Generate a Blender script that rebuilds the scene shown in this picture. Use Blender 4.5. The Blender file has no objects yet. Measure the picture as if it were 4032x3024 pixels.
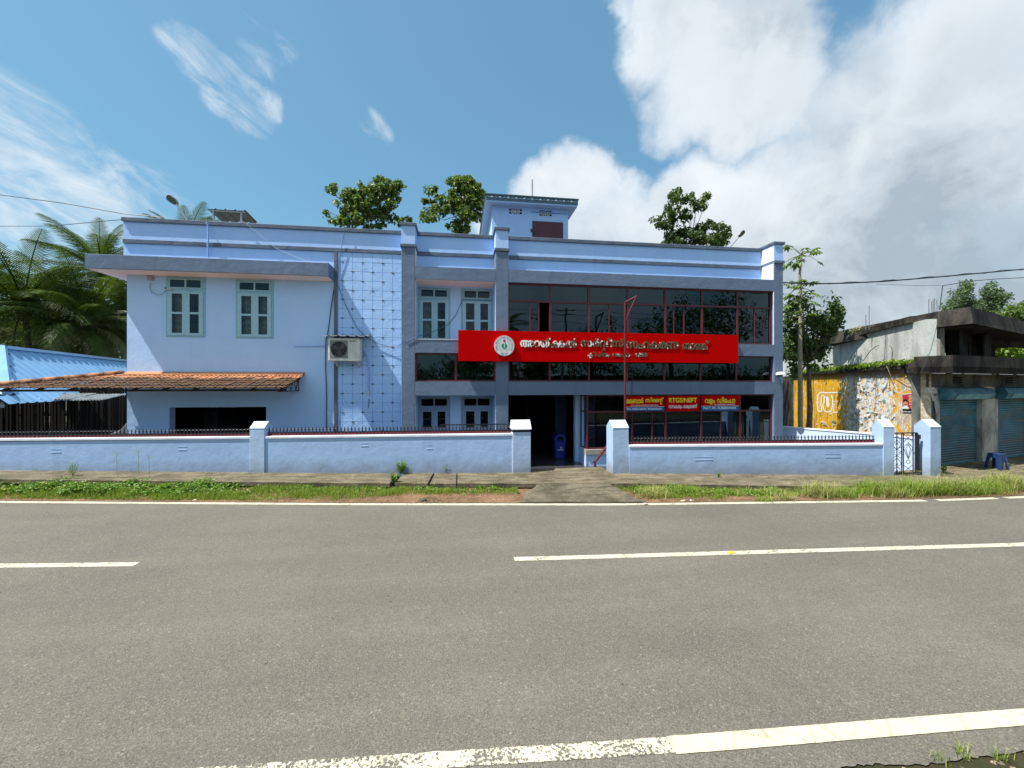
import bpy, math, random
import numpy as np
from mathutils import Vector, Matrix
from mathutils.geometry import delaunay_2d_cdt

random.seed(7)
RNG = np.random.default_rng(7)
S = bpy.context.scene
COL = S.collection

# ------------------------------------------------------------------ camera
TH = math.radians(7.53)
SN, CS = math.sin(TH), math.cos(TH)
H = 2.6                      # eye height above the road
FPX = 1557.0                 # focal length in photograph pixels (4032 wide)
cd = bpy.data.cameras.new('camera')
cd.sensor_width = 36.0
cd.lens = 36.0 * FPX / 4032.0
cd.clip_start = 0.05
cd.clip_end = 3000
cam = bpy.data.objects.new('camera', cd)
COL.objects.link(cam)
cam.location = (0, 0, H)
cam.rotation_euler = (math.radians(90), 0, -TH)
S.camera = cam

def U(x): return (x - 2016) / FPX
def at_t(x, y, t):
    u = U(x)
    return Vector((t * (SN + u * CS), t * (CS - u * SN), H + t * (1512 - y) / FPX))
def at_y(x, y, Y):
    return at_t(x, y, Y / (CS - U(x) * SN))
def at_z(x, y, z):
    return at_t(x, y, (z - H) * FPX / (1512 - y))
def XA(x, Y): return at_y(x, 1512, Y).x

# ------------------------------------------------------------------ sun, sky, exposure
SUN = Vector((-0.55, -0.14, 1.0)).normalized()
SUN_EL = math.asin(SUN.z)
SUN_ROT = math.atan2(SUN.x, SUN.y)
sd = bpy.data.lights.new('sun', 'SUN')
sd.energy = 4.9
sd.angle = math.radians(0.53)
sd.color = (1.0, 0.955, 0.88)
so = bpy.data.objects.new('sun', sd)
COL.objects.link(so)
so.rotation_euler = (-SUN).to_track_quat('-Z', 'Y').to_euler()
so.location = (-20, -10, 40)

S.view_settings.view_transform = 'Standard'
S.view_settings.look = 'None'
S.view_settings.gamma = 1.0
S.view_settings.use_curve_mapping = False
S.view_settings.exposure = 0.80
S.cycles.max_bounces = 8
S.cycles.transparent_max_bounces = 12

world = bpy.data.worlds.new('World')
S.world = world
world.use_nodes = True
wt = world.node_tree
for n in list(wt.nodes): wt.nodes.remove(n)
def wn(kind, **kw):
    n = wt.nodes.new(kind)
    for k, v in kw.items(): setattr(n, k, v)
    return n
def wl(a, b): wt.links.new(a, b)
def wmath(op, a, b=None, c=None, clamp=False):
    n = wn('ShaderNodeMath', operation=op, use_clamp=clamp)
    for i, v in enumerate((a, b, c)):
        if v is None: continue
        if isinstance(v, (int, float)): n.inputs[i].default_value = v
        else: wl(v, n.inputs[i])
    return n.outputs[0]
def wmap(v, a, b, c=0.0, d=1.0, smooth=True):
    n = wn('ShaderNodeMapRange')
    n.interpolation_type = 'SMOOTHSTEP' if smooth else 'LINEAR'
    wl(v, n.inputs[0])
    for i, q in enumerate((a, b, c, d)): n.inputs[i + 1].default_value = q
    return n.outputs[0]
def wmix(f, a, b):
    n = wn('ShaderNodeMix', data_type='RGBA')
    if isinstance(f, (int, float)): n.inputs[0].default_value = f
    else: wl(f, n.inputs[0])
    for i, v in ((6, a), (7, b)):
        if isinstance(v, tuple): n.inputs[i].default_value = (*v, 1)
        else: wl(v, n.inputs[i])
    return n.outputs[2]
tc = wn('ShaderNodeTexCoord')
sky = wn('ShaderNodeTexSky')
sky.sky_type = 'NISHITA'
sky.sun_disc = False
sky.sun_elevation = SUN_EL
sky.sun_rotation = SUN_ROT
sky.air_density = 1.15
sky.dust_density = 0.9
sky.ozone_density = 2.2
dirv = tc.outputs['Generated']
def wnoise(vec, scale, detail, rough, dist=0.0, lac=2.0):
    n = wn('ShaderNodeTexNoise')
    wl(vec, n.inputs['Vector'])
    n.inputs['Scale'].default_value = scale
    n.inputs['Detail'].default_value = detail
    n.inputs['Roughness'].default_value = rough
    n.inputs['Distortion'].default_value = dist
    n.inputs['Lacunarity'].default_value = lac
    return n.outputs['Fac'], n.outputs['Color']
# domain warp so that the edges billow
_, wc = wnoise(dirv, 5.0, 5, 0.6)
sub = wn('ShaderNodeVectorMath', operation='SUBTRACT'); wl(wc, sub.inputs[0]); sub.inputs[1].default_value = (0.5, 0.5, 0.5)
scl = wn('ShaderNodeVectorMath', operation='SCALE'); wl(sub.outputs[0], scl.inputs[0]); scl.inputs[3].default_value = 0.16
add = wn('ShaderNodeVectorMath', operation='ADD'); wl(dirv, add.inputs[0]); wl(scl.outputs[0], add.inputs[1])
nrm = wn('ShaderNodeVectorMath', operation='NORMALIZE'); wl(add.outputs[0], nrm.inputs[0])
warped = nrm.outputs[0]
def blob(x, y, r, amp=1.0, soft=0.45, vec=None):
    d = (at_t(x, y, 1.0) - Vector((0, 0, H))).normalized()
    ang = []
    for dx, dy in ((r, 0), (-r, 0), (0, r), (0, -r)):
        e = (at_t(x + dx, y + dy, 1.0) - Vector((0, 0, H))).normalized()
        ang.append(d.angle(e))
    a = sum(ang) / 4
    dot = wn('ShaderNodeVectorMath', operation='DOT_PRODUCT')
    wl(vec or warped, dot.inputs[0]); dot.inputs[1].default_value = d
    return wmap(dot.outputs['Value'], math.cos(a * (1 + soft)), math.cos(a * (1 - soft)), 0.0, amp)
def acc(items, op='MAXIMUM', vec=None, soft=0.45):
    r = None
    for it in items:
        b = blob(*it, soft=soft, vec=vec)
        r = b if r is None else wmath(op, r, b)
    return r
cum = acc([(2860, 60, 330), (2650, 120, 230), (3040, 230, 215), (2750, 330, 230), (2900, 480, 150), (3080, 400, 200),
           (2460, 40, 90, 0.7), (3820, 110, 260), (4000, 420, 480), (3560, 420, 350), (3330, 700, 330), (3050, 800, 230),
           (2790, 850, 190), (2620, 880, 130), (3800, 900, 560), (3250, 1050, 420), (2900, 1120, 330), (3900, 1350, 500),
           (2280, 760, 150), (2180, 800, 120), (2440, 860, 160), (2350, 980, 250), (2600, 1150, 330), (2050, 1000, 160),
           (3450, 1400, 420), (2300, 1300, 330), (1750, 1350, 300, 0.9)], soft=0.62)
n1, _ = wnoise(dirv, 7.0, 10, 0.58, 0.2)
# fair-weather cloud over the unseen sky behind, coverage widened to brighten the shaded walls
sepd = wn('ShaderNodeSeparateXYZ'); wl(dirv, sepd.inputs[0])
front = wmath('MULTIPLY', wmap(sepd.outputs['Y'], -0.15, 0.25), 1.0)
n2, _ = wnoise(dirv, 2.2, 8, 0.6, 0.3)
back = wmath('MULTIPLY', wmap(n2, 0.40, 0.64), wmath('SUBTRACT', 1.0, front))
c1 = wmath('ADD', cum, wmath('MULTIPLY', wmath('SUBTRACT', n1, 0.5), 1.05))
n5, _ = wnoise(warped, 24.0, 6, 0.6)
c1 = wmath('ADD', c1, wmath('MULTIPLY', wmath('SUBTRACT', n5, 0.5), 0.35))
dens = wmap(c1, 0.18, 1.05)
dens = wmath('MULTIPLY', dens, wmap(cum, 0.02, 0.2))
# thin streaked cloud on the left, drawn out along one direction
rot = wn('ShaderNodeVectorRotate', rotation_type='AXIS_ANGLE')
wl(dirv, rot.inputs['Vector']); rot.inputs['Axis'].default_value = (SN, CS, 0); rot.inputs['Angle'].default_value = math.radians(-38)
mp = wn('ShaderNodeMapping'); wl(rot.outputs[0], mp.inputs[0]); mp.inputs['Scale'].default_value = (4.0, 4.0, 9.5)
n3, _ = wnoise(mp.outputs[0], 1.9, 10, 0.62, 0.7)
wisp = acc([(120, 620, 200, 1.0), (-40, 480, 200, 1.0), (330, 760, 170, 1.0), (60, 780, 240, 1.0), (560, 850, 150, 0.9), (120, 900, 260, 1.0), (380, 1150, 220, 0.9), (480, 1260, 260, 1.0), (850, 1420, 260, 0.95), (250, 1330, 250, 1.0),
            (700, 170, 60, .7), (780, 230, 75, .8), (870, 300, 70, .8), (960, 370, 60, .8), (1050, 420, 50, .8), (1010, 180, 90, 0.6), (1100, 200, 60, 0.5), (880, 380, 60, .8), (960, 440, 60, .8), (1020, 480, 45, 0.7), (1465, 490, 42, 0.6), (1500, 530, 40, 0.5), (1590, 720, 50, 0.35)], vec=dirv, soft=0.95)
wd = wmath('MULTIPLY', wmath('MULTIPLY', wmap(wmath('ADD', wmath('MULTIPLY', wisp, 0.50), wmath('MULTIPLY', wmath('SUBTRACT', n3, 0.5), 2.0)), 0.12, 1.05), wmap(wisp, 0.03, 0.5)), 0.85)
# light and shade inside the cloud
n4, _ = wnoise(warped, 4.5, 7, 0.55)
grey = acc([(2850, 180, 300, 0.55), (3000, 260, 260, 0.65), (2950, 400, 200, 0.5), (3150, 420, 230, 0.8), (3850, 350, 200, .3), (3700, 1000, 420, 1.0), (3350, 930, 230, 0.7), (3900, 1300, 380, 1.2), (3400, 1300, 360, 0.85),
            (2300, 1050, 200, 0.6), (2550, 950, 130, 0.45), (2900, 1000, 180, 0.5), (3600, 650, 170, 0.4)], 'MAXIMUM', soft=0.8)
gs = wmath('MULTIPLY', grey, wmap(n4, 0.32, 0.64, 0.45, 1.1))
core = wmap(c1, 0.6, 1.25)
gs = wmath('MULTIPLY', gs, wmap(n1, 0.36, 0.62, 0.72, 1.0))
gs = wmath('ADD', wmath('MULTIPLY', gs, 0.9), wmath('MULTIPLY', wmath('MULTIPLY', core, wmap(n4, 0.40, 0.62)), 0.38), clamp=True)
CW, CG = (4.35, 4.65, 4.9), (2.05, 2.48, 2.85)
ccol = wmix(gs, CW, CG)
skyt = wn('ShaderNodeMix', data_type='RGBA', blend_type='MULTIPLY'); skyt.inputs[0].default_value = 1.0
gm_ = wn('ShaderNodeGamma'); wl(sky.outputs[0], gm_.inputs[0]); gm_.inputs[1].default_value = 0.55
wl(gm_.outputs[0], skyt.inputs[6]); skyt.inputs[7].default_value = (0.66 ** 0.55 * 0.90, 0.925 ** 0.55 * 1.28, 0.85 ** 0.55 * 1.57, 1)
k = wmix(wd, skyt.outputs[2], (4.1, 4.45, 4.7))
k = wmix(wmath('MULTIPLY', back, 0.85), k, CW)
k = wmix(dens, k, ccol)
bg = wn('ShaderNodeBackground'); wl(k, bg.inputs[0]); bg.inputs[1].default_value = 0.12
wo = wn('ShaderNodeOutputWorld'); wl(bg.outputs[0], wo.inputs[0])

# ------------------------------------------------------------------ helpers: things, parts, meshes
def tag(o, label=None, cat=None, group=None, kind=None):
    if label: o['label'] = label
    if cat: o['category'] = cat
    if group: o['group'] = group
    if kind: o['kind'] = kind
    return o
def thing(name, label, cat, loc=(0, 0, 0), rz=0.0, group=None):
    o = bpy.data.objects.new(name, None); COL.objects.link(o)
    o.location = loc; o.rotation_euler = (0, 0, rz); o.empty_display_size = 0.1
    W[o.name] = Vector(loc)
    return tag(o, label, cat, group)
W = {}                                     # world position of every parent built in place
class MB:
    def __init__(s): s.v = []; s.f = []
    def quad(s, a, b, c, d):
        n = len(s.v); s.v += [tuple(a), tuple(b), tuple(c), tuple(d)]; s.f.append((n, n + 1, n + 2, n + 3)); return s
    def tri(s, a, b, c):
        n = len(s.v); s.v += [tuple(a), tuple(b), tuple(c)]; s.f.append((n, n + 1, n + 2)); return s
    def box(s, x0, x1, y0, y1, z0, z1):
        n = len(s.v)
        s.v += [(x0, y0, z0), (x1, y0, z0), (x1, y1, z0), (x0, y1, z0), (x0, y0, z1), (x1, y0, z1), (x1, y1, z1), (x0, y1, z1)]
        s.f += [tuple(n + i for i in q) for q in ((0, 3, 2, 1), (4, 5, 6, 7), (0, 1, 5, 4), (1, 2, 6, 5), (2, 3, 7, 6), (3, 0, 4, 7))]
        return s
    def prism(s, pts, z0, z1):             # plan outline, counter-clockwise
        n = len(s.v); k = len(pts)
        z0s = z0 if isinstance(z0, (list, tuple)) else [z0] * k
        z1s = z1 if isinstance(z1, (list, tuple)) else [z1] * k
        s.v += [(p[0], p[1], z) for p, z in zip(pts, z0s)] + [(p[0], p[1], z) for p, z in zip(pts, z1s)]
        s.f.append(tuple(n + i for i in range(k - 1, -1, -1))); s.f.append(tuple(n + k + i for i in range(k)))
        for i in range(k):
            j = (i + 1) % k; s.f.append((n + i, n + j, n + k + j, n + k + i))
        return s
    def loft(s, A, B, cap=True):           # two outlines with the same number of points
        n = len(s.v); k = len(A)
        s.v += [tuple(p) for p in A] + [tuple(p) for p in B]
        for i in range(k):
            j = (i + 1) % k; s.f.append((n + i, n + j, n + k + j, n + k + i))
        if cap: s.f.append(tuple(n + i for i in range(k - 1, -1, -1))); s.f.append(tuple(n + k + i for i in range(k)))
        return s
    def tube(s, pts, r, k=6, cap=True):
        pts = [Vector(p) for p in pts]
        rs = r if isinstance(r, (list, tuple)) else [r] * len(pts)
        rings = []
        up0 = Vector((0, 0, 1))
        for i, p in enumerate(pts):
            d = (pts[min(i + 1, len(pts) - 1)] - pts[max(i - 1, 0)]).normalized()
            up = up0 if abs(d.z) < 0.95 else Vector((1, 0, 0))
            a = d.cross(up).normalized(); b = a.cross(d).normalized()
            n = len(s.v)
            for j in range(k):
                g = 2 * math.pi * j / k
                s.v.append(tuple(p + (a * math.cos(g) + b * math.sin(g)) * rs[i]))
            rings.append(n)
        for i in range(len(rings) - 1):
            for j in range(k):
                q = (j + 1) % k
                s.f.append((rings[i] + j, rings[i] + q, rings[i + 1] + q, rings[i + 1] + j))
        if cap:
            s.f.append(tuple(rings[0] + j for j in range(k - 1, -1, -1))); s.f.append(tuple(rings[-1] + j for j in range(k)))
        return s
    def bar(s, a, b, w, d=None):           # square bar between two points
        a, b = Vector(a), Vector(b); d = d or w
        t = (b - a).normalized(); up = Vector((0, 1, 0)) if abs(t.y) < 0.9 else Vector((0, 0, 1))
        p = t.cross(up).normalized() * w / 2; q = up.cross(p).normalized() if False else t.cross(p.normalized()).normalized() * d / 2
        s.loft([a + p + q, a - p + q, a - p - q, a + p - q], [b + p + q, b - p + q, b - p - q, b + p - q]); return s
    def disc(s, c, r, n=24, axis='y', r2=0.0, sq=1.0):
        c = Vector(c)
        def P(rr, g):
            if axis == 'y': return c + Vector((rr * math.cos(g) * sq, 0, rr * math.sin(g)))
            return c + Vector((rr * math.cos(g), rr * math.sin(g), 0))
        for i in range(n):
            g0, g1 = 2 * math.pi * i / n, 2 * math.pi * (i + 1) / n
            if r2 > 0: s.quad(P(r2, g0), P(r, g0), P(r, g1), P(r2, g1))
            else: s.tri(c, P(r, g0), P(r, g1))
        return s
    def mesh(s, name, mats, off=None):
        me = bpy.data.meshes.new(name)
        v = s.v if off is None else [(a - off[0], b - off[1], c - off[2]) for a, b, c in s.v]
        me.from_pydata(v, [], s.f); me.update()
        for m in (mats if isinstance(mats, (list, tuple)) else [mats]): me.materials.append(m)
        return me
    def build(s, name, mat, parent=None, smooth=False, bevel=0.0, weld=False):
        base = W[parent.name] if parent is not None else Vector((0, 0, 0))
        me = s.mesh(name, mat, base)
        if weld or smooth:
            import bmesh
            bm = bmesh.new(); bm.from_mesh(me); bmesh.ops.remove_doubles(bm, verts=bm.verts, dist=1e-4)
            bmesh.ops.recalc_face_normals(bm, faces=bm.faces); bm.to_mesh(me); bm.free()
        if smooth:
            for p in me.polygons: p.use_smooth = True
        o = bpy.data.objects.new(name, me); COL.objects.link(o)
        if parent is not None: o.parent = parent
        W[o.name] = base
        if bevel:
            b = o.modifiers.new('bevel', 'BEVEL'); b.width = bevel; b.segments = 1; b.limit_method = 'ANGLE'
        return o
def inst(name, me, parent, loc, rot=(0, 0, 0), scale=(1, 1, 1)):
    o = bpy.data.objects.new(name, me); COL.objects.link(o)
    base = W[parent.name] if parent is not None else Vector((0, 0, 0))
    o.parent = parent; o.location = Vector(loc) - base; o.rotation_euler = rot; o.scale = scale
    return o
def npmesh(name, v, f, mat, parent=None, smooth=False):
    base = W[parent.name] if parent is not None else Vector((0, 0, 0))
    me = bpy.data.meshes.new(name)
    v = np.asarray(v, dtype=np.float32) - np.array(base, dtype=np.float32)
    f = np.asarray(f, dtype=np.int32); k = f.shape[1]
    me.vertices.add(len(v)); me.vertices.foreach_set('co', v.ravel())
    me.loops.add(f.size); me.loops.foreach_set('vertex_index', f.ravel())
    me.polygons.add(len(f)); me.polygons.foreach_set('loop_start', np.arange(0, f.size, k, dtype=np.int32))
    me.polygons.foreach_set('loop_total', np.full(len(f), k, dtype=np.int32))
    me.update(calc_edges=True); me.materials.append(mat)
    o = bpy.data.objects.new(name, me); COL.objects.link(o); W[o.name] = base
    if parent is not None: o.parent = parent
    return o

# ------------------------------------------------------------------ materials
class NT:
    def __init__(s, name):
        s.m = bpy.data.materials.new(name); s.m.use_nodes = True
        s.t = s.m.node_tree; s.b = s.t.nodes['Principled BSDF']; s.out = s.t.nodes['Material Output']
        g = s.t.nodes.new('ShaderNodeNewGeometry'); s.pos = g.outputs['Position']; s.geo = g
    def n(s, k, **kw):
        q = s.t.nodes.new(k)
        for a, v in kw.items(): setattr(q, a, v)
        return q
    def l(s, a, b): s.t.links.new(a, b)
    def noise(s, scale, detail=4, rough=0.55, stretch=None, vec=None, dist=0.0):
        v = vec or s.pos
        if stretch:
            m = s.n('ShaderNodeMapping'); s.l(v, m.inputs[0]); m.inputs['Scale'].default_value = stretch; v = m.outputs[0]
        q = s.n('ShaderNodeTexNoise'); s.l(v, q.inputs['Vector'])
        q.inputs['Scale'].default_value = scale; q.inputs['Detail'].default_value = detail; q.inputs['Roughness'].default_value = rough
        q.inputs['Distortion'].default_value = dist
        return q.outputs['Fac']
    def voro(s, scale, feature='F1', out='Distance', vec=None, rnd=1.0):
        q = s.n('ShaderNodeTexVoronoi', feature=feature); s.l(vec or s.pos, q.inputs['Vector']); q.inputs['Scale'].default_value = scale
        q.inputs['Randomness'].default_value = rnd
        return q.outputs[out]
    def map(s, v, a, b, c=0.0, d=1.0, smooth=False):
        q = s.n('ShaderNodeMapRange'); s.l(v, q.inputs[0])
        if smooth: q.interpolation_type = 'SMOOTHSTEP'
        for i, x in enumerate((a, b, c, d)): q.inputs[i + 1].default_value = x
        return q.outputs[0]
    def math(s, op, a, b=None, clamp=False):
        q = s.n('ShaderNodeMath', operation=op, use_clamp=clamp)
        for i, v in enumerate((a, b)):
            if v is None: continue
            if isinstance(v, (int, float)): q.inputs[i].default_value = v
            else: s.l(v, q.inputs[i])
        return q.outputs[0]
    def mix(s, f, a, b, blend='MIX'):
        q = s.n('ShaderNodeMix', data_type='RGBA', blend_type=blend)
        if isinstance(f, (int, float)): q.inputs[0].default_value = f
        else: s.l(f, q.inputs[0])
        for i, v in ((6, a), (7, b)):
            if isinstance(v, tuple): q.inputs[i].default_value = (*v[:3], 1)
            else: s.l(v, q.inputs[i])
        return q.outputs[2]
    def col(s, c):
        if isinstance(c, tuple): s.b.inputs['Base Color'].default_value = (*c, 1)
        else: s.l(c, s.b.inputs['Base Color'])
        return s
    def rough(s, r, spec=0.5, metal=0.0):
        if isinstance(r, (int, float)): s.b.inputs['Roughness'].default_value = r
        else: s.l(r, s.b.inputs['Roughness'])
        s.b.inputs['Specular IOR Level'].default_value = spec; s.b.inputs['Metallic'].default_value = metal
        return s
    def bump(s, h, strength=0.3, dist=0.02):
        q = s.n('ShaderNodeBump'); q.inputs['Strength'].default_value = strength; q.inputs['Distance'].default_value = dist
        s.l(h, q.inputs['Height']); s.l(q.outputs[0], s.b.inputs['Normal']); return s
    def sep(s):
        q = s.n('ShaderNodeSeparateXYZ'); s.l(s.pos, q.inputs[0]); return q.outputs

def plaster(name, col, dark, bump=0.35, stain=0.25, streak=0.25, spec=0.25, splash=False):
    m = NT(name)
    big = m.noise(0.7, 5, 0.6); mid = m.noise(5, 5, 0.6); fine = m.noise(60, 3, 0.6)
    st = m.noise(1.0, 5, 0.65, stretch=(5.0, 5.0, 0.5))
    c = m.mix(m.math('MULTIPLY', m.map(big, 0.42, 0.68), stain), col, dark)
    c = m.mix(m.math('MULTIPLY', m.map(st, 0.53, 0.72), streak), c, tuple(x * 0.62 for x in dark))
    c = m.mix(m.math('MULTIPLY', m.map(mid, 0.35, 0.65), 0.16), c, tuple(min(1, x * 1.18) for x in col))
    if splash:
        zz = m.sep()[2]; sn = m.noise(4, 6, 0.7); c = m.mix(m.math('MULTIPLY', m.map(m.math('ADD', zz, m.math('MULTIPLY', sn, -0.55)), 0.34, -0.10), 0.55), c, (0.16, 0.13, 0.09))
    m.col(c).rough(0.72, spec)
    und = m.noise(2.2, 6, 0.62)
    m.bump(m.math('ADD', m.math('MULTIPLY', und, 1.6), m.math('ADD', m.math('MULTIPLY', mid, 0.55), m.math('MULTIPLY', fine, 0.12))), bump, 0.05)
    return m.m
def simple(name, col, rough=0.5, spec=0.5, metal=0.0, var=0.12, scale=8, bump=0.0):
    m = NT(name)
    f = m.noise(scale, 4, 0.6)
    m.col(m.mix(m.map(f, 0.3, 0.7), tuple(c * (1 - var) for c in col), tuple(min(1, c * (1 + var)) for c in col)))
    m.rough(rough, spec, metal)
    if bump: m.bump(f, bump, 0.01)
    return m.m
M = {}
M['blue'] = plaster('blue_plaster', (0.475, 0.675, 0.99), (0.42, 0.61, 0.93), 0.16, 0.5, 0.10)
M['blue_upper'] = plaster('blue_parapet_plaster', (0.42, 0.61, 0.96), (0.36, 0.54, 0.88), 0.14, 0.4, 0.16)
M['grey'] = plaster('slate_plaster', (0.135, 0.185, 0.275), (0.11, 0.15, 0.225), 0.22, 0.5, 0.25)
M['trim'] = plaster('trim_plaster', (0.12, 0.155, 0.215), (0.085, 0.10, 0.13), 0.3, 0.9, 0.5)
M['soffit'] = plaster('soffit_plaster', (0.90, 0.70, 0.68), (0.80, 0.62, 0.60), 0.12, 0.5, 0.0)  # warm bounced sunlight is put into this pinkish base colour
M['wallblue'] = plaster('boundary_plaster', (0.32, 0.46, 0.71), (0.28, 0.41, 0.65), 0.18, 0.7, 0.2, splash=True)
M['pillarblue'] = plaster('pillar_plaster', (0.37, 0.50, 0.71), (0.32, 0.44, 0.65), 0.2, 0.5, 0.10, splash=True)
M['cap'] = plaster('cap_plaster', (0.66, 0.71, 0.80), (0.55, 0.60, 0.70), 0.2, 0.4, 0.2)
M['cap2'] = plaster('pillar_cap_plaster', (0.52, 0.62, 0.78), (0.44, 0.54, 0.70), 0.2, 0.4, 0.15)
M['teal'] = simple('teal_window_paint', (0.27, 0.50, 0.60), 0.5, 0.4, var=0.10, scale=14)
M['teal2'] = simple('pale_teal_sash_paint', (0.36, 0.57, 0.65), 0.5, 0.4, var=0.08, scale=14)
M['greyteal'] = simple('grey_blue_window_paint', (0.28, 0.36, 0.52), 0.5, 0.4, var=0.10, scale=14)
M['maroon'] = simple('maroon_metal', (0.10, 0.022, 0.030), 0.45, 0.4, var=0.25, scale=20)
M['maroonpole'] = simple('maroon_pole_paint', (0.095, 0.022, 0.026), 0.55, 0.25, var=0.25, scale=20)
M['hatch'] = simple('maroon_hatch_paint', (0.085, 0.028, 0.040), 0.5, 0.4, var=0.12, scale=3)
M['black'] = simple('black_iron', (0.012, 0.014, 0.020), 0.45, 0.5, var=0.3)
M['redring'] = simple('red_painted_iron', (0.35, 0.06, 0.065), 0.55, 0.4, var=0.35, scale=30)
M['dark'] = simple('dark_inside', (0.012, 0.012, 0.014), 0.9, 0.1)
M['inside'] = simple('room_shade_colour', (0.03, 0.04, 0.07), 0.8, 0.2)  # the shade of the rooms is put into this near-black colour
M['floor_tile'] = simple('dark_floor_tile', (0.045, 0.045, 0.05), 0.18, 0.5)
M['curtain'] = simple('pale_curtain', (0.27, 0.30, 0.25), 0.9, 0.1, var=0.25, scale=6)
M['redcurtain'] = simple('red_curtain', (0.20, 0.03, 0.03), 0.9, 0.1, var=0.3, scale=6)
M['white'] = simple('white_plastic', (0.72, 0.73, 0.70), 0.4, 0.5, var=0.06, scale=5)
M['cream'] = simple('aged_white_metal', (0.60, 0.60, 0.55), 0.45, 0.5, var=0.14, scale=5)
M['cable'] = simple('black_cable', (0.012, 0.018, 0.025), 0.5, 0.4)
M['bluecable'] = simple('blue_cable', (0.03, 0.10, 0.20), 0.5, 0.4)
M['whitecable'] = simple('white_cable', (0.45, 0.50, 0.58), 0.5, 0.4)
M['bluepipe'] = simple('blue_painted_pipe', (0.26, 0.42, 0.74), 0.4, 0.5)
M['binblue'] = simple('blue_bin_plastic', (0.012, 0.035, 0.30), 0.35, 0.5, var=0.1)
M['stoolblue'] = simple('navy_stool_plastic', (0.012, 0.035, 0.12), 0.35, 0.5, var=0.1)
M['beige'] = simple('beige_stone_sill', (0.38, 0.33, 0.30), 0.35, 0.5, var=0.1)
M['steel'] = simple('galvanised_steel', (0.34, 0.36, 0.37), 0.4, 0.5, 0.6, var=0.2)
M['lampgrey'] = simple('grey_lamp_housing', (0.16, 0.17, 0.18), 0.5, 0.5, var=0.15)
M['lens'] = simple('pale_lamp_lens', (0.10, 0.105, 0.10), 0.2, 0.5)
M['wood'] = simple('dark_wood', (0.016, 0.012, 0.010), 0.7, 0.2)

def glass_mat(name, tint, refl_ior, base=0.04, bump=0.0):
    m = NT(name); nt = m.t
    nt.nodes.remove(m.b)
    tr = m.n('ShaderNodeBsdfTransparent'); tr.inputs[0].default_value = (*tint, 1)
    gl = m.n('ShaderNodeBsdfGlossy'); gl.inputs['Roughness'].default_value = 0.006; gl.inputs[0].default_value = (0.60, 0.80, 0.92, 1)
    fr = m.n('ShaderNodeFresnel'); fr.inputs[0].default_value = refl_ior
    mx = m.n('ShaderNodeMixShader')
    if bump:
        b = m.n('ShaderNodeBump'); b.inputs['Strength'].default_value = bump; b.inputs['Distance'].default_value = 0.02
        m.l(m.noise(0.9, 2, 0.5), b.inputs['Height']); m.l(b.outputs[0], gl.inputs['Normal'])
    f = m.math('MAXIMUM', fr.outputs[0], base)
    m.l(f, mx.inputs[0]); m.l(tr.outputs[0], mx.inputs[1]); m.l(gl.outputs[0], mx.inputs[2]); m.l(mx.outputs[0], m.out.inputs[0])
    return m.m
M['glass'] = glass_mat('clear_window_glass', (0.80, 0.86, 0.86), 1.5)
M['tint'] = glass_mat('dark_tinted_glass', (0.10, 0.12, 0.13), 1.62, 0.055, 0.12)
M['tintlow'] = glass_mat('dark_film_glass', (0.22, 0.24, 0.27), 1.9, 0.11, 0.10)

# ------------------------------------------------------------------ lettering
def contours(body, size=1.0, kern=None):
    c = bpy.data.curves.new('txt', 'FONT'); c.body = body; c.size = size; c.fill_mode = 'NONE' if hasattr(c, 'fill_mode') else c.fill_mode
    if kern:
        for i, kv in kern.items(): c.body_format[i].kerning = kv
    o = bpy.data.objects.new('txt', c); COL.objects.link(o)
    dg = bpy.context.evaluated_depsgraph_get()
    cu = o.evaluated_get(dg).to_curve(dg, apply_modifiers=False)
    res = []
    for sp in cu.splines:
        pts = []
        if sp.type == 'BEZIER':
            bp = sp.bezier_points; n = len(bp)
            for i in range(n):
                a, b = bp[i], bp[(i + 1) % n]
                p0, p1, p2, p3 = a.co.xy, a.handle_right.xy, b.handle_left.xy, b.co.xy
                straight = (p1 - p0).length + (p3 - p2).length < 1e-5 or abs((p1 - p0).cross(p3 - p0)) + abs((p2 - p0).cross(p3 - p0)) < 1e-6
                for q in range(1 if straight else 4):
                    t = q / 4
                    pts.append(p0 * (1 - t) ** 3 + p1 * 3 * t * (1 - t) ** 2 + p2 * 3 * t * t * (1 - t) + p3 * t ** 3)
        else: pts = [p.co.xy for p in sp.points]
        if len(pts) > 2: res.append([(p[0], p[1]) for p in pts])
    o.to_curve_clear(); bpy.data.objects.remove(o); bpy.data.curves.remove(c)
    return res
def area(c): return sum(a[0] * b[1] - b[0] * a[1] for a, b in zip(c, c[1:] + c[:1])) / 2
def winding(px, py, cs):
    w = 0
    for c in cs:
        x0, y0 = c[-1]
        for x1, y1 in c:
            if y0 <= py:
                if y1 > py and (x1 - x0) * (py - y0) - (px - x0) * (y1 - y0) > 0: w += 1
            elif y1 <= py and (x1 - x0) * (py - y0) - (px - x0) * (y1 - y0) < 0: w -= 1
            x0, y0 = x1, y1
    return w
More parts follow.
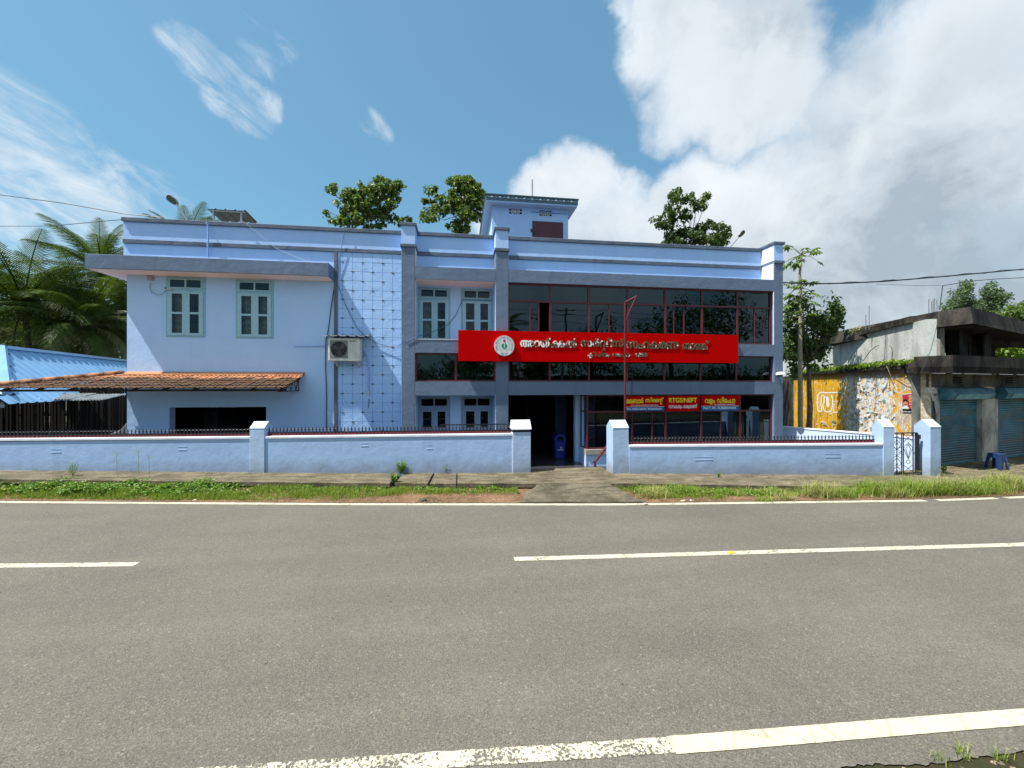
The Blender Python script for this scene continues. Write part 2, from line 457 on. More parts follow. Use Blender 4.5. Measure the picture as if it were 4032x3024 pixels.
def fill(cs, bold=0.0):
    """Union of outlines (non-zero winding); bold fattens by shifted copies. Returns list of connected pieces (verts, tris)."""
    allc = []
    sh = [(0, 0)] if not bold else [(bold, 0), (-bold, 0), (0, bold), (0, -bold)]
    for dx, dy in sh: allc += [[(x + dx, y + dy) for x, y in c] for c in cs]
    V, E = [], []
    for c in allc:
        n = len(V); V += [Vector(p) for p in c]; E += [(n + i, n + (i + 1) % len(c)) for i in range(len(c))]
    if not V: return []
    ov, oe, of, *_ = delaunay_2d_cdt(V, E, [], 0, 1e-6)
    tris = []
    for f in of:
        cx = sum(ov[i].x for i in f) / len(f); cy = sum(ov[i].y for i in f) / len(f)
        if winding(cx, cy, allc) != 0: tris.append(tuple(f))
    par = list(range(len(ov)))
    def find(a):
        while par[a] != a: par[a] = par[par[a]]; a = par[a]
        return a
    for f in tris:
        for a in f[1:]: par[find(a)] = find(f[0])
    comp = {}
    for f in tris: comp.setdefault(find(f[0]), []).append(f)
    out = []
    for fs in comp.values():
        ids = sorted({i for f in fs for i in f}); rm = {a: i for i, a in enumerate(ids)}
        out.append(([(ov[i].x, ov[i].y) for i in ids], [tuple(rm[i] for i in f) for f in fs]))
    return out
def text_pieces(parts, bold=0.0):
    """parts: list of (string, x, y, size, kern). All outlines joined, then filled."""
    cs = []; xmax = 0.0
    for p in parts:
        # x is measured from the right end of what is already set; a string's own left bearing is removed
        s_, dx, y, sz = p[:4]; sx = p[5] if len(p) > 5 else 1.0
        cc = contours(s_, 1.0); m_ = min(a for c in cc for a, b in c); x = xmax + dx
        for c in cc: cs.append([((a - m_) * sz * sx + x, b * sz + y) for a, b in c])
        xmax = max(xmax, max(a for c in cs for a, b in c))
    return fill(cs, bold)
def bounds(pieces):
    xs = [v[0] for p in pieces for v in p[0]]; ys = [v[1] for p in pieces for v in p[0]]
    return min(xs), max(xs), min(ys), max(ys)
def lay(pieces, P, depth, merge=False):
    """Place 2-D pieces with P(x, y) -> (point); extrude towards the viewer (-Y) by depth. Yields MB objects."""
    outs = []
    big = MB()
    for vs, fs in pieces:
        mb = big if merge else MB(); n = len(mb.v); k = len(vs)
        mb.v += [tuple(P(x, y) + Vector((0, -depth, 0))) for x, y in vs]
        mb.f += [tuple(n + i for i in f) for f in fs]
        if depth > 0.004:
            mb.v += [tuple(P(x, y)) for x, y in vs]
            cnt = {}
            for f in fs:
                for a, b in zip(f, f[1:] + f[:1]): cnt[(a, b)] = 1
            for a, b in cnt:
                if (b, a) not in cnt: mb.f.append((n + b, n + a, n + k + a, n + k + b))
        if not merge: outs.append(mb)
    return [big] if merge else outs
def fitP(pieces, x0, x1, z0, z1, Y):
    a, b, c, d = bounds(pieces)
    return lambda x, y: Vector((x0 + (x - a) / (b - a) * (x1 - x0), Y, z0 + (y - c) / (d - c) * (z1 - z0)))

# ------------------------------------------------------------------ ground, road, markings, verge, pavement
from mathutils import noise as mn
def smooth_curve(pts):
    xs = np.array([p[0] for p in pts]); ys = np.array([p[1] for p in pts])
    g = np.linspace(xs[0], xs[-1], 1201); y = np.interp(g, xs, ys)
    k = np.hanning(21); k /= k.sum()
    yp = np.concatenate([2 * y[0] - y[1:12][::-1], y, 2 * y[-1] - y[-12:-1][::-1]])
    ys2 = np.convolve(yp, k, 'same')[11:-11]
    return lambda X: float(np.interp(X, g, ys2))
YF = smooth_curve([(-60, 19), (-10, 10.1), (-2.23, 8.91), (3.2, 8.17), (10.3, 7.52), (12.85, 7.46), (30, 7.7), (60, 8.8)])
YC = smooth_curve([(-60, 15), (-6.51, 6.56), (-4.61, 6.36), (0.8, 5.81), (9.06, 5.26), (30, 4.4), (60, 3.8)])
YN = smooth_curve([(-60, 10.6), (-12, 3.85), (-6, 3.18), (-3, 2.94), (-1.99, 2.885), (-1.37, 2.845), (-0.36, 2.79), (1.5, 2.67), (4.37, 2.54), (10, 2.2), (30, 1.2), (60, -1)])
def ZS(X): return float(np.interp(X, [-14, -10.9, -2.2, 1.4, 4.6, 11.8, 16, 25], [0.42, 0.35, 0.17, 0.15, 0.15, 0.09, 0.05, 0.03]))
p0, p1, p2, p3, p4 = at_z(0, 1886, 0.35), at_z(1500, 1902, 0.17), at_z(2400, 1902, 0.15), at_z(3158, 1914, 0.12), at_z(3800, 1905, 0.07)
YS = smooth_curve([(-60, p0.y + 8), (p0.x, p0.y), (p1.x, p1.y), (p2.x, p2.y), (p3.x, p3.y), (p4.x, p4.y), (25, 9.2), (60, 11)])

def asphalt(name='asphalt'):
    m = NT(name)
    v = m.voro(120, out='Color'); vs = m.n('ShaderNodeSeparateColor'); m.l(v, vs.inputs[0])
    sp = m.map(vs.outputs[0], 0.62, 0.97); dk = m.map(vs.outputs[1], 0.70, 0.95)
    v2 = m.voro(62, out='Color'); vs2 = m.n('ShaderNodeSeparateColor'); m.l(v2, vs2.inputs[0])
    sp2 = m.map(vs2.outputs[0], 0.984, 0.996)
    big = m.noise(0.45, 5, 0.6); band = m.noise(0.9, 4, 0.6, stretch=(0.16, 1.6, 1)); mid = m.noise(6, 4, 0.6)
    c = m.mix(m.map(big, 0.35, 0.65), (0.114, 0.105, 0.086), (0.142, 0.131, 0.106))
    c = m.mix(m.math('MULTIPLY', m.map(band, 0.45, 0.7), 0.5), c, (0.165, 0.151, 0.118))
    c = m.mix(m.math('MULTIPLY', m.map(mid, 0.4, 0.7), 0.22), c, (0.085, 0.082, 0.076))
    c = m.mix(m.math('MULTIPLY', sp, 0.44), c, (0.29, 0.268, 0.215))
    c = m.mix(m.math('MULTIPLY', dk, 0.55), c, (0.034, 0.033, 0.031))
    c = m.mix(m.math('MULTIPLY', sp2, 0.30), c, (0.40, 0.38, 0.33))
    f = m.noise(140, 2, 0.7)
    trk = m.noise(0.55, 3, 0.5, stretch=(0.09, 2.3, 1)); c = m.mix(m.math('MULTIPLY', m.map(trk, .50, .66), .17), c, (0.088, 0.082, 0.070))
    pat = m.noise(2.2, 6, 0.7, dist=1.2); c = m.mix(m.math('MULTIPLY', m.map(pat, .56, .66), .22), c, (0.17, 0.155, 0.125))
    crk = m.voro(0.42, 'DISTANCE_TO_EDGE', vec=None); gate_ = m.map(m.noise(0.35, 3, .5), .55, .62); c = m.mix(m.math('MULTIPLY', m.map(crk, .0022, .0010), m.math('MULTIPLY', gate_, .18)), c, (0.03, 0.028, 0.025))
    dots = m.voro(1.9); c = m.mix(m.math('MULTIPLY', m.map(dots, .030, .022), .8), c, (0.025, 0.024, 0.022))
    stain = m.voro(0.55); c = m.mix(m.math('MULTIPLY', m.map(stain, 0.035, 0.022), 0.85), c, (0.02, 0.02, 0.02))
    m.col(c).rough(0.82, 0.25)
    m.bump(m.math('ADD', f, m.math('MULTIPLY', vs.outputs[0], 0.8)), 0.55, 0.008)
    return m
M['asphalt'] = asphalt().m
def dirt(name, a, b, c2):
    m = NT(name)
    n_ = m.noise(1.3, 6, 0.65); n2_ = m.noise(14, 5, 0.7); v = m.voro(38, out='Color'); vs = m.n('ShaderNodeSeparateColor'); m.l(v, vs.inputs[0])
    c = m.mix(m.map(n_, 0.4, 0.62), a, b); c = m.mix(m.math('MULTIPLY', m.map(n2_, 0.45, 0.7), 0.6), c, c2)
    c = m.mix(m.map(vs.outputs[0], 0.93, 0.99), c, (0.30, 0.24, 0.17)); m.col(c).rough(0.95, 0.1)
    m.bump(m.math('ADD', n2_, vs.outputs[1]), 0.7, 0.02)
    return m.m
M['dirt'] = dirt('laterite_dirt', (0.13, 0.078, 0.046), (0.24, 0.145, 0.082), (0.060, 0.045, 0.030))
M['earth'] = dirt('brown_earth', (0.050, 0.038, 0.024), (0.035, 0.040, 0.018), (0.018, 0.015, 0.010))
def concrete(name, a, b, moss, k=0.7):
    m = NT(name)
    n_ = m.noise(1.6, 7, 0.65, dist=0.4); s_ = m.noise(1.5, 6, 0.7, stretch=(1.0, 4.5, 1)); f = m.noise(45, 4, 0.7)
    c = m.mix(m.map(n_, 0.38, 0.62), a, b)
    c = m.mix(m.math('MULTIPLY', m.map(s_, 0.46, 0.64), k), c, moss)
    c = m.mix(m.map(m.noise(9, 6, 0.75), 0.56, 0.70), c, tuple(min(1, x * 1.35) for x in b)); c = m.mix(m.math('MULTIPLY', m.map(m.noise(22, 5, 0.75), 0.50, 0.62), .6), c, moss)
    c = m.mix(m.math('MULTIPLY', m.map(f, 0.35, 0.6, 1, 0), 0.35), c, (0.05, 0.045, 0.035))
    m.col(c).rough(0.9, 0.15); m.bump(m.math('ADD', m.math('MULTIPLY', n_, 2.0), f), 0.5, 0.015)
    return m.m
M['slab'] = concrete('weathered_drain_slab', (0.125, 0.104, 0.066), (0.235, 0.198, 0.135), (0.052, 0.048, 0.028), .85)
M['ramp'] = concrete('mossy_ramp_concrete', (0.085, 0.074, 0.050), (0.185, 0.158, 0.112), (0.045, 0.043, 0.026), 0.85)

g = MB(); g.quad((-1500, -1500, -0.3), (1500, -1500, -0.3), (1500, 1500, -0.3), (-1500, 1500, -0.3))
tag(g.build('ground', M['earth']), kind='structure')
def strip(X0, X1, step, fa, fb, z, rows=1):
    mb = MB(); n = max(1, int((X1 - X0) / step)); idx = []
    for i in range(n + 1):
        X = X0 + (X1 - X0) * i / n; a, b = fa(X), fb(X); row = []
        for j in range(rows + 1):
            q = j / rows; row.append(len(mb.v)); Y = a + (b - a) * q
            mb.v.append((X, Y, z(X, Y, q) if callable(z) else z))
        idx.append(row)
    for i in range(n):
        for j in range(rows): mb.f.append((idx[i][j], idx[i + 1][j], idx[i + 1][j + 1], idx[i][j + 1]))
    return mb
def edge_n(X): return YN(X) - 0.29 - 0.03 * math.sin(X * 1.7) - 0.03 * math.sin(X * 7.3 + 1)
def edge_n(X): return YN(X) - 0.27 - 0.025 * mn.noise(Vector((X * 1.7, 0, 0))) * 2 - 0.03 * mn.noise(Vector((X * 9, 3, 0))) - 0.02 * mn.noise(Vector((X * 31, 5, 0)))
tag(strip(-60, 60, 0.03, edge_n, lambda X: YF(X) + 0.16 + 0.02 * math.sin(X * 5), 0.0).build('road', M['asphalt']), kind='structure')
# soil beyond the near edge of the asphalt, a little lower and rough
def nz(X, Y, q): return -0.012 - 0.10 * q + 0.025 * mn.noise(Vector((X * 5, Y * 5, 0))) * min(1, q * 9)
tag(strip(-60, 60, 0.25, lambda X: edge_n(X) + 0.02, lambda X: edge_n(X) - 12, nz, 60).build('roadside_soil', M['earth']), kind='structure')

def paint(name, wear, cream=(0.56, 0.53, 0.41), scale=38):
    m = asphalt(name)
    old = m.b.inputs['Base Color'].links[0].from_socket
    n_ = m.noise(scale, 4, 0.7); n2_ = m.noise(3, 4, 0.6)
    v = m.voro(2.4, 'DISTANCE_TO_EDGE', vec=None)
    crack = m.map(v, 0.006, 0.014, 1, 0)
    w_ = m.math('ADD', n_, m.math('MULTIPLY', m.math('SUBTRACT', n2_, 0.5), 0.5))
    gap = m.map(w_, wear, wear + 0.03)
    f = m.math('MAXIMUM', gap, m.math('MULTIPLY', crack, 0.4))
    pc = m.mix(m.map(m.noise(8, 4, 0.6), 0.35, 0.7), cream, tuple(x * 0.84 for x in cream))
    m.col(m.mix(f, pc, old)); m.rough(0.6, 0.3)
    return m.m
M['paint'] = paint('worn_road_paint', 0.585)
M['paint_old'] = paint('chipped_road_paint', 0.50, (0.60, 0.57, 0.43), 42)
M['paint_new'] = paint('fresh_road_paint', 0.66, (0.58, 0.54, 0.39), 40)
def line(X0, X1, f, w, mat, name, z=0.004, jag=0.0):
    mb = strip(X0, X1, 0.06, lambda X: f(X) - w / 2 - jag * math.sin(X * 37) * random.random(), lambda X: f(X) + w / 2 + jag * math.sin(X * 29) * random.random(), z)
    return tag(mb.build(name, mat), kind='structure')
line(-55, at_z(3645, 1972, 0).x, YF, 0.135, M['paint'], 'road_edge_line', jag=0.004)
line(at_z(3690, 1970, 0).x, 12.1, YF, 0.135, M['paint'], 'road_edge_line')
line(12.35, 40, YF, 0.135, M['paint'], 'road_edge_line')
line(-17, -4.62, YC, 0.13, M['paint'], 'road_centre_line', jag=0.003)
line(0.80, 11.6, YC, 0.13, M['paint'], 'road_centre_line', jag=0.003)
xs_ = at_z(2640, 2930, 0).x
line(-20, xs_, YN, 0.125, M['paint_old'], 'road_near_line', jag=0.006)
line(xs_, 40, lambda X: YN(X) - 0.004, 0.142, M['paint_new'], 'road_near_line', z=0.006, jag=0.002)

from mathutils import noise as mn
def vz(X, Y, q):
    top = ZS(X) - 0.13
    return 0.006 + (top - 0.006) * (q ** 0.8) + (0.035 * mn.noise(Vector((X * 2.1, Y * 2.1, 0))) + 0.015 * mn.noise(Vector((X * 7, Y * 7, 3)))) * min(1, q * 6)
tag(strip(-55, 50, 0.09, lambda X: YF(X) + 0.11 + 0.03 * mn.noise(Vector((X * 2.3, 0, 0))), lambda X: YS(X) + 0.35, vz, 12).build('verge', M['dirt']), kind='structure')

# plan lines of the two boundary walls (front faces)
def YWL(X): return 10.8 - 0.0788 * (X - 1.436)
A3 = at_t(2478, 1865, 10.80); B3 = at_t(3519, 1871, 10.86)
def YWR(X): return A3.y + (B3.y - A3.y) * (X - A3.x) / (B3.x - A3.x)
pav = thing('pavement', None, None)
for q in ('label', 'category'):
    if q in pav: del pav[q]
tag(pav, kind='structure')
def slab_piece(xa, xb, fb, xa2=None, xb2=None, dz=0.0):
    xa2 = xa if xa2 is None else xa2; xb2 = xb if xb2 is None else xb2
    n = max(1, int((xb - xa) / 1.2)); front, back = [], []
    for i in range(n + 1):
        a = xa + (xb - xa) * i / n; b = xa2 + (xb2 - xa2) * i / n
        front.append((a, YS(a) + 0.012 * math.sin(a * 3.1))); back.append((b, fb(b)))
    pts = front + back[::-1]; z1 = [ZS(p[0]) + dz for p in front] + [ZS(p[0]) + dz + 0.01 for p in back[::-1]]
    mb = MB(); k = len(pts); m_ = len(front)
    mb.v = [(x, y, z - 0.11) for (x, y), z in zip(pts, z1)] + [(x, y, z) for (x, y), z in zip(pts, z1)]
    for i in range(m_ - 1):
        a, b, c, d = i, i + 1, k - 2 - i, k - 1 - i
        mb.f += [(k + a, k + b, k + c, k + d), (a, d, c, b)]
    for i in range(k): j = (i + 1) % k; mb.f.append((i, j, k + j, k + i))
    return mb.build('slab', M['slab'], pav, bevel=0.008)
bl = lambda X: YWL(X) + 0.12
xg = lambda x: at_z(x, 1890, 0.17).x
slab_piece(-30, xg(1543), bl, -30, xg(1549))
slab_piece(xg(1562), xg(1688), bl, xg(1577), xg(1700), 0.005)
slab_piece(xg(1696), xg(1797), bl, xg(1706), xg(1797), -0.004)
XE0, XE1 = at_t(2088, 1512, 10.8).x, at_t(2413, 1512, 10.8).x
slab_piece(xg(1801), XE0 - 0.002, bl)
slab_piece(XE0, XE1, lambda X: 11.2, dz=0.0)
slab_piece(XE1 + 0.002, at_z(2945, 1910, 0.13).x, lambda X: YWR(X) + 0.12, XE1 + 0.002, at_z(2853, 1883, 0.13).x)
slab_piece(at_z(2951, 1910, 0.13).x, 12.2, lambda X: YWR(X) + 0.12 if X < 11.95 else YWR(X) + 0.12, at_z(2859, 1883, 0.13).x, 12.2, -0.006)
slab_piece(12.205, 25, lambda X: YWR(12.2) + 0.5 + 0.2 * (X - 12.2), dz=-0.03)

# concrete ramp down to the road
rp = [at_z(2118, 1903, 0.14), at_z(2395, 1903, 0.14), at_z(2470, 1930, 0.10), at_z(2545, 1977, 0.012), at_z(2040, 1977, 0.012), at_z(2085, 1940, 0.07)]
mb = MB()
rows = 10
for i in range(rows + 1):
    q = i / rows; yl = 1903 + (1978 - 1903) * q; z = 0.135 * (1 - q) ** 0.9 + 0.014
    xl = 2112 - 75 * q + 10 * math.sin(q * 9); xr = 2392 + 155 * q ** 1.1 + 6 * math.sin(q * 7)
    for j in range(13): P = at_z(xl + (xr - xl) * j / 12, yl, z); mb.v.append((P.x, P.y, z + 0.006 + 0.012 * mn.noise(P * 2.0)))
for i in range(rows):
    for j in range(12): a = i * 13 + j; mb.f.append((a + 13, a + 14, a + 1, a))
tag(mb.build('ramp', M['ramp'], smooth=True), kind='structure')

# ------------------------------------------------------------------ the bank building
F_ = 12.7; P_ = 13.3; FL = -0.15
XL = XA(500, P_)
X1a, X1b = XA(1580, F_), XA(1634, F_)
X2a, X2b = XA(1951.5, F_), XA(2002, F_)
X3a, X3b = XA(3048, F_), XA(3084, F_)
Z0, ZB = -0.25, 6.30
bank = thing('bank_building', 'two storey blue plastered bank with grey piers, dark glass and a long red sign', 'building', (0, P_, 0))

def holed(mb, X0, X1, Za, Zb, Y, th, holes, back=True):
    xs = sorted({X0, X1, *[h[0] for h in holes], *[h[1] for h in holes]}); zs = sorted({Za, Zb, *[h[2] for h in holes], *[h[3] for h in holes]})
    xs = [x for x in xs if X0 <= x <= X1]; zs = [z for z in zs if Za <= z <= Zb]
    for i in range(len(xs) - 1):
        for j in range(len(zs) - 1):
            cx, cz = (xs[i] + xs[i + 1]) / 2, (zs[j] + zs[j + 1]) / 2
            if any(h[0] < cx < h[1] and h[2] < cz < h[3] for h in holes): continue
            a, b, c, d = xs[i], xs[i + 1], zs[j], zs[j + 1]
            mb.quad((a, Y, c), (b, Y, c), (b, Y, d), (a, Y, d))
            if back: mb.quad((b, Y + th, c), (a, Y + th, c), (a, Y + th, d), (b, Y + th, d))
    for h in holes + [(X0, X1, Za, Zb)]:
        a, b, c, d = h[:4]; y2 = Y + th
        mb.quad((a, Y, c), (a, y2, c), (a, y2, d), (a, Y, d)); mb.quad((b, Y, c), (b, Y, d), (b, y2, d), (b, y2, c))
        mb.quad((a, Y, c), (b, Y, c), (b, y2, c), (a, y2, c)); mb.quad((a, Y, d), (a, y2, d), (b, y2, d), (b, Y, d))
    return mb

W1 = (XA(655, P_), XA(809, P_), 4.04, 5.86)
W2 = (XA(929, P_), XA(1077, P_), 4.03, 5.84)
GAR = (XA(690, P_ + .25), XA(1048, P_), Z0 + .01, at_y(900, 1603, P_).z)
holed(MB(), XL, X1a + 0.3, Z0, ZB, P_, 0.25, [W1, W2, GAR]).build('wall', M['blue'], bank)
# panel of square blocks between the grey strip and the first pier
XS0, XS1 = XA(1317, P_), XA(1329, P_)
MB().box(XS0, XS1, P_ - 0.05, P_ - 0.001, Z0, 6.83).build('trim_strip', M['trim'], bank)
cell = 0.312; jt = 0.010
tile_x0 = XS1 + 0.02; first = XA(1349, P_)
cols = [tile_x0, first]
while cols[-1] + cell < X1a - 0.02: cols.append(cols[-1] + cell)
cols.append(X1a - 0.004)
rowsz = [6.825 - i * 0.302 for i in range(23)]
M['tile'] = plaster('blue_block_plaster', (0.40, 0.61, 0.97), (0.36, 0.56, 0.90), 0.22, 0.4, 0.08)
dm = MB()
dw, dh, dd = 0.060, 0.034, 0.014
dm.v = [(-dw, 0, 0), (0, 0, dh), (dw, 0, 0), (0, 0, -dh), (0, -dd, 0)]; dm.f = [(0, 4, 1), (1, 4, 2), (2, 4, 3), (3, 4, 0)]
dme = dm.mesh('diamond', M['trim'])
meshes = {}
for i in range(len(cols) - 1):
    for j in range(len(rowsz) - 1):
        w_, h_ = cols[i + 1] - cols[i] - jt, rowsz[j] - rowsz[j + 1] - jt
        if rowsz[j + 1] < 0.3: continue
        key = round(w_, 3)
        if key not in meshes: meshes[key] = MB().box(0, w_, 0, 0.018, 0, h_).mesh('tile', M['tile'])
        inst('tile', meshes[key], bank, (cols[i] + jt / 2, P_ - 0.019 - random.random() * 0.003, rowsz[j + 1] + jt / 2))
for i in range(1, len(cols) - 1):
    for j in range(1, len(rowsz) - 1):
        if (i + j) % 2 == 0 and rowsz[j] > 0.3: inst('diamond', dme, bank, (cols[i], P_ - 0.022, rowsz[j]))

# parapets, bands and caps
def parapet(X0, X1, name='parapet'):
    MB().box(X0, X1, P_, P_ + 0.18, ZB, 6.828).build(name, M['blue_upper'], bank)
    MB().box(X0, X1, P_, P_ + 0.18, 6.952, 7.478).build(name, M['blue_upper'], bank)
    MB().box(X0, X1, P_ - 0.045, P_ + 0.20, 6.83, 6.95).build('band', M['trim'], bank, bevel=0.006)
    MB().box(X0 - 0.03, X1, P_ - 0.06, P_ + 0.24, 7.48, 7.60).build('coping', M['trim'], bank, bevel=0.01)
parapet(XA(486, P_), X1a - 0.001)
parapet(X1b + 0.001, X2a - 0.001)
parapet(X2b + 0.001, XA(2985, P_))
def pier(Xa, Xb):
    MB().box(Xa, Xb, F_, F_ + 0.86, Z0, 6.888).build('pier', M['grey'], bank, bevel=0.012)
    MB().box(Xa - 0.035, Xb + 0.035, F_ - 0.035, P_ + 0.25, 6.89, 6.985).build('pier_band', M['trim'], bank, bevel=0.008)
    MB().box(Xa, Xb, F_, P_ + 0.22, 6.986, 7.559).build('pier_top', M['blue_upper'], bank)
    MB().box(Xa - 0.045, Xb + 0.045, F_ - 0.045, P_ + 0.26, 7.56, 7.655).build('pier_cap', M['trim'], bank, bevel=0.01)
    MB().box(Xb + 0.0005, Xb + 0.006, F_ + 0.01, P_ - 0.001, ZB + 0.001, 6.889).build('pier_side', M['cap'], bank)
pier(X1a, X1b); pier(X2a, X2b)
# right corner pier with the parapet returning to it
MB().box(X3a, X3b, F_, F_ + 0.86, Z0, 6.888).build('pier', M['grey'], bank, bevel=0.012)
XR = XA(2985, P_)
MB().box(X3a - 0.002, X3b + 0.03, F_ - 0.035, P_ + 0.25, 6.89, 6.985).build('pier_band', M['trim'], bank)
MB().box(X3a, X3b, F_, P_ + 0.22, 6.986, 7.559).build('pier_top', M['blue_upper'], bank)
MB().box(X3a - 0.04, X3b + 0.05, F_ - 0.045, P_ + 0.26, 7.56, 7.655).build('pier_cap', M['trim'], bank, bevel=0.01)
MB().box(X3a - 0.008, X3a - 0.001, F_ + 0.02, P_ - 0.001, 6.986, 7.5).build('pier_side', M['cap'], bank)
MB().box(X3a - 0.008, X3a - 0.001, F_ + 0.02, P_ - 0.001, ZB + 0.001, 6.889).build('pier_side', M['cap'], bank)
MB().box(XR, X3a - 0.01, P_ + 0.0, P_ + 0.18, ZB, 7.478).build('parapet', M['blue_upper'], bank)
MB().box(XR, X3a - 0.01, P_ - 0.045, P_ - 0.001, 6.83, 6.95).build('band', M['trim'], bank)
MB().box(XR, X3a - 0.042, P_ - 0.06, P_ + 0.24, 7.48, 7.60).build('coping', M['trim'], bank)

# sun-shade slab over the left windows and the ledges between the piers
XSL, XSR = XA(333, F_), XA(1294, F_)
MB().box(XSL, XSR, F_, P_ - 0.001, 5.892, ZB).build('sunshade', M['grey'], bank, bevel=0.008)
MB().box(XSL, XL - 0.001, P_ - 0.001, P_ + 1.8, 5.892, ZB).build('sunshade', M['grey'], bank)
MB().box(XSL + 0.03, XSR - 0.03, F_ + 0.03, P_ - 0.002, 5.882, 5.8915).build('soffit', M['soffit'], bank)
MB().box(XSL + 0.03, XL - 0.003, P_, P_ + 1.75, 5.882, 5.8915).build('soffit', M['soffit'], bank)
for a, b, dp in ((X1b, X2a, P_ + 0.2), (X2b, X3a, P_ + 0.2)):
    MB().box(a + .0006, b - .0006, F_, dp, 5.90, ZB).build('beam', M['grey'], bank)
MB().box(X1b + .01, X2a - .01, F_ + 0.03, F_ + 0.779, 5.890, 5.899).build('soffit', M['soffit'], bank)
for a, b, d2 in ((X1b, X2a, 0.86), (X2b, X3a, 0.34)):
    MB().box(a + .0006, b - .0006, F_, F_ + d2, 3.585, 4.0).build('beam', M['grey'], bank)
    MB().box(a + .0006, b - .0006, F_, F_ + d2, 2.24, 2.68).build('beam', M['grey'], bank)
MB().box(X1b + .0006, X1b + .007, F_ + 0.008, F_ + 0.779, 4.001, 5.889).build('reveal', M['blue'], bank)
MB().box(X2a - .007, X2a - .0006, F_ + 0.008, F_ + 0.779, 4.001, 5.889).build('reveal', M['blue'], bank)
MB().box(X1b + .0006, X1b + .007, F_ + 0.008, F_ + 0.779, Z0, 2.239).build('reveal', M['blue'], bank)
MB().box(X2a - .007, X2a - .0006, F_ + 0.008, F_ + 0.779, Z0, 2.239).build('reveal', M['blue'], bank)
MB().box(X1b + .01, X2a - .01, F_ - 0.01, F_ + 0.05, 4.001, 4.02).build('window_ledge', M['cap'], bank)
MB().box(X3a - .03, X3a - .0006, F_ - 0.004, F_ + 0.02, 4.0, 5.88).build('window_edge', M['cap'], bank)

# recessed wall with four sash windows behind the first bay
YR = F_ + 0.78
W3 = (XA(1645, YR), XA(1773, YR), 4.03, 5.84); W4 = (XA(1815, YR), XA(1941, YR), 4.03, 5.84)
W5 = (W3[0], W3[1], 0.35, 2.18); W6 = (W4[0], W4[1], 0.35, 2.18)
holed(MB(), X1b, X2a, Z0, 5.889, YR, 0.2, [W3, W4, W5, W6]).build('recessed_wall', M['blue'], bank)

def sash(h, Y, kind, cur, matf, mats_):
    X0, X1, Za, Zb = h; X0 += .002; X1 -= .002; Za += .002; Zb -= .002
    w, hh = X1 - X0, Zb - Za
    zt0, zt1 = Zb - 0.235 * hh, Zb - 0.215 * hh
    vent = (X0 + .075 * w, X1 - .075 * w, Zb - .190 * hh, Zb - .030 * hh)
    opn = (X0 + .045 * w, X1 - .045 * w, Za + .02 * hh, Zb - .235 * hh)
    win = holed(MB(), X0, X1, Za, Zb, Y, 0.10, [vent, opn])
    win = win.build('window', matf, bank)
    tag(win, kind)
    xm = (X0 + X1) / 2
    # ventilator sash with two lights
    vp = [(vent[0] + .03 * w, xm - .02 * w, vent[2] + .02 * hh, vent[3] - .015 * hh), (xm + .02 * w, vent[1] - .03 * w, vent[2] + .02 * hh, vent[3] - .015 * hh)]
    holed(MB(), vent[0] + .003, vent[1] - .003, vent[2] + .003, vent[3] - .003, Y - 0.012, 0.04, vp).build('ventilator', mats_, win)
    panes = list(vp)
    for a, b in ((opn[0] + .003, xm - .002), (xm + .002, opn[1] - .003)):
        z0, z1 = opn[2] + .003, opn[3] - .003; hz = z1 - z0; fw = 0.105 * w
        lo = (a + fw, b - fw * .75 if a < xm - .1 * w and b < xm else b - fw, z0 + .055 * hz, z0 + .485 * hz); hi = (lo[0], lo[1], z0 + .53 * hz, z0 + .945 * hz)
        holed(MB(), a, b, z0, z1, Y - 0.018, 0.045, [lo, hi]).build('shutter', mats_, win, bevel=0.004)
        panes += [lo, hi]
    for p in panes: MB().quad((p[0], Y + .01, p[2]), (p[1], Y + .01, p[2]), (p[1], Y + .01, p[3]), (p[0], Y + .01, p[3])).build('pane', M['glass'], win)
    # iron grille with leaf shaped scrolls
    gr = MB(); yy = Y + 0.07
    nb = 4
    for i in range(nb):
        xc = opn[0] + (opn[1] - opn[0]) * (i + .5) / nb
        gr.box(xc - .007, xc + .007, yy - .006, yy + .006, opn[2], opn[3])
        z = opn[2] + 0.10
        while z < opn[3] - 0.12:
            for s_ in (-1, 1):
                r_ = (opn[1] - opn[0]) / nb * 0.46
                pts = [(xc, yy, z), (xc + s_ * r_ * .45, yy, z + .05), (xc + s_ * r_ * .8, yy, z + .12), (xc + s_ * r_ * .75, yy, z + .075), (xc + s_ * r_, yy, z + .07)]
                gr.tube(pts, 0.0055, 4, False)
            z += 0.20
    for q in (0.02, 0.5, 0.98): zz = opn[2] + (opn[3] - opn[2]) * q; gr.box(opn[0], opn[1], yy - .005, yy + .005, zz - .006, zz + .006)
    gr.build('grille', M['black'], win)
    for (fa, fb, m_) in cur:
        c = MB(); n = 16; a, b = opn[0] + (opn[1] - opn[0]) * fa, opn[0] + (opn[1] - opn[0]) * fb; last = None
        for i in range(n + 1):
            x = a + (b - a) * i / n; y = Y + .17 + .02 * math.sin(i * 2.1)
            if last: c.quad((last[0], last[1], Za), (x, y, Za), (x, y, Zb - .22 * hh), (last[0], last[1], Zb - .22 * hh))
            last = (x, y)
        c.build('curtain', m_, win)
    return win
sash(W1, P_ - 0.02, 'teal wooden window, its right shutter dark inside with a red spot', [(0.06, 0.46, M['curtain'])], M['teal'], M['teal2'])
sash(W2, P_ - 0.02, 'teal wooden window with pale curtain behind both shutters', [(0.03, 0.97, M['curtain'])], M['teal'], M['teal2'])
sash(W3, YR + 0.02, 'teal wooden window recessed under the ledge, scroll grille on pale curtain', [(0.05, 0.50, M['curtain']), (.5, .66, M['curtain'])], M['teal'], M['teal2'])
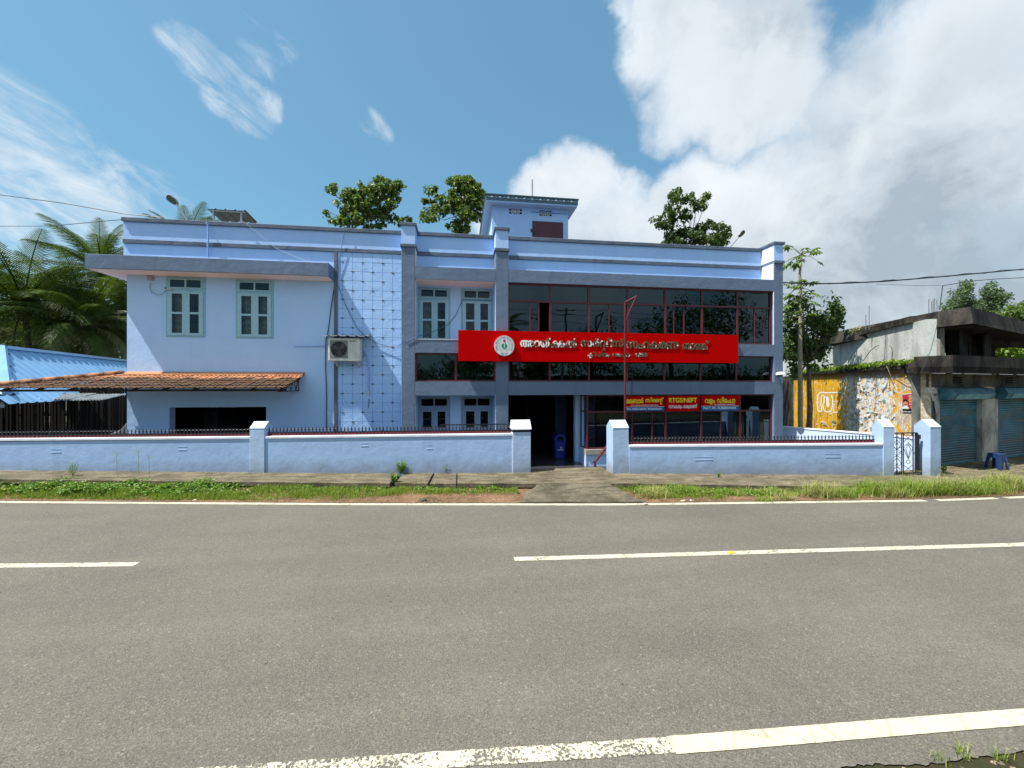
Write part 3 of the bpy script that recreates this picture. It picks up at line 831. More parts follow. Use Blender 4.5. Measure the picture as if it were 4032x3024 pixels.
sash(W4, YR + 0.02, 'teal wooden window partly behind the red sign with red curtain', [(0.1, 0.2, M['curtain']), (0.2, 0.46, M['redcurtain'])], M['teal'], M['teal2'])
sash(W5, YR + 0.02, 'ground floor window painted grey blue, left one', [], M['greyteal'], M['greyteal'])
sash(W6, YR + 0.02, 'ground floor window painted grey blue, right one', [], M['greyteal'], M['greyteal'])

# aluminium framed dark glazing
YG = F_ + 0.13
def gx(x): return XA(x, YG)
def glazing(X0, X1, Za, Zb, mull, trans, label, matg, extra=(), skip=(), fw=0.032):
    mb = MB(); d0, d1 = YG - 0.035, YG + 0.035
    mb.box(X0, X1, d0, d1, Za, Za + .05); mb.box(X0, X1, d0, d1, Zb - .045, Zb)
    mb.box(X0, X0 + .05, d0, d1, Za + .05, Zb - .045); mb.box(X1 - .05, X1, d0, d1, Za + .05, Zb - .045)
    for x in mull: mb.box(x - fw, x + fw, d0 + .002, d1, Za + .05, Zb - .045)
    xs = [X0 + .05] + [v for x in mull for v in (x - fw, x + fw)] + [X1 - .05]
    if trans:
        for i in range(0, len(xs), 2): mb.box(xs[i], xs[i + 1], d0 + .004, d1, trans - .03, trans + .03)
    for x, za, zb in extra: mb.box(x - .018, x + .018, d0 + .012, d1 - .01, za, zb)
    w = mb.build('window', M['maroon'], bank); tag(w, label)
    for i in range(0, len(xs), 2):
        for a, b in ([(Za + .05, trans - .03), (trans + .03, Zb - .045)] if trans else [(Za + .05, Zb - .045)]):
            cuts = sorted([e[0] for e in extra if xs[i] < e[0] < xs[i + 1] and e[1] < (a + b) / 2 < e[2]])
            seg = [xs[i]] + [v for c in cuts for v in (c - .018, c + .018)] + [xs[i + 1]]
            for j in range(0, len(seg), 2):
                k_ = (seg[j] + seg[j + 1]) / 2
                if any(s0 < k_ < s1 and a <= sz <= b for s0, s1, sz in skip): continue
                t_ = random.uniform(-.004, .004)
                MB().quad((seg[j], YG + t_, a), (seg[j + 1], YG - t_, a), (seg[j + 1], YG - t_ + random.uniform(-.003, .003), b), (seg[j], YG + t_, b)).build('pane', matg, w)
    return w
ms = [gx(2166), gx(2318), gx(2471.5), gx(2618), gx(2762.6), gx(2901.4)]
TRZ = 5.315
ex = [(gx(2087), 4.05, TRZ - .03), (gx(2121), 4.05, TRZ - .03), (gx(2397), 4.05, TRZ - .03), (gx(2652), 4.05, TRZ - .03), (gx(2692), 4.05, TRZ - .03), (gx(2970), 4.05, TRZ - .03)]
glazing(X2b + .001, X3a - .032, 4.001, 5.899, ms, TRZ, 'long band of dark upper windows with maroon frames and one slid open', M['tint'], ex, [(gx(2122), gx(2165), 4.6)])
glazing(X2b + .001, X3a - .001, 2.681, 3.584, [gx(2164), gx(2318), gx(2468), gx(2614), gx(2756), gx(2897)], None, 'low dark glass strip under the red sign', M['tint'])
glazing(X1b + .001, X2a - .001, 2.681, 3.584, [gx(1794.5)], None, 'short dark glass strip left of the second pier', M['tint'])
# ground floor shop front
XB = gx(2309)
glazing(XB, X3a - .001, 0.416, 2.239, [gx(2462), gx(2619.4), gx(2759.8), gx(2911.7)], at_y(2309, 1622.8, YG).z, 'ground floor shop front of dark film glass in maroon frames', M['tintlow'],
        [(gx(2488), .47, 1.6), (gx(2567), .47, 1.6), (gx(2836), .47, 1.6)])
MB().box(XB - .05, X3a - .001, YG - .10, YG + .10, 0.24, 0.414).build('stone_sill', M['beige'], bank, bevel=0.006)
MB().box(XB - .02, X3a - .001, YG - .05, YG + .10, Z0, 0.2399).build('plinth', M['blue'], bank)
MB().box(XB - .055, XB - .022, YG - .07, YG + .0, Z0, 0.2395).build('corner_strip', M['cap'], bank)
# side return of the shop front
sr = MB(); ysd = YG + .62
sr.box(XB - .02, XB + .02, YG + .036, YG + .07, .416, 2.239); sr.box(XB - .02, XB + .02, ysd - .04, ysd, .416, 2.239)
sr.box(XB - .018, XB + .018, YG + .07, ysd - .04, .416, .46); sr.box(XB - .018, XB + .018, YG + .07, ysd - .04, 1.64, 1.70); sr.box(XB - .018, XB + .018, YG + .07, ysd - .04, 2.2, 2.239)
sw = sr.build('window', M['maroon'], bank); tag(sw, 'narrow side light of the shop front beside the entrance')
for a, b in ((.46, 1.64), (1.70, 2.2)): MB().quad((XB, YG + .07, a), (XB, ysd - .04, a), (XB, ysd - .04, b), (XB, YG + .07, b)).build('pane', M['tintlow'], sw)
MB().box(XB - .03, XB + .12, YG + .101, ysd + .1, Z0, .414).build('plinth', M['blue'], bank)
MB().box(XB - .16, XB + .10, ysd + .12, ysd + .34, Z0, 2.239).build('inner_pier', M['blue'], bank)
MB().box(XB - .6, XB - .17, ysd + 1.3, ysd + 1.45, FL, 2.239).build('inner_wall', M['inside'], bank)
# shell of the building: floors, back wall, sides, roof
YB = P_ + 8.5
for (a, b, y0, y1, z0, z1, m_) in ((XL + .3, X3b, YB, YB + .2, Z0, 6.049, 'inside'), (XL, XL + .25, P_ + .251, YB + .2, Z0, ZB, 'blue'), (XL + .26, XL + .28, P_ + .26, YB - .01, Z0, ZB - .3, 'dark'), (XA(500, P_) + .3, X1a, P_ + 4.5, P_ + 4.6, Z0, 2.88, 'dark'), (X3b - .25, X3b, F_ + .87, YB - .001, Z0, ZB, 'blue'),  # the two dark sheets stand in for shade inside the garage
                         (X1a + .05, X1a + .25, P_ + .3, YB, Z0, 6.0, 'inside')):
    MB().box(a, b, y0, y1, z0, z1).build('wall', M[m_], bank)
MB().box(XL + .26, X3b - .26, P_ + .21, YB + .2, 6.05, 6.22).build('roof', M['slab'], bank)
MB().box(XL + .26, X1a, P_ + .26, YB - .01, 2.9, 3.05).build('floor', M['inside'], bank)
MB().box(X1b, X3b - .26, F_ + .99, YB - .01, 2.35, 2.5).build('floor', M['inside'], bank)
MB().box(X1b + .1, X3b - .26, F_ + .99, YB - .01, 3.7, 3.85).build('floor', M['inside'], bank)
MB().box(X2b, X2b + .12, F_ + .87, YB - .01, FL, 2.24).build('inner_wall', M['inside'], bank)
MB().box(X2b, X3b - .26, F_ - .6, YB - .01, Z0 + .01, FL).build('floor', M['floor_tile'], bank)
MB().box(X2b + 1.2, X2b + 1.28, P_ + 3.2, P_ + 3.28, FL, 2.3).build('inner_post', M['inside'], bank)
# lilac partition and columns glimpsed through the shop front
for x0, x1 in ((2655, 2742), (2345, 2385)): MB().box(gx(x0), gx(x1), F_ + 1.2, F_ + 1.5, FL, 2.2).build('inner_wall', M['blue'], bank)
for x in range(2030, 3040, 62): MB().box(gx(x), gx(x) + .05, YG + .35, YG + .40, 2.6, 3.6).build('blind_strip', M['curtain'] if x % 4 else M['inside'], bank)
# storeys of things inside: ceiling battens not visible

# ------------------------------------------------------------------ tiled awning on the left wing
XH = XL - 2.35; YE = F_ - 0.86; ZR, ZE = 2.885, 2.47
XRT = XA(1200, P_)
def ridge_y(X): return P_ - 0.02 if X >= XL else P_ - (XL - X) / (XL - XH) * (P_ - YE)
mt = NT('clay_tile')
s_ = mt.sep(); yy_ = mt.map(s_[1], P_ - 0.12, P_ - 0.80)
nn = mt.noise(2.6, 5, 0.65); nf = mt.noise(16, 4, 0.7)
mossf = mt.map(mt.math('ADD', yy_, mt.math('MULTIPLY', mt.math('SUBTRACT', nn, 0.5), 2.0)), 0.22, 0.72)
oi = mt.n('ShaderNodeObjectInfo')
cbase = mt.mix(oi.outputs['Random'], (0.44, 0.19, 0.10), (0.56, 0.28, 0.15))
cdirt = mt.mix(mt.map(nf, 0.35, 0.65), (0.075, 0.045, 0.030), (0.15, 0.085, 0.052))
cdirt = mt.mix(mt.map(nn, 0.58, 0.72), cdirt, (0.065, 0.062, 0.022))
mt.col(mt.mix(mossf, cbase, cdirt)).rough(0.85, 0.2); mt.bump(nf, 0.4, 0.01)
M['clay'] = mt.m
awn = MB()
tw, tl = 0.262, 0.33
prof = [(0, 0.0), (0.20, 0.028), (0.42, 0.004), (0.62, 0.030), (0.84, 0.010), (1.0, 0.034), (1.06, 0.022)]
tm = MB()
for (u0, h0), (u1, h1) in zip(prof[:-1], prof[1:]):
    tm.quad((u0 * tw, 0, h0 + .016), (u1 * tw, 0, h1 + .016), (u1 * tw, tl, h1), (u0 * tw, tl, h0))
    tm.quad((u0 * tw, 0, h0 - .004), (u1 * tw, 0, h1 - .004), (u1 * tw, 0, h1 + .016), (u0 * tw, 0, h0 + .016))
tme = tm.mesh('roof_tile', M['clay'])
frame = MB()
frame.box(XH + .2, XRT, YE + .02, YE + .09, ZE - .07, ZE - .015)
for k_ in range(1, 5):
    q = k_ / 5; y = YE + (P_ - YE) * q; z = ZE + (ZR - ZE) * q
    xa = next((X for X in np.arange(XH, XL + .05, .02) if ridge_y(X) >= y), XL); frame.box(xa + .1, XRT - .03, y, y + .04, z - .055, z - .02)
x = XH + .5
while x < XRT:
    yr = ridge_y(x); zr = ZE + (ZR - ZE) * (yr - YE) / (P_ - YE)
    frame.bar((x, YE + .03, ZE - .05), (x, yr - .03, zr - .06), 0.05); x += 0.75
aw = frame.build('awning', M['wood'], bank); tag(aw, 'lean-to awning of orange and mossy clay tiles')
slope = math.atan2(ZR - ZE, P_ - YE); Ls = math.hypot(ZR - ZE, P_ - YE)
nr = 6; exq = Ls / nr
ncol = int((XRT - XH) / (tw * 0.985))
for r in range(nr):
    for c in range(ncol):
        x = XRT - (c + 1) * tw * 0.985
        s0 = r * exq; y = YE + s0 * math.cos(slope) - .03; z = ZE + s0 * math.sin(slope)
        if y + 0.10 > ridge_y(x + tw / 2): continue
        inst('roof_tile', tme, aw, (x + random.uniform(-.008, .008), y + random.uniform(-.014, .014), z + random.uniform(0, .010)),
             (slope - 0.045 + random.uniform(-.03, .03), random.uniform(-.02, .02), random.uniform(-.03, .03)))
# wall flashing in long pieces, hip of half round tiles
x = XL + .02
while x < XRT - .05:
    x2 = min(x + 1.05, XRT)
    MB().loft([(x, P_ - .002, ZR + .09), (x, P_ - .20, ZR + .018), (x, P_ - .20, ZR - .01), (x, P_ - .002, ZR - .01)],
              [(x2 + .0, P_ - .002, ZR + .09), (x2, P_ - .20, ZR + .018 - .004), (x2, P_ - .20, ZR - .01), (x2, P_ - .002, ZR - .01)]).build('flashing_tile', M['clay'], aw, weld=True)
    x = x2 + .004
mh = NT('grimy_ridge_tile'); nh = mh.noise(6, 5, 0.7)
mh.col(mh.mix(mh.map(nh, 0.42, 0.62), (0.40, 0.20, 0.12), (0.10, 0.065, 0.045))).rough(0.9, 0.2); mh.bump(nh, 0.4, 0.02)
nh_ = 7
for i in range(nh_):
    q0, q1 = i / nh_, (i + 1.08) / nh_
    a = Vector((XL - .05 + (XH - XL) * q0, ridge_y(XL) + (YE - P_ + .04) * q0, ZR + .05 + (ZE - ZR) * q0)); b = Vector((XL - .05 + (XH - XL) * q1, P_ - .02 + (YE - P_ + .04) * q1, ZR + .05 + (ZE - ZR) * q1))
    MB().tube([a, b], [0.075, 0.092], 8).build('ridge_tile', mh.m, aw, smooth=True)
br = MB()
XRB = XRT - .18
br.bar((XRB, YE + .05, ZE - .08), (XRB, P_ - .01, ZE - .08), .035); 
for q in (.1, .35, .6, .85): br.bar((XRB, YE + (P_ - YE) * q, ZE - .07), (XRB, YE + (P_ - YE) * min(1, q + .14), ZE + (ZR - ZE) * min(.95, q + .14)), .018); br.bar((XRB, YE + (P_ - YE) * min(1, q + .14), ZE + (ZR - ZE) * min(.95, q + .14)), (XRB, YE + (P_ - YE) * min(1, q + .25), ZE - .07), .018)
br.build('bracket', M['black'], aw)

# ------------------------------------------------------------------ roof-top stair tower
YT = 15.6
def tw_(x, y, Y=YT): return at_y(x, y, Y)
TX0, TX1 = XA(1937.4, YT), XA(2236.9, YT)
ZF1, ZF0 = at_y(1910, 760.5, YT - .33).z, at_y(1910, 791, YT - .33).z
tower = MB()
HD = (tw_(2099, 0).x, tw_(2217, 0).x, 6.2, tw_(2099, 870).z)
V1 = (tw_(2005, 0).x, tw_(2055, 0).x, tw_(2005, 841).z, tw_(2005, 820).z); V2 = (tw_(2124, 0).x, tw_(2173, 0).x, tw_(2124, 849).z, tw_(2124, 827.5).z)
holed(tower, TX0, TX1, 6.2, ZF0 - .001, YT, 0.15, [HD, V1, V2])
tower.box(TX0 + .01, TX0 + .15, YT + .151, YT + 5, 6.2, ZF0 - .001); tower.box(TX1 - .15, TX1, YT + .151, YT + 5, 6.2, ZF0 - .001); tower.box(TX0 + .151, TX1 - .151, YT + 4.8, YT + 5, 6.2, ZF0 - .001)
tw = tower.build('stair_tower', M['blue_upper'], bank); tag(tw, 'small roof top stair tower with a maroon hatch and carved fascia')
EX0, EX1, EY0, EY1 = XA(1911, YT - .33), XA(2276, YT - .33), YT - .33, YT + 5.6
MB().box(EX0 + .02, EX1 - .02, EY0 + .02, EY1, ZF0, ZF0 + .06).build('eave_slab', M['blue_upper'], tw)
MB().box(EX0, EX1, EY0, EY1 + .02, ZF0 + .0605, ZF1 - .05).build('fascia', simple('green_blue_fascia', (0.085, 0.15, 0.21), 0.6, 0.4, var=.25, scale=10), tw)
MB().box(EX0 - .03, EX1 + .03, EY0 - .03, EY1 + .04, ZF1 - .0495, ZF1).build('fascia_cap', simple('dark_teal_coping', (0.055, 0.10, 0.12), 0.7, 0.3, var=.3, scale=9), tw, bevel=.008)
om = MB(); hh_ = (ZF1 - ZF0 - .11) * .36; ww_ = (EX1 - EX0) / 11.6
for k_ in range(8):
    g0, g1 = math.pi / 4 * k_, math.pi / 4 * (k_ + 1); r0 = 1.0 if k_ % 2 == 0 else .55; r1 = .55 if k_ % 2 == 0 else 1.0
    om.tri((0, -.05, 0), (math.cos(g0) * ww_ * .36 * r0, 0, math.sin(g0) * hh_ * r0), (math.cos(g1) * ww_ * .36 * r1, 0, math.sin(g1) * hh_ * r1))
om.tube([(-ww_ * .5, -.012, 0), (-ww_ * .36, -.02, 0)], .012, 4); om.tube([(ww_ * .36, -.02, 0), (ww_ * .5, -.012, 0)], .012, 4)
ome = om.mesh('ornament', simple('pale_blue_ornament', (0.20, 0.30, 0.38), 0.6, 0.3, var=.3, scale=30))
for i in range(11): inst('ornament', ome, tw, (EX0 + ww_ * (i + .8), EY0 - .004, (ZF0 + ZF1) / 2 + .01))
MB().box(HD[0] + .004, HD[1] - .004, YT - .02, YT + .03, HD[2], HD[3] - .004).build('hatch', M['hatch'], tw)
MB().box(HD[0] - .10, HD[0] + .04, YT - .05, YT - .021, HD[3] - .45, HD[3] - .33).build('latch', M['hatch'], tw)
MB().box(HD[0] - .03, HD[0] - .002, YT - .03, YT - .001, HD[2], HD[3]).build('hatch_rail', M['black'], tw)
MB().tube([(HD[0] - .1, YT - .03, HD[3] + .36), (TX1 - .01, YT - .03, HD[3] + .36)], .018, 6).build('conduit', M['bluepipe'], tw)
for V in (V1, V2):
    MB().box(V[0], V[1], YT + .10, YT + .11, V[2], V[3]).build('vent_back', M['dark'], tw)
    vb = MB(); cx = (V[0] + V[1]) / 2; cz = (V[2] + V[3]) / 2; r_ = (V[3] - V[2]) * .42
    for s_ in (-1, 1):
        pts = [(cx + s_ * r_ * 1.25 + math.cos(g) * r_ * .75, YT + .03, cz + math.sin(g) * r_ * .75) for g in np.linspace(0, 2 * math.pi, 9)]; vb.tube(pts, .022, 4)
    vb.tube([(V[0], YT + .03, cz), (V[1], YT + .03, cz)], .018, 4); vb.tube([(cx, YT + .03, V[2]), (cx, YT + .03, V[3])], .018, 4)
    vb.build('vent', M['cap'], tw)
pr = thing('antenna', 'thin upright grey pipe standing on the stair tower roof', 'pole', at_y(2096, 770, YT + .5)[:])
a_ = at_y(2096, 772, YT + .5); MB().tube([(a_.x, a_.y, ZF1 - .03), (a_.x, a_.y, at_y(2096, 707, YT + .5).z)], .03, 8).build('pipe', M['steel'], pr)

# ------------------------------------------------------------------ boundary walls
def gable_post(parent, x0, x1, yf, dep, zb, ze, zr, rotdir=None, mat='pillarblue'):
    """post with a gabled top, ridge parallel to its front"""
    if rotdir is None: rotdir = Vector((1, 0, 0))
    d = Vector(rotdir).normalized(); n = Vector((-d.y, d.x, 0)); o = Vector((x0, yf, 0)); w_ = (x1 - x0) / d.x
    P = lambda a, b, z: tuple(o + d * a + n * b + Vector((0, 0, z)))
    mb = MB()
    mb.loft([P(0, 0, zb), P(0, dep, zb), P(0, dep, ze), P(0, dep / 2, zr), P(0, 0, ze)], [P(w_, 0, zb), P(w_, dep, zb), P(w_, dep, ze), P(w_, dep / 2, zr), P(w_, 0, ze)])
    b_ = mb.build('pillar', M[mat], parent, weld=True, bevel=.008)
    cap = MB(); e = .006
    cap.loft([P(-.0, -e, ze), P(-.0, -e, ze + .02), P(0, dep / 2, zr + .014), P(0, dep + e, ze + .02), P(0, dep + e, ze), P(0, dep / 2, zr + .002)],
             [P(w_, -e, ze), P(w_, -e, ze + .02), P(w_, dep / 2, zr + .014), P(w_, dep + e, ze + .02), P(w_, dep + e, ze), P(w_, dep / 2, zr + .002)])
    cap.build('pillar_cap', M['cap2'], parent, weld=True)
dL = Vector((1, -0.0788, 0)); dR = Vector((B3.x - A3.x, B3.y - A3.y, 0)).normalized()
def XWL(x):                                     # X on the left wall's front for a picture column
    u = U(x); k = (SN + u * CS) / (CS - u * SN); return (10.8 + 0.0788 * 1.436) * k / (1 + 0.0788 * k)
def XWR(x):
    u = U(x); k = (SN + u * CS) / (CS - u * SN); s_ = (B3.y - A3.y) / (B3.x - A3.x); return (A3.y - s_ * A3.x) * k / (1 - s_ * k)
ZCL = lambda X: float(np.interp(X, [-14, 1.5], [1.155, 1.238]))
ZCR = lambda X: float(np.interp(X, [A3.x, B3.x], [0.93, 0.975]))
wl_ = thing('boundary_wall', 'long blue plastered boundary wall left of the entrance with a white top', 'wall', (XWL(1000), YWL(XWL(1000)), .2))
wr_ = thing('boundary_wall', 'blue plastered boundary wall between the entrance and the small iron gate', 'wall', (XWR(2900), YWR(XWR(2900)), .1))
def wall_run(parent, Xa, Xb, fy, zt, th=0.20, capo=0.02):
    n = max(1, int((Xb - Xa) / .5)); mb = MB(); cp = MB()
    for i in range(n):
        a, b = Xa + (Xb - Xa) * i / n, Xa + (Xb - Xa) * (i + 1) / n
        for (A, B) in (((a, fy(a)), (b, fy(b))),):
            mb.quad((a, fy(a), Z0), (b, fy(b), Z0), (b, fy(b), zt(b) - .06), (a, fy(a), zt(a) - .06))
            mb.quad((b, fy(b) + th, Z0), (a, fy(a) + th, Z0), (a, fy(a) + th, zt(a) - .06), (b, fy(b) + th, zt(b) - .06))
    mb.quad((Xa, fy(Xa), Z0), (Xa, fy(Xa), zt(Xa) - .06), (Xa, fy(Xa) + th, zt(Xa) - .06), (Xa, fy(Xa) + th, Z0))
    mb.quad((Xb, fy(Xb), Z0), (Xb, fy(Xb) + th, Z0), (Xb, fy(Xb) + th, zt(Xb) - .06), (Xb, fy(Xb), zt(Xb) - .06))
    mb.build('wall', M['wallblue'], parent, weld=True)
    cp.loft([(Xa, fy(Xa) - capo, zt(Xa) - .0595), (Xa, fy(Xa) - capo, zt(Xa)), (Xa, fy(Xa) + th + capo, zt(Xa) + .01), (Xa, fy(Xa) + th + capo, zt(Xa) - .0595)],
            [(Xb, fy(Xb) - capo, zt(Xb) - .0595), (Xb, fy(Xb) - capo, zt(Xb)), (Xb, fy(Xb) + th + capo, zt(Xb) + .01), (Xb, fy(Xb) + th + capo, zt(Xb) - .0595)])
    cp.build('coping', M['cap'], parent, weld=True, bevel=.006)
xm0, xm1 = XWL(985), XWL(1043); xe0 = XWL(2020)
wall_run(wl_, -30, xm0 - .001, YWL, ZCL)
wall_run(wl_, xm1 + .001, xe0 - .001, YWL, ZCL)
gable_post(wl_, xm0, xm1, YWL(xm0) - .03, .42, Z0, 1.41, 1.575, dL)
# end pillar with an overhanging cap
pe0, pe1 = XWL(2019), XWL(2090)
MB().box(pe0, pe1, YWL(pe0) - .035, YWL(pe0) + .42, Z0, 1.28).build('pillar', M['pillarblue'], wl_, bevel=.008)
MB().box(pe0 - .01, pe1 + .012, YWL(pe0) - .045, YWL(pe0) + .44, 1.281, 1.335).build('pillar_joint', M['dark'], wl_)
y0_ = YWL(pe0) - .06; pc = MB()
pc.loft([(pe0 - .03, y0_, 1.336), (pe0 - .03, y0_, 1.37), (pe0 - .03, y0_ + .26, 1.60), (pe0 - .03, y0_ + .52, 1.37), (pe0 - .03, y0_ + .52, 1.336)],
        [(pe1 + .02, y0_, 1.336), (pe1 + .02, y0_, 1.37), (pe1 + .02, y0_ + .26, 1.60), (pe1 + .02, y0_ + .52, 1.37), (pe1 + .02, y0_ + .52, 1.336)])
pc.build('pillar_cap', M['cap'], wl_, weld=True, bevel=.01)
MB().box(pe0 - .012, pe0 - .001, YWL(pe0) - .03, YWL(pe0) + .0, ZS(pe0) , 1.17).build('drain_pipe', M['cap'], wl_)
# right wall
q0, q1 = XWR(2411), XWR(2477.5); r0_, r1_ = XWR(3475), XWR(3519.5)
wall_run(wr_, q1 + .001, r0_ - .001, YWR, ZCR)
gable_post(wr_, q0, q1, YWR(q0) - .03, .47, Z0, 1.39, 1.585, Vector((1, 0, 0)))
gable_post(wr_, r0_, r1_, YWR(r0_) - .02, .36, Z0, 1.41, 1.60, dR)
for (px, py, pw, ph, wp, f_) in ((700, 1758, 36, 14, wl_, 0), (2737, 1798, 70, 14, wr_, 1), (3250, 1785, 58, 16, wr_, 1), (200, 1768, 40, 14, wl_, 0), (1680, 1752, 22, 16, wl_, 0), (1420, 1745, 30, 12, wl_, 0)):
    fx = XWR if f_ else XWL; fy = YWR if f_ else YWL; xa, xb = fx(px), fx(px + pw)
    ta = xa * SN + fy(xa) * CS; zt_, zb_ = H + ta * (1512 - py) / FPX, H + ta * (1512 - py - ph) / FPX
    MB().loft([(xa, fy(xa) - .001, zb_), (xb, fy(xb) - .001, zb_), (xb, fy(xb) - .001, zb_ + .014), (xa, fy(xa) - .001, zb_ + .014)],
              [(xa, fy(xa) - .008, zb_), (xb, fy(xb) - .008, zb_ + .004), (xb, fy(xb) - .006, zb_ + .012), (xa, fy(xa) - .006, zb_ + .012)]).build('plaster_ledge', M['wallblue'], wp, weld=True)
    MB().loft([(xa, fy(xa) - .001, zt_ - .012), (xb, fy(xb) - .001, zt_ - .016), (xb, fy(xb) - .001, zt_), (xa, fy(xa) - .001, zt_)],
              [(xa, fy(xa) - .005, zt_ - .01), (xb, fy(xb) - .005, zt_ - .012), (xb, fy(xb) - .004, zt_), (xa, fy(xa) - .004, zt_)]).build('plaster_ledge', M['wallblue'], wp, weld=True)
# the free pillar right of the gate
gp = thing('gate_pillar', 'free standing pale blue gable topped pillar right of the iron gate', 'pillar', at_t(3680, 1871, 10.9)[:])
G4 = at_t(3663, 1871, 10.9); G5 = at_t(3705.5, 1871, 10.95)
gable_post(gp, G4.x, G5.x, G4.y, .40, -.05, 1.40, 1.60, Vector((G5.x - G4.x, G5.y - G4.y, 0)), 'pillarblue')

# cast iron railings on the two walls
ring = MB(); pk = MB(); pit = 0.094
pk.box(-.006, .006, -.006, .006, 0.0, .20)
pk.v += [(-.017, 0, .195), (0, 0, .235), (.017, 0, .195), (0, -.010, .200), (0, .010, .200)]; n = len(pk.v) - 5; pk.f += [(n, n + 3, n + 1), (n + 3, n + 2, n + 1), (n + 2, n + 4, n + 1), (n + 4, n, n + 1)]
pk.v += [(-.018, -.004, .178), (.018, -.004, .178), (.018, -.004, .190), (-.018, -.004, .190)]; n = len(pk.v) - 4; pk.f.append((n, n + 1, n + 2, n + 3))
for s_ in (-1, 1):
    pts = [(0, 0, .085)] + [(s_ * (.047 - .040 * math.cos(g)), 0, .135 + .045 * math.sin(g)) for g in np.linspace(-1.3, 1.9, 6)]
    pk.tube(pts, .0065, 4, False)
pkm = pk.mesh('picket', M['black'])
rg = MB()
rg.disc((0, -.004, .042), .028, 10, r2=.008)
rg.disc((0, -.006, .042), .010, 6)
rgm = rg.mesh('ring', M['redring'])
def railing(label, Xa, Xb, fy, zt):
    c = (Xa + Xb) / 2
    t = thing('railing', label, 'railing', (c, fy(c) + .10, zt(c)), group=None)
    y_ = lambda X: fy(X) + .09
    for zo, r_, nm, m_ in ((.012, .012, 'bottom_rail', 'maroon'), (.088, .008, 'middle_rail', 'black')):
        MB().loft([(Xa, y_(Xa) - r_, zt(Xa) + zo - r_), (Xa, y_(Xa) + r_, zt(Xa) + zo - r_), (Xa, y_(Xa) + r_, zt(Xa) + zo + r_), (Xa, y_(Xa) - r_, zt(Xa) + zo + r_)],
                  [(Xb, y_(Xb) - r_, zt(Xb) + zo - r_), (Xb, y_(Xb) + r_, zt(Xb) + zo - r_), (Xb, y_(Xb) + r_, zt(Xb) + zo + r_), (Xb, y_(Xb) - r_, zt(Xb) + zo + r_)]).build(nm, M[m_], t)
    bk = MB(); bk.quad((Xa, y_(Xa) + .012, zt(Xa) + .02), (Xb, y_(Xb) + .012, zt(Xb) + .02), (Xb, y_(Xb) + .012, zt(Xb) + .078), (Xa, y_(Xa) + .012, zt(Xa) + .078)); bk.build('backing_strip', M['maroon'], t)
    n_ = int((Xb - Xa) / pit); rz = math.atan2(fy(Xb) - fy(Xa), Xb - Xa)
    for i in range(n_):
        X = Xa + (i + .5) * pit
        inst('picket', pkm, t, (X, y_(X), zt(X)), (0, random.uniform(-.02, .02), rz))
        inst('ring', rgm, t, (X, y_(X), zt(X)), (0, 0, rz))
XLV = XWL(-60)
railing('black iron railing with red rings on the wall left of the small mid pillar', XLV, xm0 - .03, YWL, ZCL)
railing('black iron railing with red rings between the mid pillar and the entrance pillar', xm1 + .03, xe0 - .04, YWL, ZCL)
railing('black iron railing with red rings on the wall right of the entrance', q1 + .03, XWR(3458), YWR, ZCR)
MB  # handrail folded along the railing
hr = thing('gate_rail', 'flat black iron bar lying along the railing left of the entrance pillar', 'bar', (XWL(1860), YWL(XWL(1860)) + .16, 1.4))
MB().box(XWL(1732), xe0 - .02, YWL(XWL(1860)) + .16, YWL(XWL(1860)) + .19, 1.455, 1.485).build('rail', M['black'], hr)

# ------------------------------------------------------------------ the long red sign
YS_ = F_ - 0.20
sx0, sx1 = XA(1804, YS_), XA(2906.5, YS_)
sz1, sz0 = at_y(1805, 1299.5, YS_).z, at_y(1805, 1421, YS_).z
sign = thing('sign_board', 'long bright red sign board with a round emblem and raised white lettering', 'sign', ((sx0 + sx1) / 2, F_, sz0))
M['red'] = simple('red_sign_panel', (0.52, 0.0, 0.0), 0.4, 0.04, var=0.05, scale=1.2)
npan = 4
for i in range(npan):
    a, b = sx0 + (sx1 - sx0) * i / npan, sx0 + (sx1 - sx0) * (i + 1) / npan
    MB().box(a + .0006, b - .0006, YS_ + random.uniform(0, .0012), F_ - .01, sz0, sz1).build('panel', M['red'], sign)
# raised letters: white acrylic, with dark tree reflections painted into the face colour
ml = NT('painted_reflection_letter')
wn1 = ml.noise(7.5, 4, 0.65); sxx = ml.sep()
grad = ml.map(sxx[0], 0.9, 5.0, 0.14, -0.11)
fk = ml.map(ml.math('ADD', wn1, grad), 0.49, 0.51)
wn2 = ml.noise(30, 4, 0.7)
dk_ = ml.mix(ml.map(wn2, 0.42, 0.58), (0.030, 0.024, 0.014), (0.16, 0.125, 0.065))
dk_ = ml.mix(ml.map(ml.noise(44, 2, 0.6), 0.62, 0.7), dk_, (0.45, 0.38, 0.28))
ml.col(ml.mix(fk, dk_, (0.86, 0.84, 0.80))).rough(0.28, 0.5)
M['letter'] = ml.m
M['letterside'] = simple('dark_letter_side', (0.03, 0.025, 0.02), 0.5, 0.4)
cs_main = []
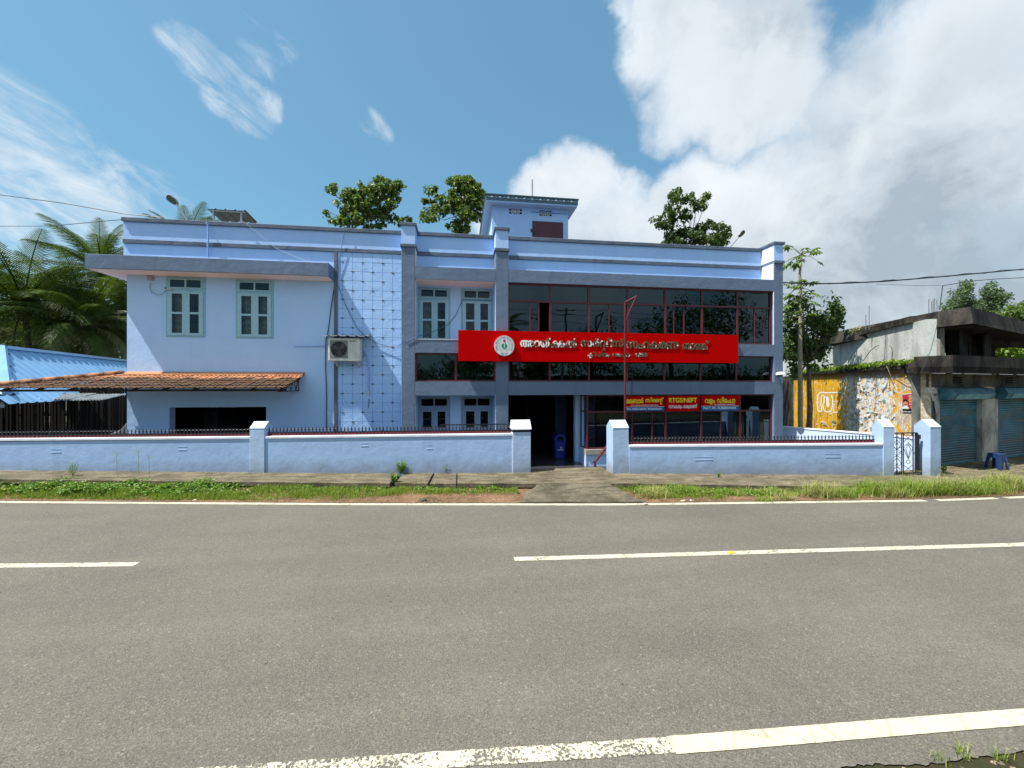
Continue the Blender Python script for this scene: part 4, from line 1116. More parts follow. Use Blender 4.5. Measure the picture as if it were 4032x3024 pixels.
# word positions are given in picture columns; the sign is a plane, so they turn into metres on it
def word(parts, xa, xb, yb, yt, bold, depth, name='letter', mat='letter', Y=YS_, parent=sign, merge=False, refx=None):
    pcs = text_pieces(parts, bold); rx = refx or (xa + xb) / 2
    z0, z1 = at_y(rx, yb, Y).z, at_y(rx, yt, Y).z
    P = fitP(pcs, XA(xa, Y), XA(xb, Y), z0, z1, Y - .0012)
    for mb in lay(pcs, P, depth, merge): mb.build(name, M[mat], parent)
k1 = {1: -6.0}
word([('അറയ്', 0, 0, 1), ('ക', .07, 0, 1), ('ക', -.30, 0, 1), ('ൽ', .07, 0, 1)], 2048, 2270, 1368, 1330, 0.034, 0.020)
word([('സർവ', 0, 0, 1), ('Δ', -.52, -0.36, 0.36, None, 1.3), ('ീ', .03, 0, 1), ('സ്', .06, 0, 1)], 2286, 2458, 1380, 1330, 0.034, 0.020)
word([('സഹകരണ', 0, 0, 1)], 2466, 2671, 1374, 1344, 0.034, 0.020)
word([('ബാങ', 0, 0, 1), ('ക', -.20, 0, 0.94), ('്', -.12, 0.02, 1)], 2686, 2791, 1377, 1341, 0.032, 0.020)
word([('ക', 0, 0, 1), ('ല', -.62, -0.40, 0.5), ('ി', .10, 0, 1), ('പ്', .06, 0, 1), ('തം', .08, 0, 1)], 2312, 2402, 1412, 1384, 0.034, 0.014)
word([('ന', 0, 0, 1), ('മ', .06, 0, 1), ('പ', -.25, 0, 1), ('ർ', .08, 0, 1)], 2410, 2480, 1405, 1388, 0.034, 0.014)
word([('-', 0, 0, 1)], 2489, 2495, 1399, 1396, 0.02, 0.014)
word([('1858', 0, 0, 1)], 2503, 2549, 1406, 1389, 0.045, 0.014)
# emblem
cx, cz = XA(1985, YS_), at_y(1985, 1362, YS_).z; R_ = (XA(2025, YS_) - XA(1946, YS_)) / 2
def disk(r, y, mat, name='disc', th=0.0, r2=0.0, parent=sign, cx_=None, cz_=None, n=40):
    mb = MB(); c = (cx if cx_ is None else cx_, y, cz if cz_ is None else cz_); mb.disc(c, r, n, r2=r2)
    if th:
        for i in range(n):
            g0, g1 = 2 * math.pi * i / n, 2 * math.pi * (i + 1) / n
            a, b = Vector(c) + Vector((r * math.cos(g0), 0, r * math.sin(g0))), Vector(c) + Vector((r * math.cos(g1), 0, r * math.sin(g1)))
            mb.quad(a, a + Vector((0, th, 0)), b + Vector((0, th, 0)), b)
    return mb.build(name, mat, parent)
LW = simple('emblem_white', (0.74, 0.76, 0.76), 0.3, 0.4, var=.03); LB = simple('emblem_blue', (0.05, 0.12, 0.25), 0.4, 0.4); LGd = simple('emblem_gold', (0.45, 0.38, 0.16), 0.4, 0.4)
LG = simple('emblem_green', (0.0, 0.25, 0.14), 0.4, 0.4); LR = simple('emblem_red', (0.48, 0.01, 0.03), 0.4, 0.4)
yl = YS_ - .06
disk(R_, yl, LW, 'emblem', th=.058)
disk(R_ * .965, yl - .002, LB, 'emblem_ring', r2=R_ * .95); disk(R_ * .70, yl - .002, LB, 'emblem_ring', r2=R_ * .68)
def arc_text(s_, r, size, a0, a1, flip=False):
    mb_all = MB(); n = len(s_)
    for i, ch in enumerate(s_):
        if ch == ' ': continue
        pcs = fill(contours(ch), 0.02)
        if not pcs: continue
        xs0, xs1, _, _ = bounds(pcs); g = a0 + (a1 - a0) * (i + .5) / n; m_ = (xs0 + xs1) / 2
        rot_ = g - math.pi / 2 if not flip else g + math.pi / 2
        c_, s2 = math.cos(rot_), math.sin(rot_)
        def P(x, y): X_, Y_ = (x - m_) * size, (y - .35) * size; return Vector((cx + r * math.cos(g) + X_ * c_ - Y_ * s2, yl - .003, cz + r * math.sin(g) + X_ * s2 + Y_ * c_))
        q = lay(pcs, P, 0.0, True)[0]; k = len(mb_all.v); mb_all.v += q.v; mb_all.f += [tuple(k + i_ for i_ in f) for f in q.f]
    mb_all.build('emblem_text', LB, sign)
arc_text('ARAKKAL SERVICE CO-OPERATIVE BANK LTD.NO.1858', R_ * .82, R_ * .17, math.radians(215), math.radians(-35))
arc_text('ESTD 1926', R_ * .82, R_ * .17, math.radians(247), math.radians(293), True)
wr = MB()
for s_ in (-1, 1):
    for i in range(9):
        g = math.radians(-75 + i * 15) if s_ == 1 else math.radians(255 - i * 15)
        c = Vector((cx + R_ * .53 * math.cos(g), yl - .003, cz + R_ * .53 * math.sin(g)))
        for t_ in (-.55, .55):
            d = Vector((math.cos(g + math.pi / 2 * s_ + t_ * s_), 0, math.sin(g + math.pi / 2 * s_ + t_ * s_))) * R_ * .12; n_ = Vector((-d.z, 0, d.x)) * .28
            wr.quad(c, c + d * .5 + n_, c + d, c + d * .5 - n_)
wr.build('emblem_wreath', LGd, sign)
gm = MB(); yy = yl - .004
for s_ in (-1, 1):
    pts = [(cx + s_ * R_ * .055, cz - R_ * .25)] + [(cx + s_ * (R_ * .055 + R_ * .24 * math.cos(g)), cz - R_ * .02 + R_ * .27 * math.sin(g)) for g in np.linspace(-1.2, 1.25, 8)] + [(cx + s_ * R_ * .055, cz + R_ * .24)]
    n = len(gm.v); gm.v += [(a, yy, b) for a, b in pts]; gm.f.append(tuple(range(n, n + len(pts))))
gm.build('emblem_leaf', LG, sign)
disk(R_ * .135, yl - .004, LR, 'emblem_dot', cz_=cz + R_ * .48)
bb = MB(); bb.tri((cx - R_ * .14, yl - .006, cz - R_ * .36), (cx + R_ * .14, yl - .006, cz - R_ * .36), (cx, yl - .006, cz - R_ * .20)); bb.build('emblem_base', simple('emblem_light_blue', (0.02, 0.18, 0.45), .4), sign)

# three small boards over the shop front
YQ = YG - 0.075
M['yellow'] = simple('yellow_letter', (0.85, 0.62, 0.03), 0.4, 0.3, var=.05); M['pink'] = simple('pale_letter', (0.78, 0.60, 0.62), 0.4, 0.3, var=.05)
M['signblue'] = simple('blue_sign_band', (0.02, 0.12, 0.33), 0.4, 0.3, var=.05); M['pale'] = simple('pale_blue_letter', (0.60, 0.70, 0.85), 0.4, 0.3, var=.05)
def small_sign(label, x0, x1, yt, yb, split=None):
    X0, X1 = XA(x0, YQ), XA(x1, YQ); rx = (x0 + x1) / 2; Zt, Zb = at_y(rx, yt, YQ).z, at_y(rx, yb, YQ).z
    t = thing('small_sign', label, 'sign', ((X0 + X1) / 2, YQ, Zb))
    zs = Zb if split is None else at_y(rx, split, YQ).z
    MB().box(X0, X1, YQ, YQ + .035, zs, Zt).build('panel', M['red'], t)
    if split is not None:
        MB().box(X0, X1, YQ, YQ + .035, Zb, zs - .012).build('lower_panel', M['signblue'], t)
        MB().box(X0, X1, YQ - .002, YQ + .035, zs - .0118, zs - .0002).build('divider', M['white'], t)
    return t
s1 = small_sign('red board with yellow letters and a blue phone number strip, beside the maroon pole', 2464, 2616, 1560, 1618, 1601)
s2 = small_sign('plain red board reading RTGS/NEFT in yellow, middle of the three', 2623, 2755, 1558.5, 1618.5)
s3 = small_sign('red board with a blue strip reading FACT, IPL, RUBBERMARK', 2762, 2910, 1557, 1617, 1598)
def w2(parts, xa, xb, yb, yt, mat, t, bold=.042): word(parts, xa, xb, yb, yt, bold, 0.003, 'lettering', mat, YQ, t, True)
w2([('മലബാർ', 0, 0, 1)], 2466, 2533, 1588.5, 1566, 'yellow', s1)
w2([('സ', 0, 0, 1), ('ി', .0, 0, 1), ('െ', .08, 0, 1), ('മ', .06, 0, 1), ('ന', .08, 0, 1), ('റ', -.45, -.50, .62), ('്', -.05, 0, 1)], 2541, 2613, 1595, 1564, 'yellow', s1)
w2([('ഒരു കേരള സർക്കാർ', 0, 0, 1), ('ഉല്പന്നം', .5, 0, 1)], 2484, 2592, 1598, 1592.5, 'pink', s1, .04)
w2([('PH: 9400218039, 9526654039', 0, 0, 1)], 2468, 2605, 1615.5, 1606, 'pale', s1, .035)
w2([('RTGS/NEFT', 0, 0, 1)], 2633.5, 2744.5, 1585, 1566, 'yellow', s2, .045)
w2([('സ', 0, 0, 1), ('ൗ', .06, 0, 1), ('കര', .06, 0, 1), ('ു', -.02, .05, .8), ('ം', .08, 0, 1), ('ലഭ', .45, 0, 1), ('ു', -.02, .05, .8), ('മാണ്', .08, 0, 1)], 2633, 2745, 1610, 1590, 'pink', s2, .045)
w2([('വ', 0, 0, 1), ('ളം', .08, 0, 1), ('ഡി', .45, 0, 1), ('േ', .08, 0, 1), ('പ', .06, 0, 1), ('പ', -.42, -.02, 1), ('ാ', .08, 0, 1)], 2775, 2895, 1592, 1563, 'yellow', s3, .04)
w2([('PH: 9400218039, 9526654039', 0, 0, 1)], 2812, 2894, 1596, 1590, 'pink', s3, .04)
w2([('FACT, IPL, RUBBERMARK', 0, 0, 1)], 2769, 2900, 1612.5, 1601.5, 'pale', s3, .045)

# maroon bracket pole in front of the sign
YPL = 11.5
pl = thing('bracket_pole', 'tall maroon steel pole with a triangular arm, in front of the red sign', 'pole', (at_y(2461, 1512, YPL).x, YPL, Z0))
px_ = at_y(2461, 1512, YPL).x; zt_ = at_y(2461, 1188, YPL).z
MB().tube([(px_, YPL, Z0), (px_, YPL, zt_)], .031, 10).build('pole', M['maroonpole'], pl, smooth=False)
e_ = at_y(2508, 1166, YPL - .1)
MB().tube([(px_, YPL, zt_ - .02), e_], .028, 8).build('arm', M['maroonpole'], pl)
MB().tube([(px_, YPL, at_y(2461, 1268, YPL).z), e_ - Vector((.03, 0, .02))], .024, 8).build('brace', M['maroonpole'], pl)

# handrail by the entrance, bin, things inside
hrl = thing('handrail', 'dark maroon sloping stair rail beside the entrance pillar', 'handrail', at_t(2345, 1840, 11.9)[:])
a_, b_, c_ = at_t(2344, 1846, 12.0), at_t(2342, 1818, 12.0), at_t(2400, 1745, 12.6)
MB().tube([a_, b_], .035, 8).build('post', M['maroon'], hrl); MB().tube([b_ - Vector((.02, 0, .02)), c_], .042, 8).build('rail', M['maroon'], hrl)
bn = thing('litter_bin', 'tall blue plastic litter bin with a hooded lid standing in the dark entrance', 'bin', at_t(2201, 1804, 14.7)[:])
b0 = at_t(2201, 1804, 14.7); bx, by = b0.x, b0.y; mb = MB()
mb.loft([(bx - .17, by - .16, FL), (bx + .17, by - .16, FL), (bx + .17, by + .16, FL), (bx - .17, by + .16, FL)], [(bx - .21, by - .2, .50), (bx + .21, by - .2, .50), (bx + .21, by + .2, .50), (bx - .21, by + .2, .50)])
mb.build('body', M['binblue'], bn, bevel=.02)
ld = MB(); pr_ = [(-.225, .505), (.225, .505), (.215, .62), (.15, .72), (.07, .76), (-.07, .76), (-.15, .72), (-.215, .62)]
ld.loft([(bx + a, by - .215, z) for a, z in pr_], [(bx + a, by + .215, z) for a, z in pr_]); ld.build('lid', M['binblue'], bn, bevel=.015)
fl = [(-.13, .54), (.13, .54), (.12, .62), (.06, .68), (-.06, .68), (-.12, .62)]
MB().loft([(bx + a, by - .219, z) for a, z in fl], [(bx + a, by - .216, z) for a, z in fl]).build('flap', M['dark'], bn)
MB().box(bx - .1, bx + .12, by - .209, by - .202, .17, .20).build('label_strip', M['pale'], bn); MB().box(bx + .0, bx + .06, by - .209, by - .202, .23, .29).build('label_mark', M['pale'], bn)

# ------------------------------------------------------------------ air conditioner
YA = P_ - 0.46
ax0, ax1 = XA(1292, YA), XA(1417, YA); az1, az0 = at_y(1300, 1330, YA).z, at_y(1300, 1421, YA).z
ac = thing('air_conditioner', 'aged white outdoor air conditioner unit with a dark round fan grille', 'air conditioner', ((ax0 + ax1) / 2, P_, az0))
MB().box(ax0, ax1, YA, YA + .34, az0, az1).build('casing', M['cream'], ac, bevel=.018)
w_ = ax1 - ax0; h_ = az1 - az0
fx0, fx1, fz0, fz1 = ax0 + .06 * w_, ax0 + .62 * w_, az0 + .12 * h_, az0 + .90 * h_
MB().box(fx0, fx1, YA - .006, YA - .0005, fz0, fz1).build('grille_plate', simple('grey_ac_plate', (0.20, 0.21, 0.19), .6), ac)
fcx, fcz, fr_ = (fx0 + fx1) / 2 + .0, (fz0 + fz1) / 2, min(fx1 - fx0, fz1 - fz0) * .46
disk(fr_, YA - .0085, M['dark'], 'fan_opening', parent=ac, cx_=fcx, cz_=fcz)
fb = MB()
for k_ in range(3):
    g = k_ * 2.094 + .4; n = len(fb.v); pts = [(0.15, g - .3), (.5, g - .25), (.92, g + .05), (.9, g + .75), (.4, g + .6), (.15, g + .3)]
    fb.v += [(fcx + fr_ * r * math.cos(a), YA - .0105, fcz + fr_ * r * math.sin(a)) for r, a in pts]; fb.f.append(tuple(range(n, n + 6)))
fb.disc((fcx, YA - .012, fcz), fr_ * .2, 12); fb.build('fan', simple('dark_fan_blade', (0.045, 0.045, 0.04), .5), ac)
gg = MB()
for q in np.linspace(.2, 1.0, 9): gg.disc((fcx, YA - .018, fcz), fr_ * q, 28, r2=fr_ * q - .004)
for k_ in range(12): g = k_ * math.pi / 6; gg.bar((fcx + .05 * math.cos(g), YA - .018, fcz + .05 * math.sin(g)), (fcx + fr_ * math.cos(g), YA - .018, fcz + fr_ * math.sin(g)), .004)
gg.build('fan_guard', M['lampgrey'], ac)
word([('VOLTAS', 0, 0, 1)], 1374, 1402, 1345.5, 1340.5, .04, .002, 'brand_mark', 'dark', YA - .001, ac, True)
for bx_ in (ax0 + .12, ax1 - .14):
    b_ = MB(); b_.loft([(bx_, YA + .02, az0 - .001), (bx_ + .06, YA + .02, az0 - .001), (bx_ + .06, P_ - .03, az0 - .001), (bx_, P_ - .03, az0 - .001)], [(bx_ + .02, YA + .2, az0 - .07), (bx_ + .06, YA + .2, az0 - .07), (bx_ + .06, P_ - .03, az0 - .18), (bx_ + .02, P_ - .03, az0 - .18)]); b_.build('bracket', M['cream'], ac)
hz = lambda x, y: at_y(x, y, P_ - .06)
MB().tube([at_y(1419, 1382, YA + .3), hz(1434, 1384), hz(1444, 1400), hz(1450, 1430), hz(1452, 1480), hz(1451, 1535)], .022, 8).build('insulated_pipe', M['bluepipe'], ac)
MB().tube([hz(1451, 1536), hz(1450, 1556)], .03, 7).build('pipe_joint', M['whitecable'], ac); MB().tube([hz(1453, 1570), hz(1450, 1606)], .012, 6).build('drain_hose', M['bluecable'], ac)
MB().tube([at_y(1418, 1345, YA + .2), at_y(1419, 1400, YA + .24), at_y(1424, 1415, YA + .3)], .02, 6).build('valve_cover', M['dark'], ac)
# little corrugated cover above it
cv = thing('metal_canopy', 'small corrugated metal sheet canopy above the air conditioner', 'canopy', (ax0, P_, az1 + .1))
def corrugated(o, ex_, ey_, n, amp, th=.004, flat=.5):
    """sheet: o origin, ex along the waves, ey the other way; ribs n"""
    o, ex_, ey_ = Vector(o), Vector(ex_), Vector(ey_); nn_ = ex_.cross(ey_).normalized()
    if nn_.z < 0: nn_ = -nn_
    mb = MB(); prof_ = []
    for i in range(n):
        for q, h in ((0.0, 0), (flat, 0), (flat + .12, 1), (1 - .12, 1)): prof_.append(((i + q) / n, h * amp))
    prof_.append((1.0, 0))
    for (a, ha), (b, hb) in zip(prof_[:-1], prof_[1:]):
        A0, B0 = o + ex_ * a + nn_ * ha, o + ex_ * b + nn_ * hb
        mb.quad(A0, B0, B0 + ey_, A0 + ey_); mb.quad(A0 - nn_ * th, A0 + ey_ - nn_ * th, B0 + ey_ - nn_ * th, B0 - nn_ * th)
        mb.quad(A0, A0 - nn_ * th, B0 - nn_ * th, B0)
    return mb
c0, c1 = at_y(1266, 1322, YA - .10), at_y(1447, 1324, YA - .10)
corrugated(c0, (c1.x - c0.x, 0, 0), (0, P_ - YA + .08, .10), 5, .028, .006, .62).build('sheet', M['steel'], cv)

# ------------------------------------------------------------------ cables, pipes, cameras on the building
def wire(name, label, cat, pts, r, mat, loc=None, group=None):
    t = MB().tube(pts, r, 5).build(name, M[mat]); c = Vector(pts[0])
    me = t.data; me.transform(Matrix.Translation(-c)); t.location = c; W[t.name] = c
    return tag(t, label, cat, group)
def sag(a, b, s_, n=14):
    a, b = Vector(a), Vector(b); return [a.lerp(b, i / n) - Vector((0, 0, s_ * 4 * (i / n) * (1 - i / n))) for i in range(n + 1)]
w0 = lambda x, y, d=.03: at_y(x, y, P_ - d)
wire('cable', 'bundle of black cables running down the wall left of the air conditioner', 'cable', [w0(1320, 1110), w0(1305, 1200), w0(1293, 1300), w0(1283, 1340), w0(1282, 1440), w0(1286, 1560), w0(1285, 1690)], .014, 'cable')
wire('cable', 'thin cable hanging from the parapet top down to the grey corner of the sunshade', 'cable', [w0(1360, 893, .08), w0(1345, 975, .07), w0(1332, 1065, .05), w0(1327, 1120, .05)], .008, 'bluecable')
wire('cable', 'slack cable slanting over the square blocks to the first pier, then up under the ledge', 'cable',
     [w0(1329, 1120, .05), w0(1360, 1200, .05), w0(1405, 1290, .05), w0(1440, 1325, .06), w0(1480, 1350, .06), w0(1530, 1364, .07), w0(1570, 1360, .1), at_y(1600, 1345, F_ - .02), at_y(1640, 1325, F_ - .02), at_y(1690, 1312, F_ + .3),
      at_y(1765, 1278, YR - .03), at_y(1795, 1240, YR - .03), at_y(1817, 1190, YR - .03), at_y(1822, 1180, YR - .02), at_y(1938, 1183, YR - .02)], .009, 'bluecable')
wire('cable', 'pale twisted wire from the roof edge down to the sunshade', 'cable', [w0(950, 872, .1), w0(965, 876, .08), w0(1010, 915, .07), w0(1090, 980, .06), w0(1170, 1015, .06), w0(1235, 1035, .06)], .0055, 'whitecable')
wire('cable', 'thin dark cord hanging over the lower beam right of the maroon pole', 'cable', [at_y(2490, 1440, F_ - .02), at_y(2489, 1500, F_ - .02), at_y(2487, 1552, F_ - .02)], .008, 'cable')
wire('wall_pipe', 'thin blue conduit running level into the air conditioner', 'pipe', [w0(1155, 1364), w0(1282, 1363)], .012, 'bluepipe')
wire('down_pipe', 'blue painted pipe clipped down the parapet above the sunshade', 'pipe', [w0(815, 876, .12), w0(819, 892, .10), w0(820, 950, .09), w0(818, 955, .09), w0(819, 1012, .06)], .024, 'bluepipe')
wire('down_pipe', 'small black loop of hose over the roof edge above the blue pipe', 'hose', [w0(812, 880, .07), w0(814, 862, .0), w0(825, 857, -.1), w0(838, 866, -.2)], .014, 'cable')
wire('cable', 'thin grey wire drooping from a switch box to the small camera by the left window', 'cable', [w0(592, 1112), w0(590, 1130), w0(596, 1150), w0(620, 1162), w0(640, 1158), w0(656, 1140)], .007, 'lampgrey')
bxx = w0(592, 1095, .04); jb = MB().box(bxx.x - .07, bxx.x + .07, P_ - .07, P_ - .002, bxx.z - .06, bxx.z + .06).build('junction_box', M['beige']); tag(jb, 'small beige box high on the wall under the sunshade', 'box')
cm = thing('camera', 'small white bullet camera at the top left corner of the leftmost window', 'camera', w0(658, 1136)[:])
c_ = w0(658, 1136, .1); MB().tube([c_ + Vector((.02, .08, 0)), c_ - Vector((.0, .06, 0))], .035, 10).build('housing', M['white'], cm); MB().tube([c_ - Vector((.0, .061, 0)), c_ - Vector((0, .066, 0))], .026, 10).build('lens', M['dark'], cm)
# dome camera on the right corner pier
dc = thing('dome_camera', 'white dome camera under a small hood on the right corner pier', 'camera', at_y(3075, 1480, F_ - .12)[:])
d_ = at_y(3074, 1475, F_ - .18); mb = MB()
for i in range(6):
    a0, a1 = math.pi / 2 * i / 6, math.pi / 2 * (i + 1) / 6
    for k_ in range(16):
        g0, g1 = 2 * math.pi * k_ / 16, 2 * math.pi * (k_ + 1) / 16
        P = lambda a, g: d_ + Vector((.17 * math.cos(a) * math.cos(g), .13 * math.cos(a) * math.sin(g), .10 * math.sin(a)))
        mb.quad(P(a0, g0), P(a0, g1), P(a1, g1), P(a1, g0))
mb.build('hood', M['white'], dc, smooth=True)
MB().tube([d_ + Vector((0, 0, .0)), d_ - Vector((0, 0, .075))], [.075, .05], 12).build('dome', M['lampgrey'], dc)
MB().tube([d_ - Vector((0, 0, .05)), d_ + Vector((-.02, .08, -.2)), d_ + Vector((.06, .14, -.26)), d_ + Vector((.2, .16, -.26))], .012, 6).build('cable', M['bluepipe'], dc)
MB().box(d_.x - .02, d_.x + .06, d_.y + .06, F_ - .001, d_.z - .02, d_.z + .02).build('arm', M['white'], dc)

# lean-to sheet on posts on the roof, with street lamps behind
YC_ = 14.3
rs = thing('roof_shelter', 'small tilted grey metal sheet on thin posts standing on the left roof', 'shelter', at_y(890, 880, YC_)[:])
o_, ox = at_y(815, 822, YC_), at_y(970, 828, YC_); bk_ = at_t(874, 872, YC_ / (CS - U(815) * SN) * 1.075)
shn = corrugated(o_, (ox.x - o_.x, 0, 0), (bk_.x - o_.x, bk_.y - o_.y, bk_.z - o_.z), 4, .035, .006, .72)
shn.build('sheet', simple('grey_green_sheet', (0.13, 0.16, 0.15), .5, .4, .2, var=.2), rs)
for x, y in ((841, 826), (950, 832)):
    a_ = at_y(x, y, YC_ + .05); MB().box(a_.x - .022, a_.x + .022, a_.y - .022, a_.y + .022, 6.2, a_.z).build('post', M['steel'], rs)
MB().box(o_.x + .05, ox.x - .05, YC_ + .03, YC_ + .07, o_.z - .05, o_.z - .01).build('rail', M['steel'], rs)
def lamp(label, head, neck, foot, Y, w):
    h0, h1, f0 = at_y(*head, Y), at_y(*neck, Y), at_y(*foot, Y)
    t = thing('street_lamp', label, 'street lamp', (f0.x, f0.y, 0))
    d = (h0 - h1); side = Vector((.75, -.5, .35)) if d.x < 0 else Vector((.75, .5, -.35))
    MB().tube([(f0.x, Y, -.3), (f0.x, Y, f0.z - .8)], .06, 8).build('pole', M['steel'], t)
    MB().tube([(f0.x, Y, f0.z - .81), f0, h1 + (h0 - h1) * .05], .038, 8).build('arm', M['steel'], t)
    up = d.cross(side).normalized();
    if up.z < 0: up = -up
    prof = [(0, .25), (.15, .7), (.5, 1), (.85, .95), (1.0, .45)]
    mb = MB(); A = [h1 + d * q + side * w * v for q, v in prof] + [h1 + d * q - side * w * v for q, v in prof[::-1]]
    mb.loft([p for p in A], [p + up * w * .35 for p in A]); mb.build('head', M['lampgrey'], t)
    B = [h1 + d * (.1 + .85 * q) + side * w * v * .8 - up * .004 for q, v in prof] + [h1 + d * (.1 + .85 * q) - side * w * v * .8 - up * .004 for q, v in prof[::-1]]
    q = MB(); q.v = [tuple(p) for p in B]; q.f = [tuple(range(len(B)))]; q.build('lens', M['lens'], t)
lamp('street lamp leaning left above the left end of the roof', (656, 771), (697, 806), (736, 866), 17.0, .16)
lamp('street lamp leaning right behind the right end of the roof', (2933, 909), (2908, 934), (2868, 980), 21.0, .16)

# ------------------------------------------------------------------ overhead wires
wire('power_line', 'thin overhead wire sloping down to the left end of the roof', 'wire', [at_t(-40, 762, 17), at_t(250, 800, 15.6), at_t(486, 842, 15), at_t(640, 856, 15)], .016, 'cable')
wire('power_line', 'lower thin overhead wire reaching the left corner of the parapet', 'wire', [at_t(-40, 891, 17), at_t(200, 890, 16), at_t(486, 864, 13.5)], .012, 'cable')
wire('power_line', 'thin wire passing behind the palm fronds at the left edge', 'wire', [at_t(-40, 985, 18), at_t(60, 1003, 17), at_t(330, 1040, 15)], .010, 'cable')
tp = [(3084, 1113), (3200, 1118), (3330, 1115), (3480, 1108), (3640, 1095), (3780, 1083), (3900, 1072), (4060, 1057)]
wire('power_line', 'thick twisted black cable crossing the sky right of the bank', 'wire', [at_t(x, y, 13.5 + (x - 3084) / 1000 * 2) for x, y in tp], .024, 'cable')
wire('power_line', 'second strand wound round the thick black cable at right', 'wire', [at_t(3084 + i * 36, np.interp(3084 + i * 36, [p[0] for p in tp], [p[1] for p in tp]) + 3.5 * math.sin(i * 1.5) - 1, 13.4 + i * .07) for i in range(28)], .011, 'cable')
wire('power_line', 'thin wire rising from the concrete pavilion and turning right', 'wire', [at_t(3700, 1215, 13), at_t(3712, 1125, 13.2), at_t(3820, 1107, 13.6), at_t(3930, 1098, 14), at_t(4060, 1092, 14.5)], .012, 'cable')
wire('power_line', 'very thin wire below the thick black cable', 'wire', [at_t(3450, 1119, 14), at_t(3620, 1125, 13.6), at_t(3712, 1123, 13.2)], .006, 'cable')
wire('cable', 'thin dark cable hanging down the pale upper wall at the right', 'cable', [at_t(3700, 1225, 12.3), at_t(3685, 1300, 12.1), at_t(3665, 1380, 11.9), at_t(3655, 1400, 11.5), at_t(3625, 1470, 11.5)], .007, 'cable')

# ------------------------------------------------------------------ blue metal shed and yard on the left
M['bluesheet'] = simple('sky_blue_roof_sheet', (0.20, 0.38, 0.58), 0.42, 0.5, var=.10, scale=1.5)
R1, R2 = at_t(8, 1372, 13.6), at_t(560, 1432, 13.6 * 1.72)
R2 = R1 + (R2 - R1); R2.z = R1.z
rd = (R2 - R1).normalized(); dn = Vector((rd.y, -rd.x, 0))
sdn = (dn * 1.9 + Vector((0, 0, -1.8)))
nrm_ = rd.cross(sdn).normalized()
d_ = at_t(29, 1550, 1) - Vector((0, 0, H)); t_ = (R1 - Vector((0, 0, H))).dot(nrm_) / d_.dot(nrm_); HP = Vector((0, 0, H)) + d_ * t_
shed = thing('blue_shed', 'open shed with a bright sky blue corrugated metal roof behind the left wall', 'shed', (R1.x, R1.y, 0))
L_ = (R2 - R1).length; nsh = 6
hip_a = (HP - R1)
ha_ = -(HP - R1).dot(rd); hb_ = (HP - R1 + rd * ha_).dot(sdn) / sdn.length_squared
nj = 4
for j in range(nj):
    w1 = ha_ / max(hb_, 1e-3) / nj; b_ = (j + .5) / nj
    corrugated(R1 - rd * w1 * (j + 1) + sdn * b_, rd * w1, sdn * (1 - b_), 2, .045, .004, .62).build('roof_sheet', M['bluesheet'], shed)
for i in range(nsh):
    o_ = R1 + rd * (L_ * i / nsh)
    corrugated(o_, rd * (L_ / nsh - .01), sdn, 4, .045, .004, .62).build('roof_sheet', M['bluesheet'], shed)
# front hip: closes the roof towards the road
fd = Vector((R1.x + 1.9, R1.y - 2.6, R1.z - 2.3)); hl = R1 + sdn
MB().loft([R1, HP, HP + Vector((-.01, 0, -.04)), R1 - Vector((0, 0, .04))], [R1 + Vector((-6, .4, -.3)), HP + Vector((-8, -.6, 0)), HP + Vector((-8, -.6, -.04)), R1 + Vector((-6, .4, -.34))]).build('front_roof', M['bluesheet'], shed)
MB().tube([R1 + Vector((0, 0, .03)), HP + Vector((0, 0, .03))], .11, 6).build('hip_flashing', M['bluesheet'], shed)
MB().bar(R1 + Vector((0, 0, .05)), R2 + Vector((0, 0, .05)), .26, .10).build('ridge_flashing', M['bluesheet'], shed)
for q in (.25, .6, .95):
    p = R1 + rd * L_ * q + sdn * .97; MB().tube([(p.x, p.y, -.3), (p.x, p.y, p.z - .05)], .07, 8).build('post', M['wood'], shed)
# rusty sheets in front and a dark screen of poles
rsy = 15.2
rl = thing('rusty_sheet_roof', 'low edge of rusty corrugated sheets under the tiled awning at the left', 'roof', at_y(280, 1550, rsy)[:])
M['rusty'] = simple('rusty_grey_sheet', (0.30, 0.31, 0.30), .6, .3, .2, var=.45, scale=9)
for i in range(7):
    a, b = at_y(85 + i * 59, 1546 + i * 1.2, rsy + .9), at_y(85 + (i + 1) * 59 - 1, 1547 + i * 1.2, rsy + .9)
    corrugated(a + Vector((0, -1.0, -.17 - .02 * (i % 2))), (b.x - a.x, 0, 0), (0, 1.0, .17), 5, .03, .004, .5).build('sheet', M['rusty'], rl)
tb = thing('tarpaulin_roll', 'pale rolled tarpaulin hanging along a beam at the far left edge', 'tarpaulin', at_y(60, 1565, 14.6)[:])
MB().tube([at_y(-60, 1572, 14.6), at_y(20, 1562, 14.6), at_y(90, 1566, 14.6), at_y(160, 1570, 14.6)], [.055, .055, .045, .03], 8).build('roll', M['cap'], tb)
sc_ = thing('pole_screen', 'dark screen of upright thin poles with light showing through, under the left awning', 'screen', at_y(250, 1700, 17)[:])
random.seed(3); X_ = XA(-60, 17.0)
pm = MB().box(-.032, .032, -.03, .03, -.3, 2.55).mesh('pole', M['wood'])
while X_ < XA(500, 17.0):
    wq = random.uniform(.7, 1.3); inst('pole', pm, sc_, (X_, 17 + random.uniform(-.05, .05), 0), (0, random.uniform(-.01, .01), 0), (wq, 1, 1)); X_ += .064 * wq + (random.uniform(-.01, .002) if random.random() > .16 else random.uniform(.008, .03))
for zz in (.5, 1.4, 2.3): MB().box(XA(-60, 17), XA(500, 17), 17.06, 17.1, zz, zz + .06).build('cross_rail', M['wood'], sc_)
cb = thing('light_bulb', 'single round bulb hanging under the awning at the far left edge', 'bulb', at_y(8, 1597, 14.4)[:])
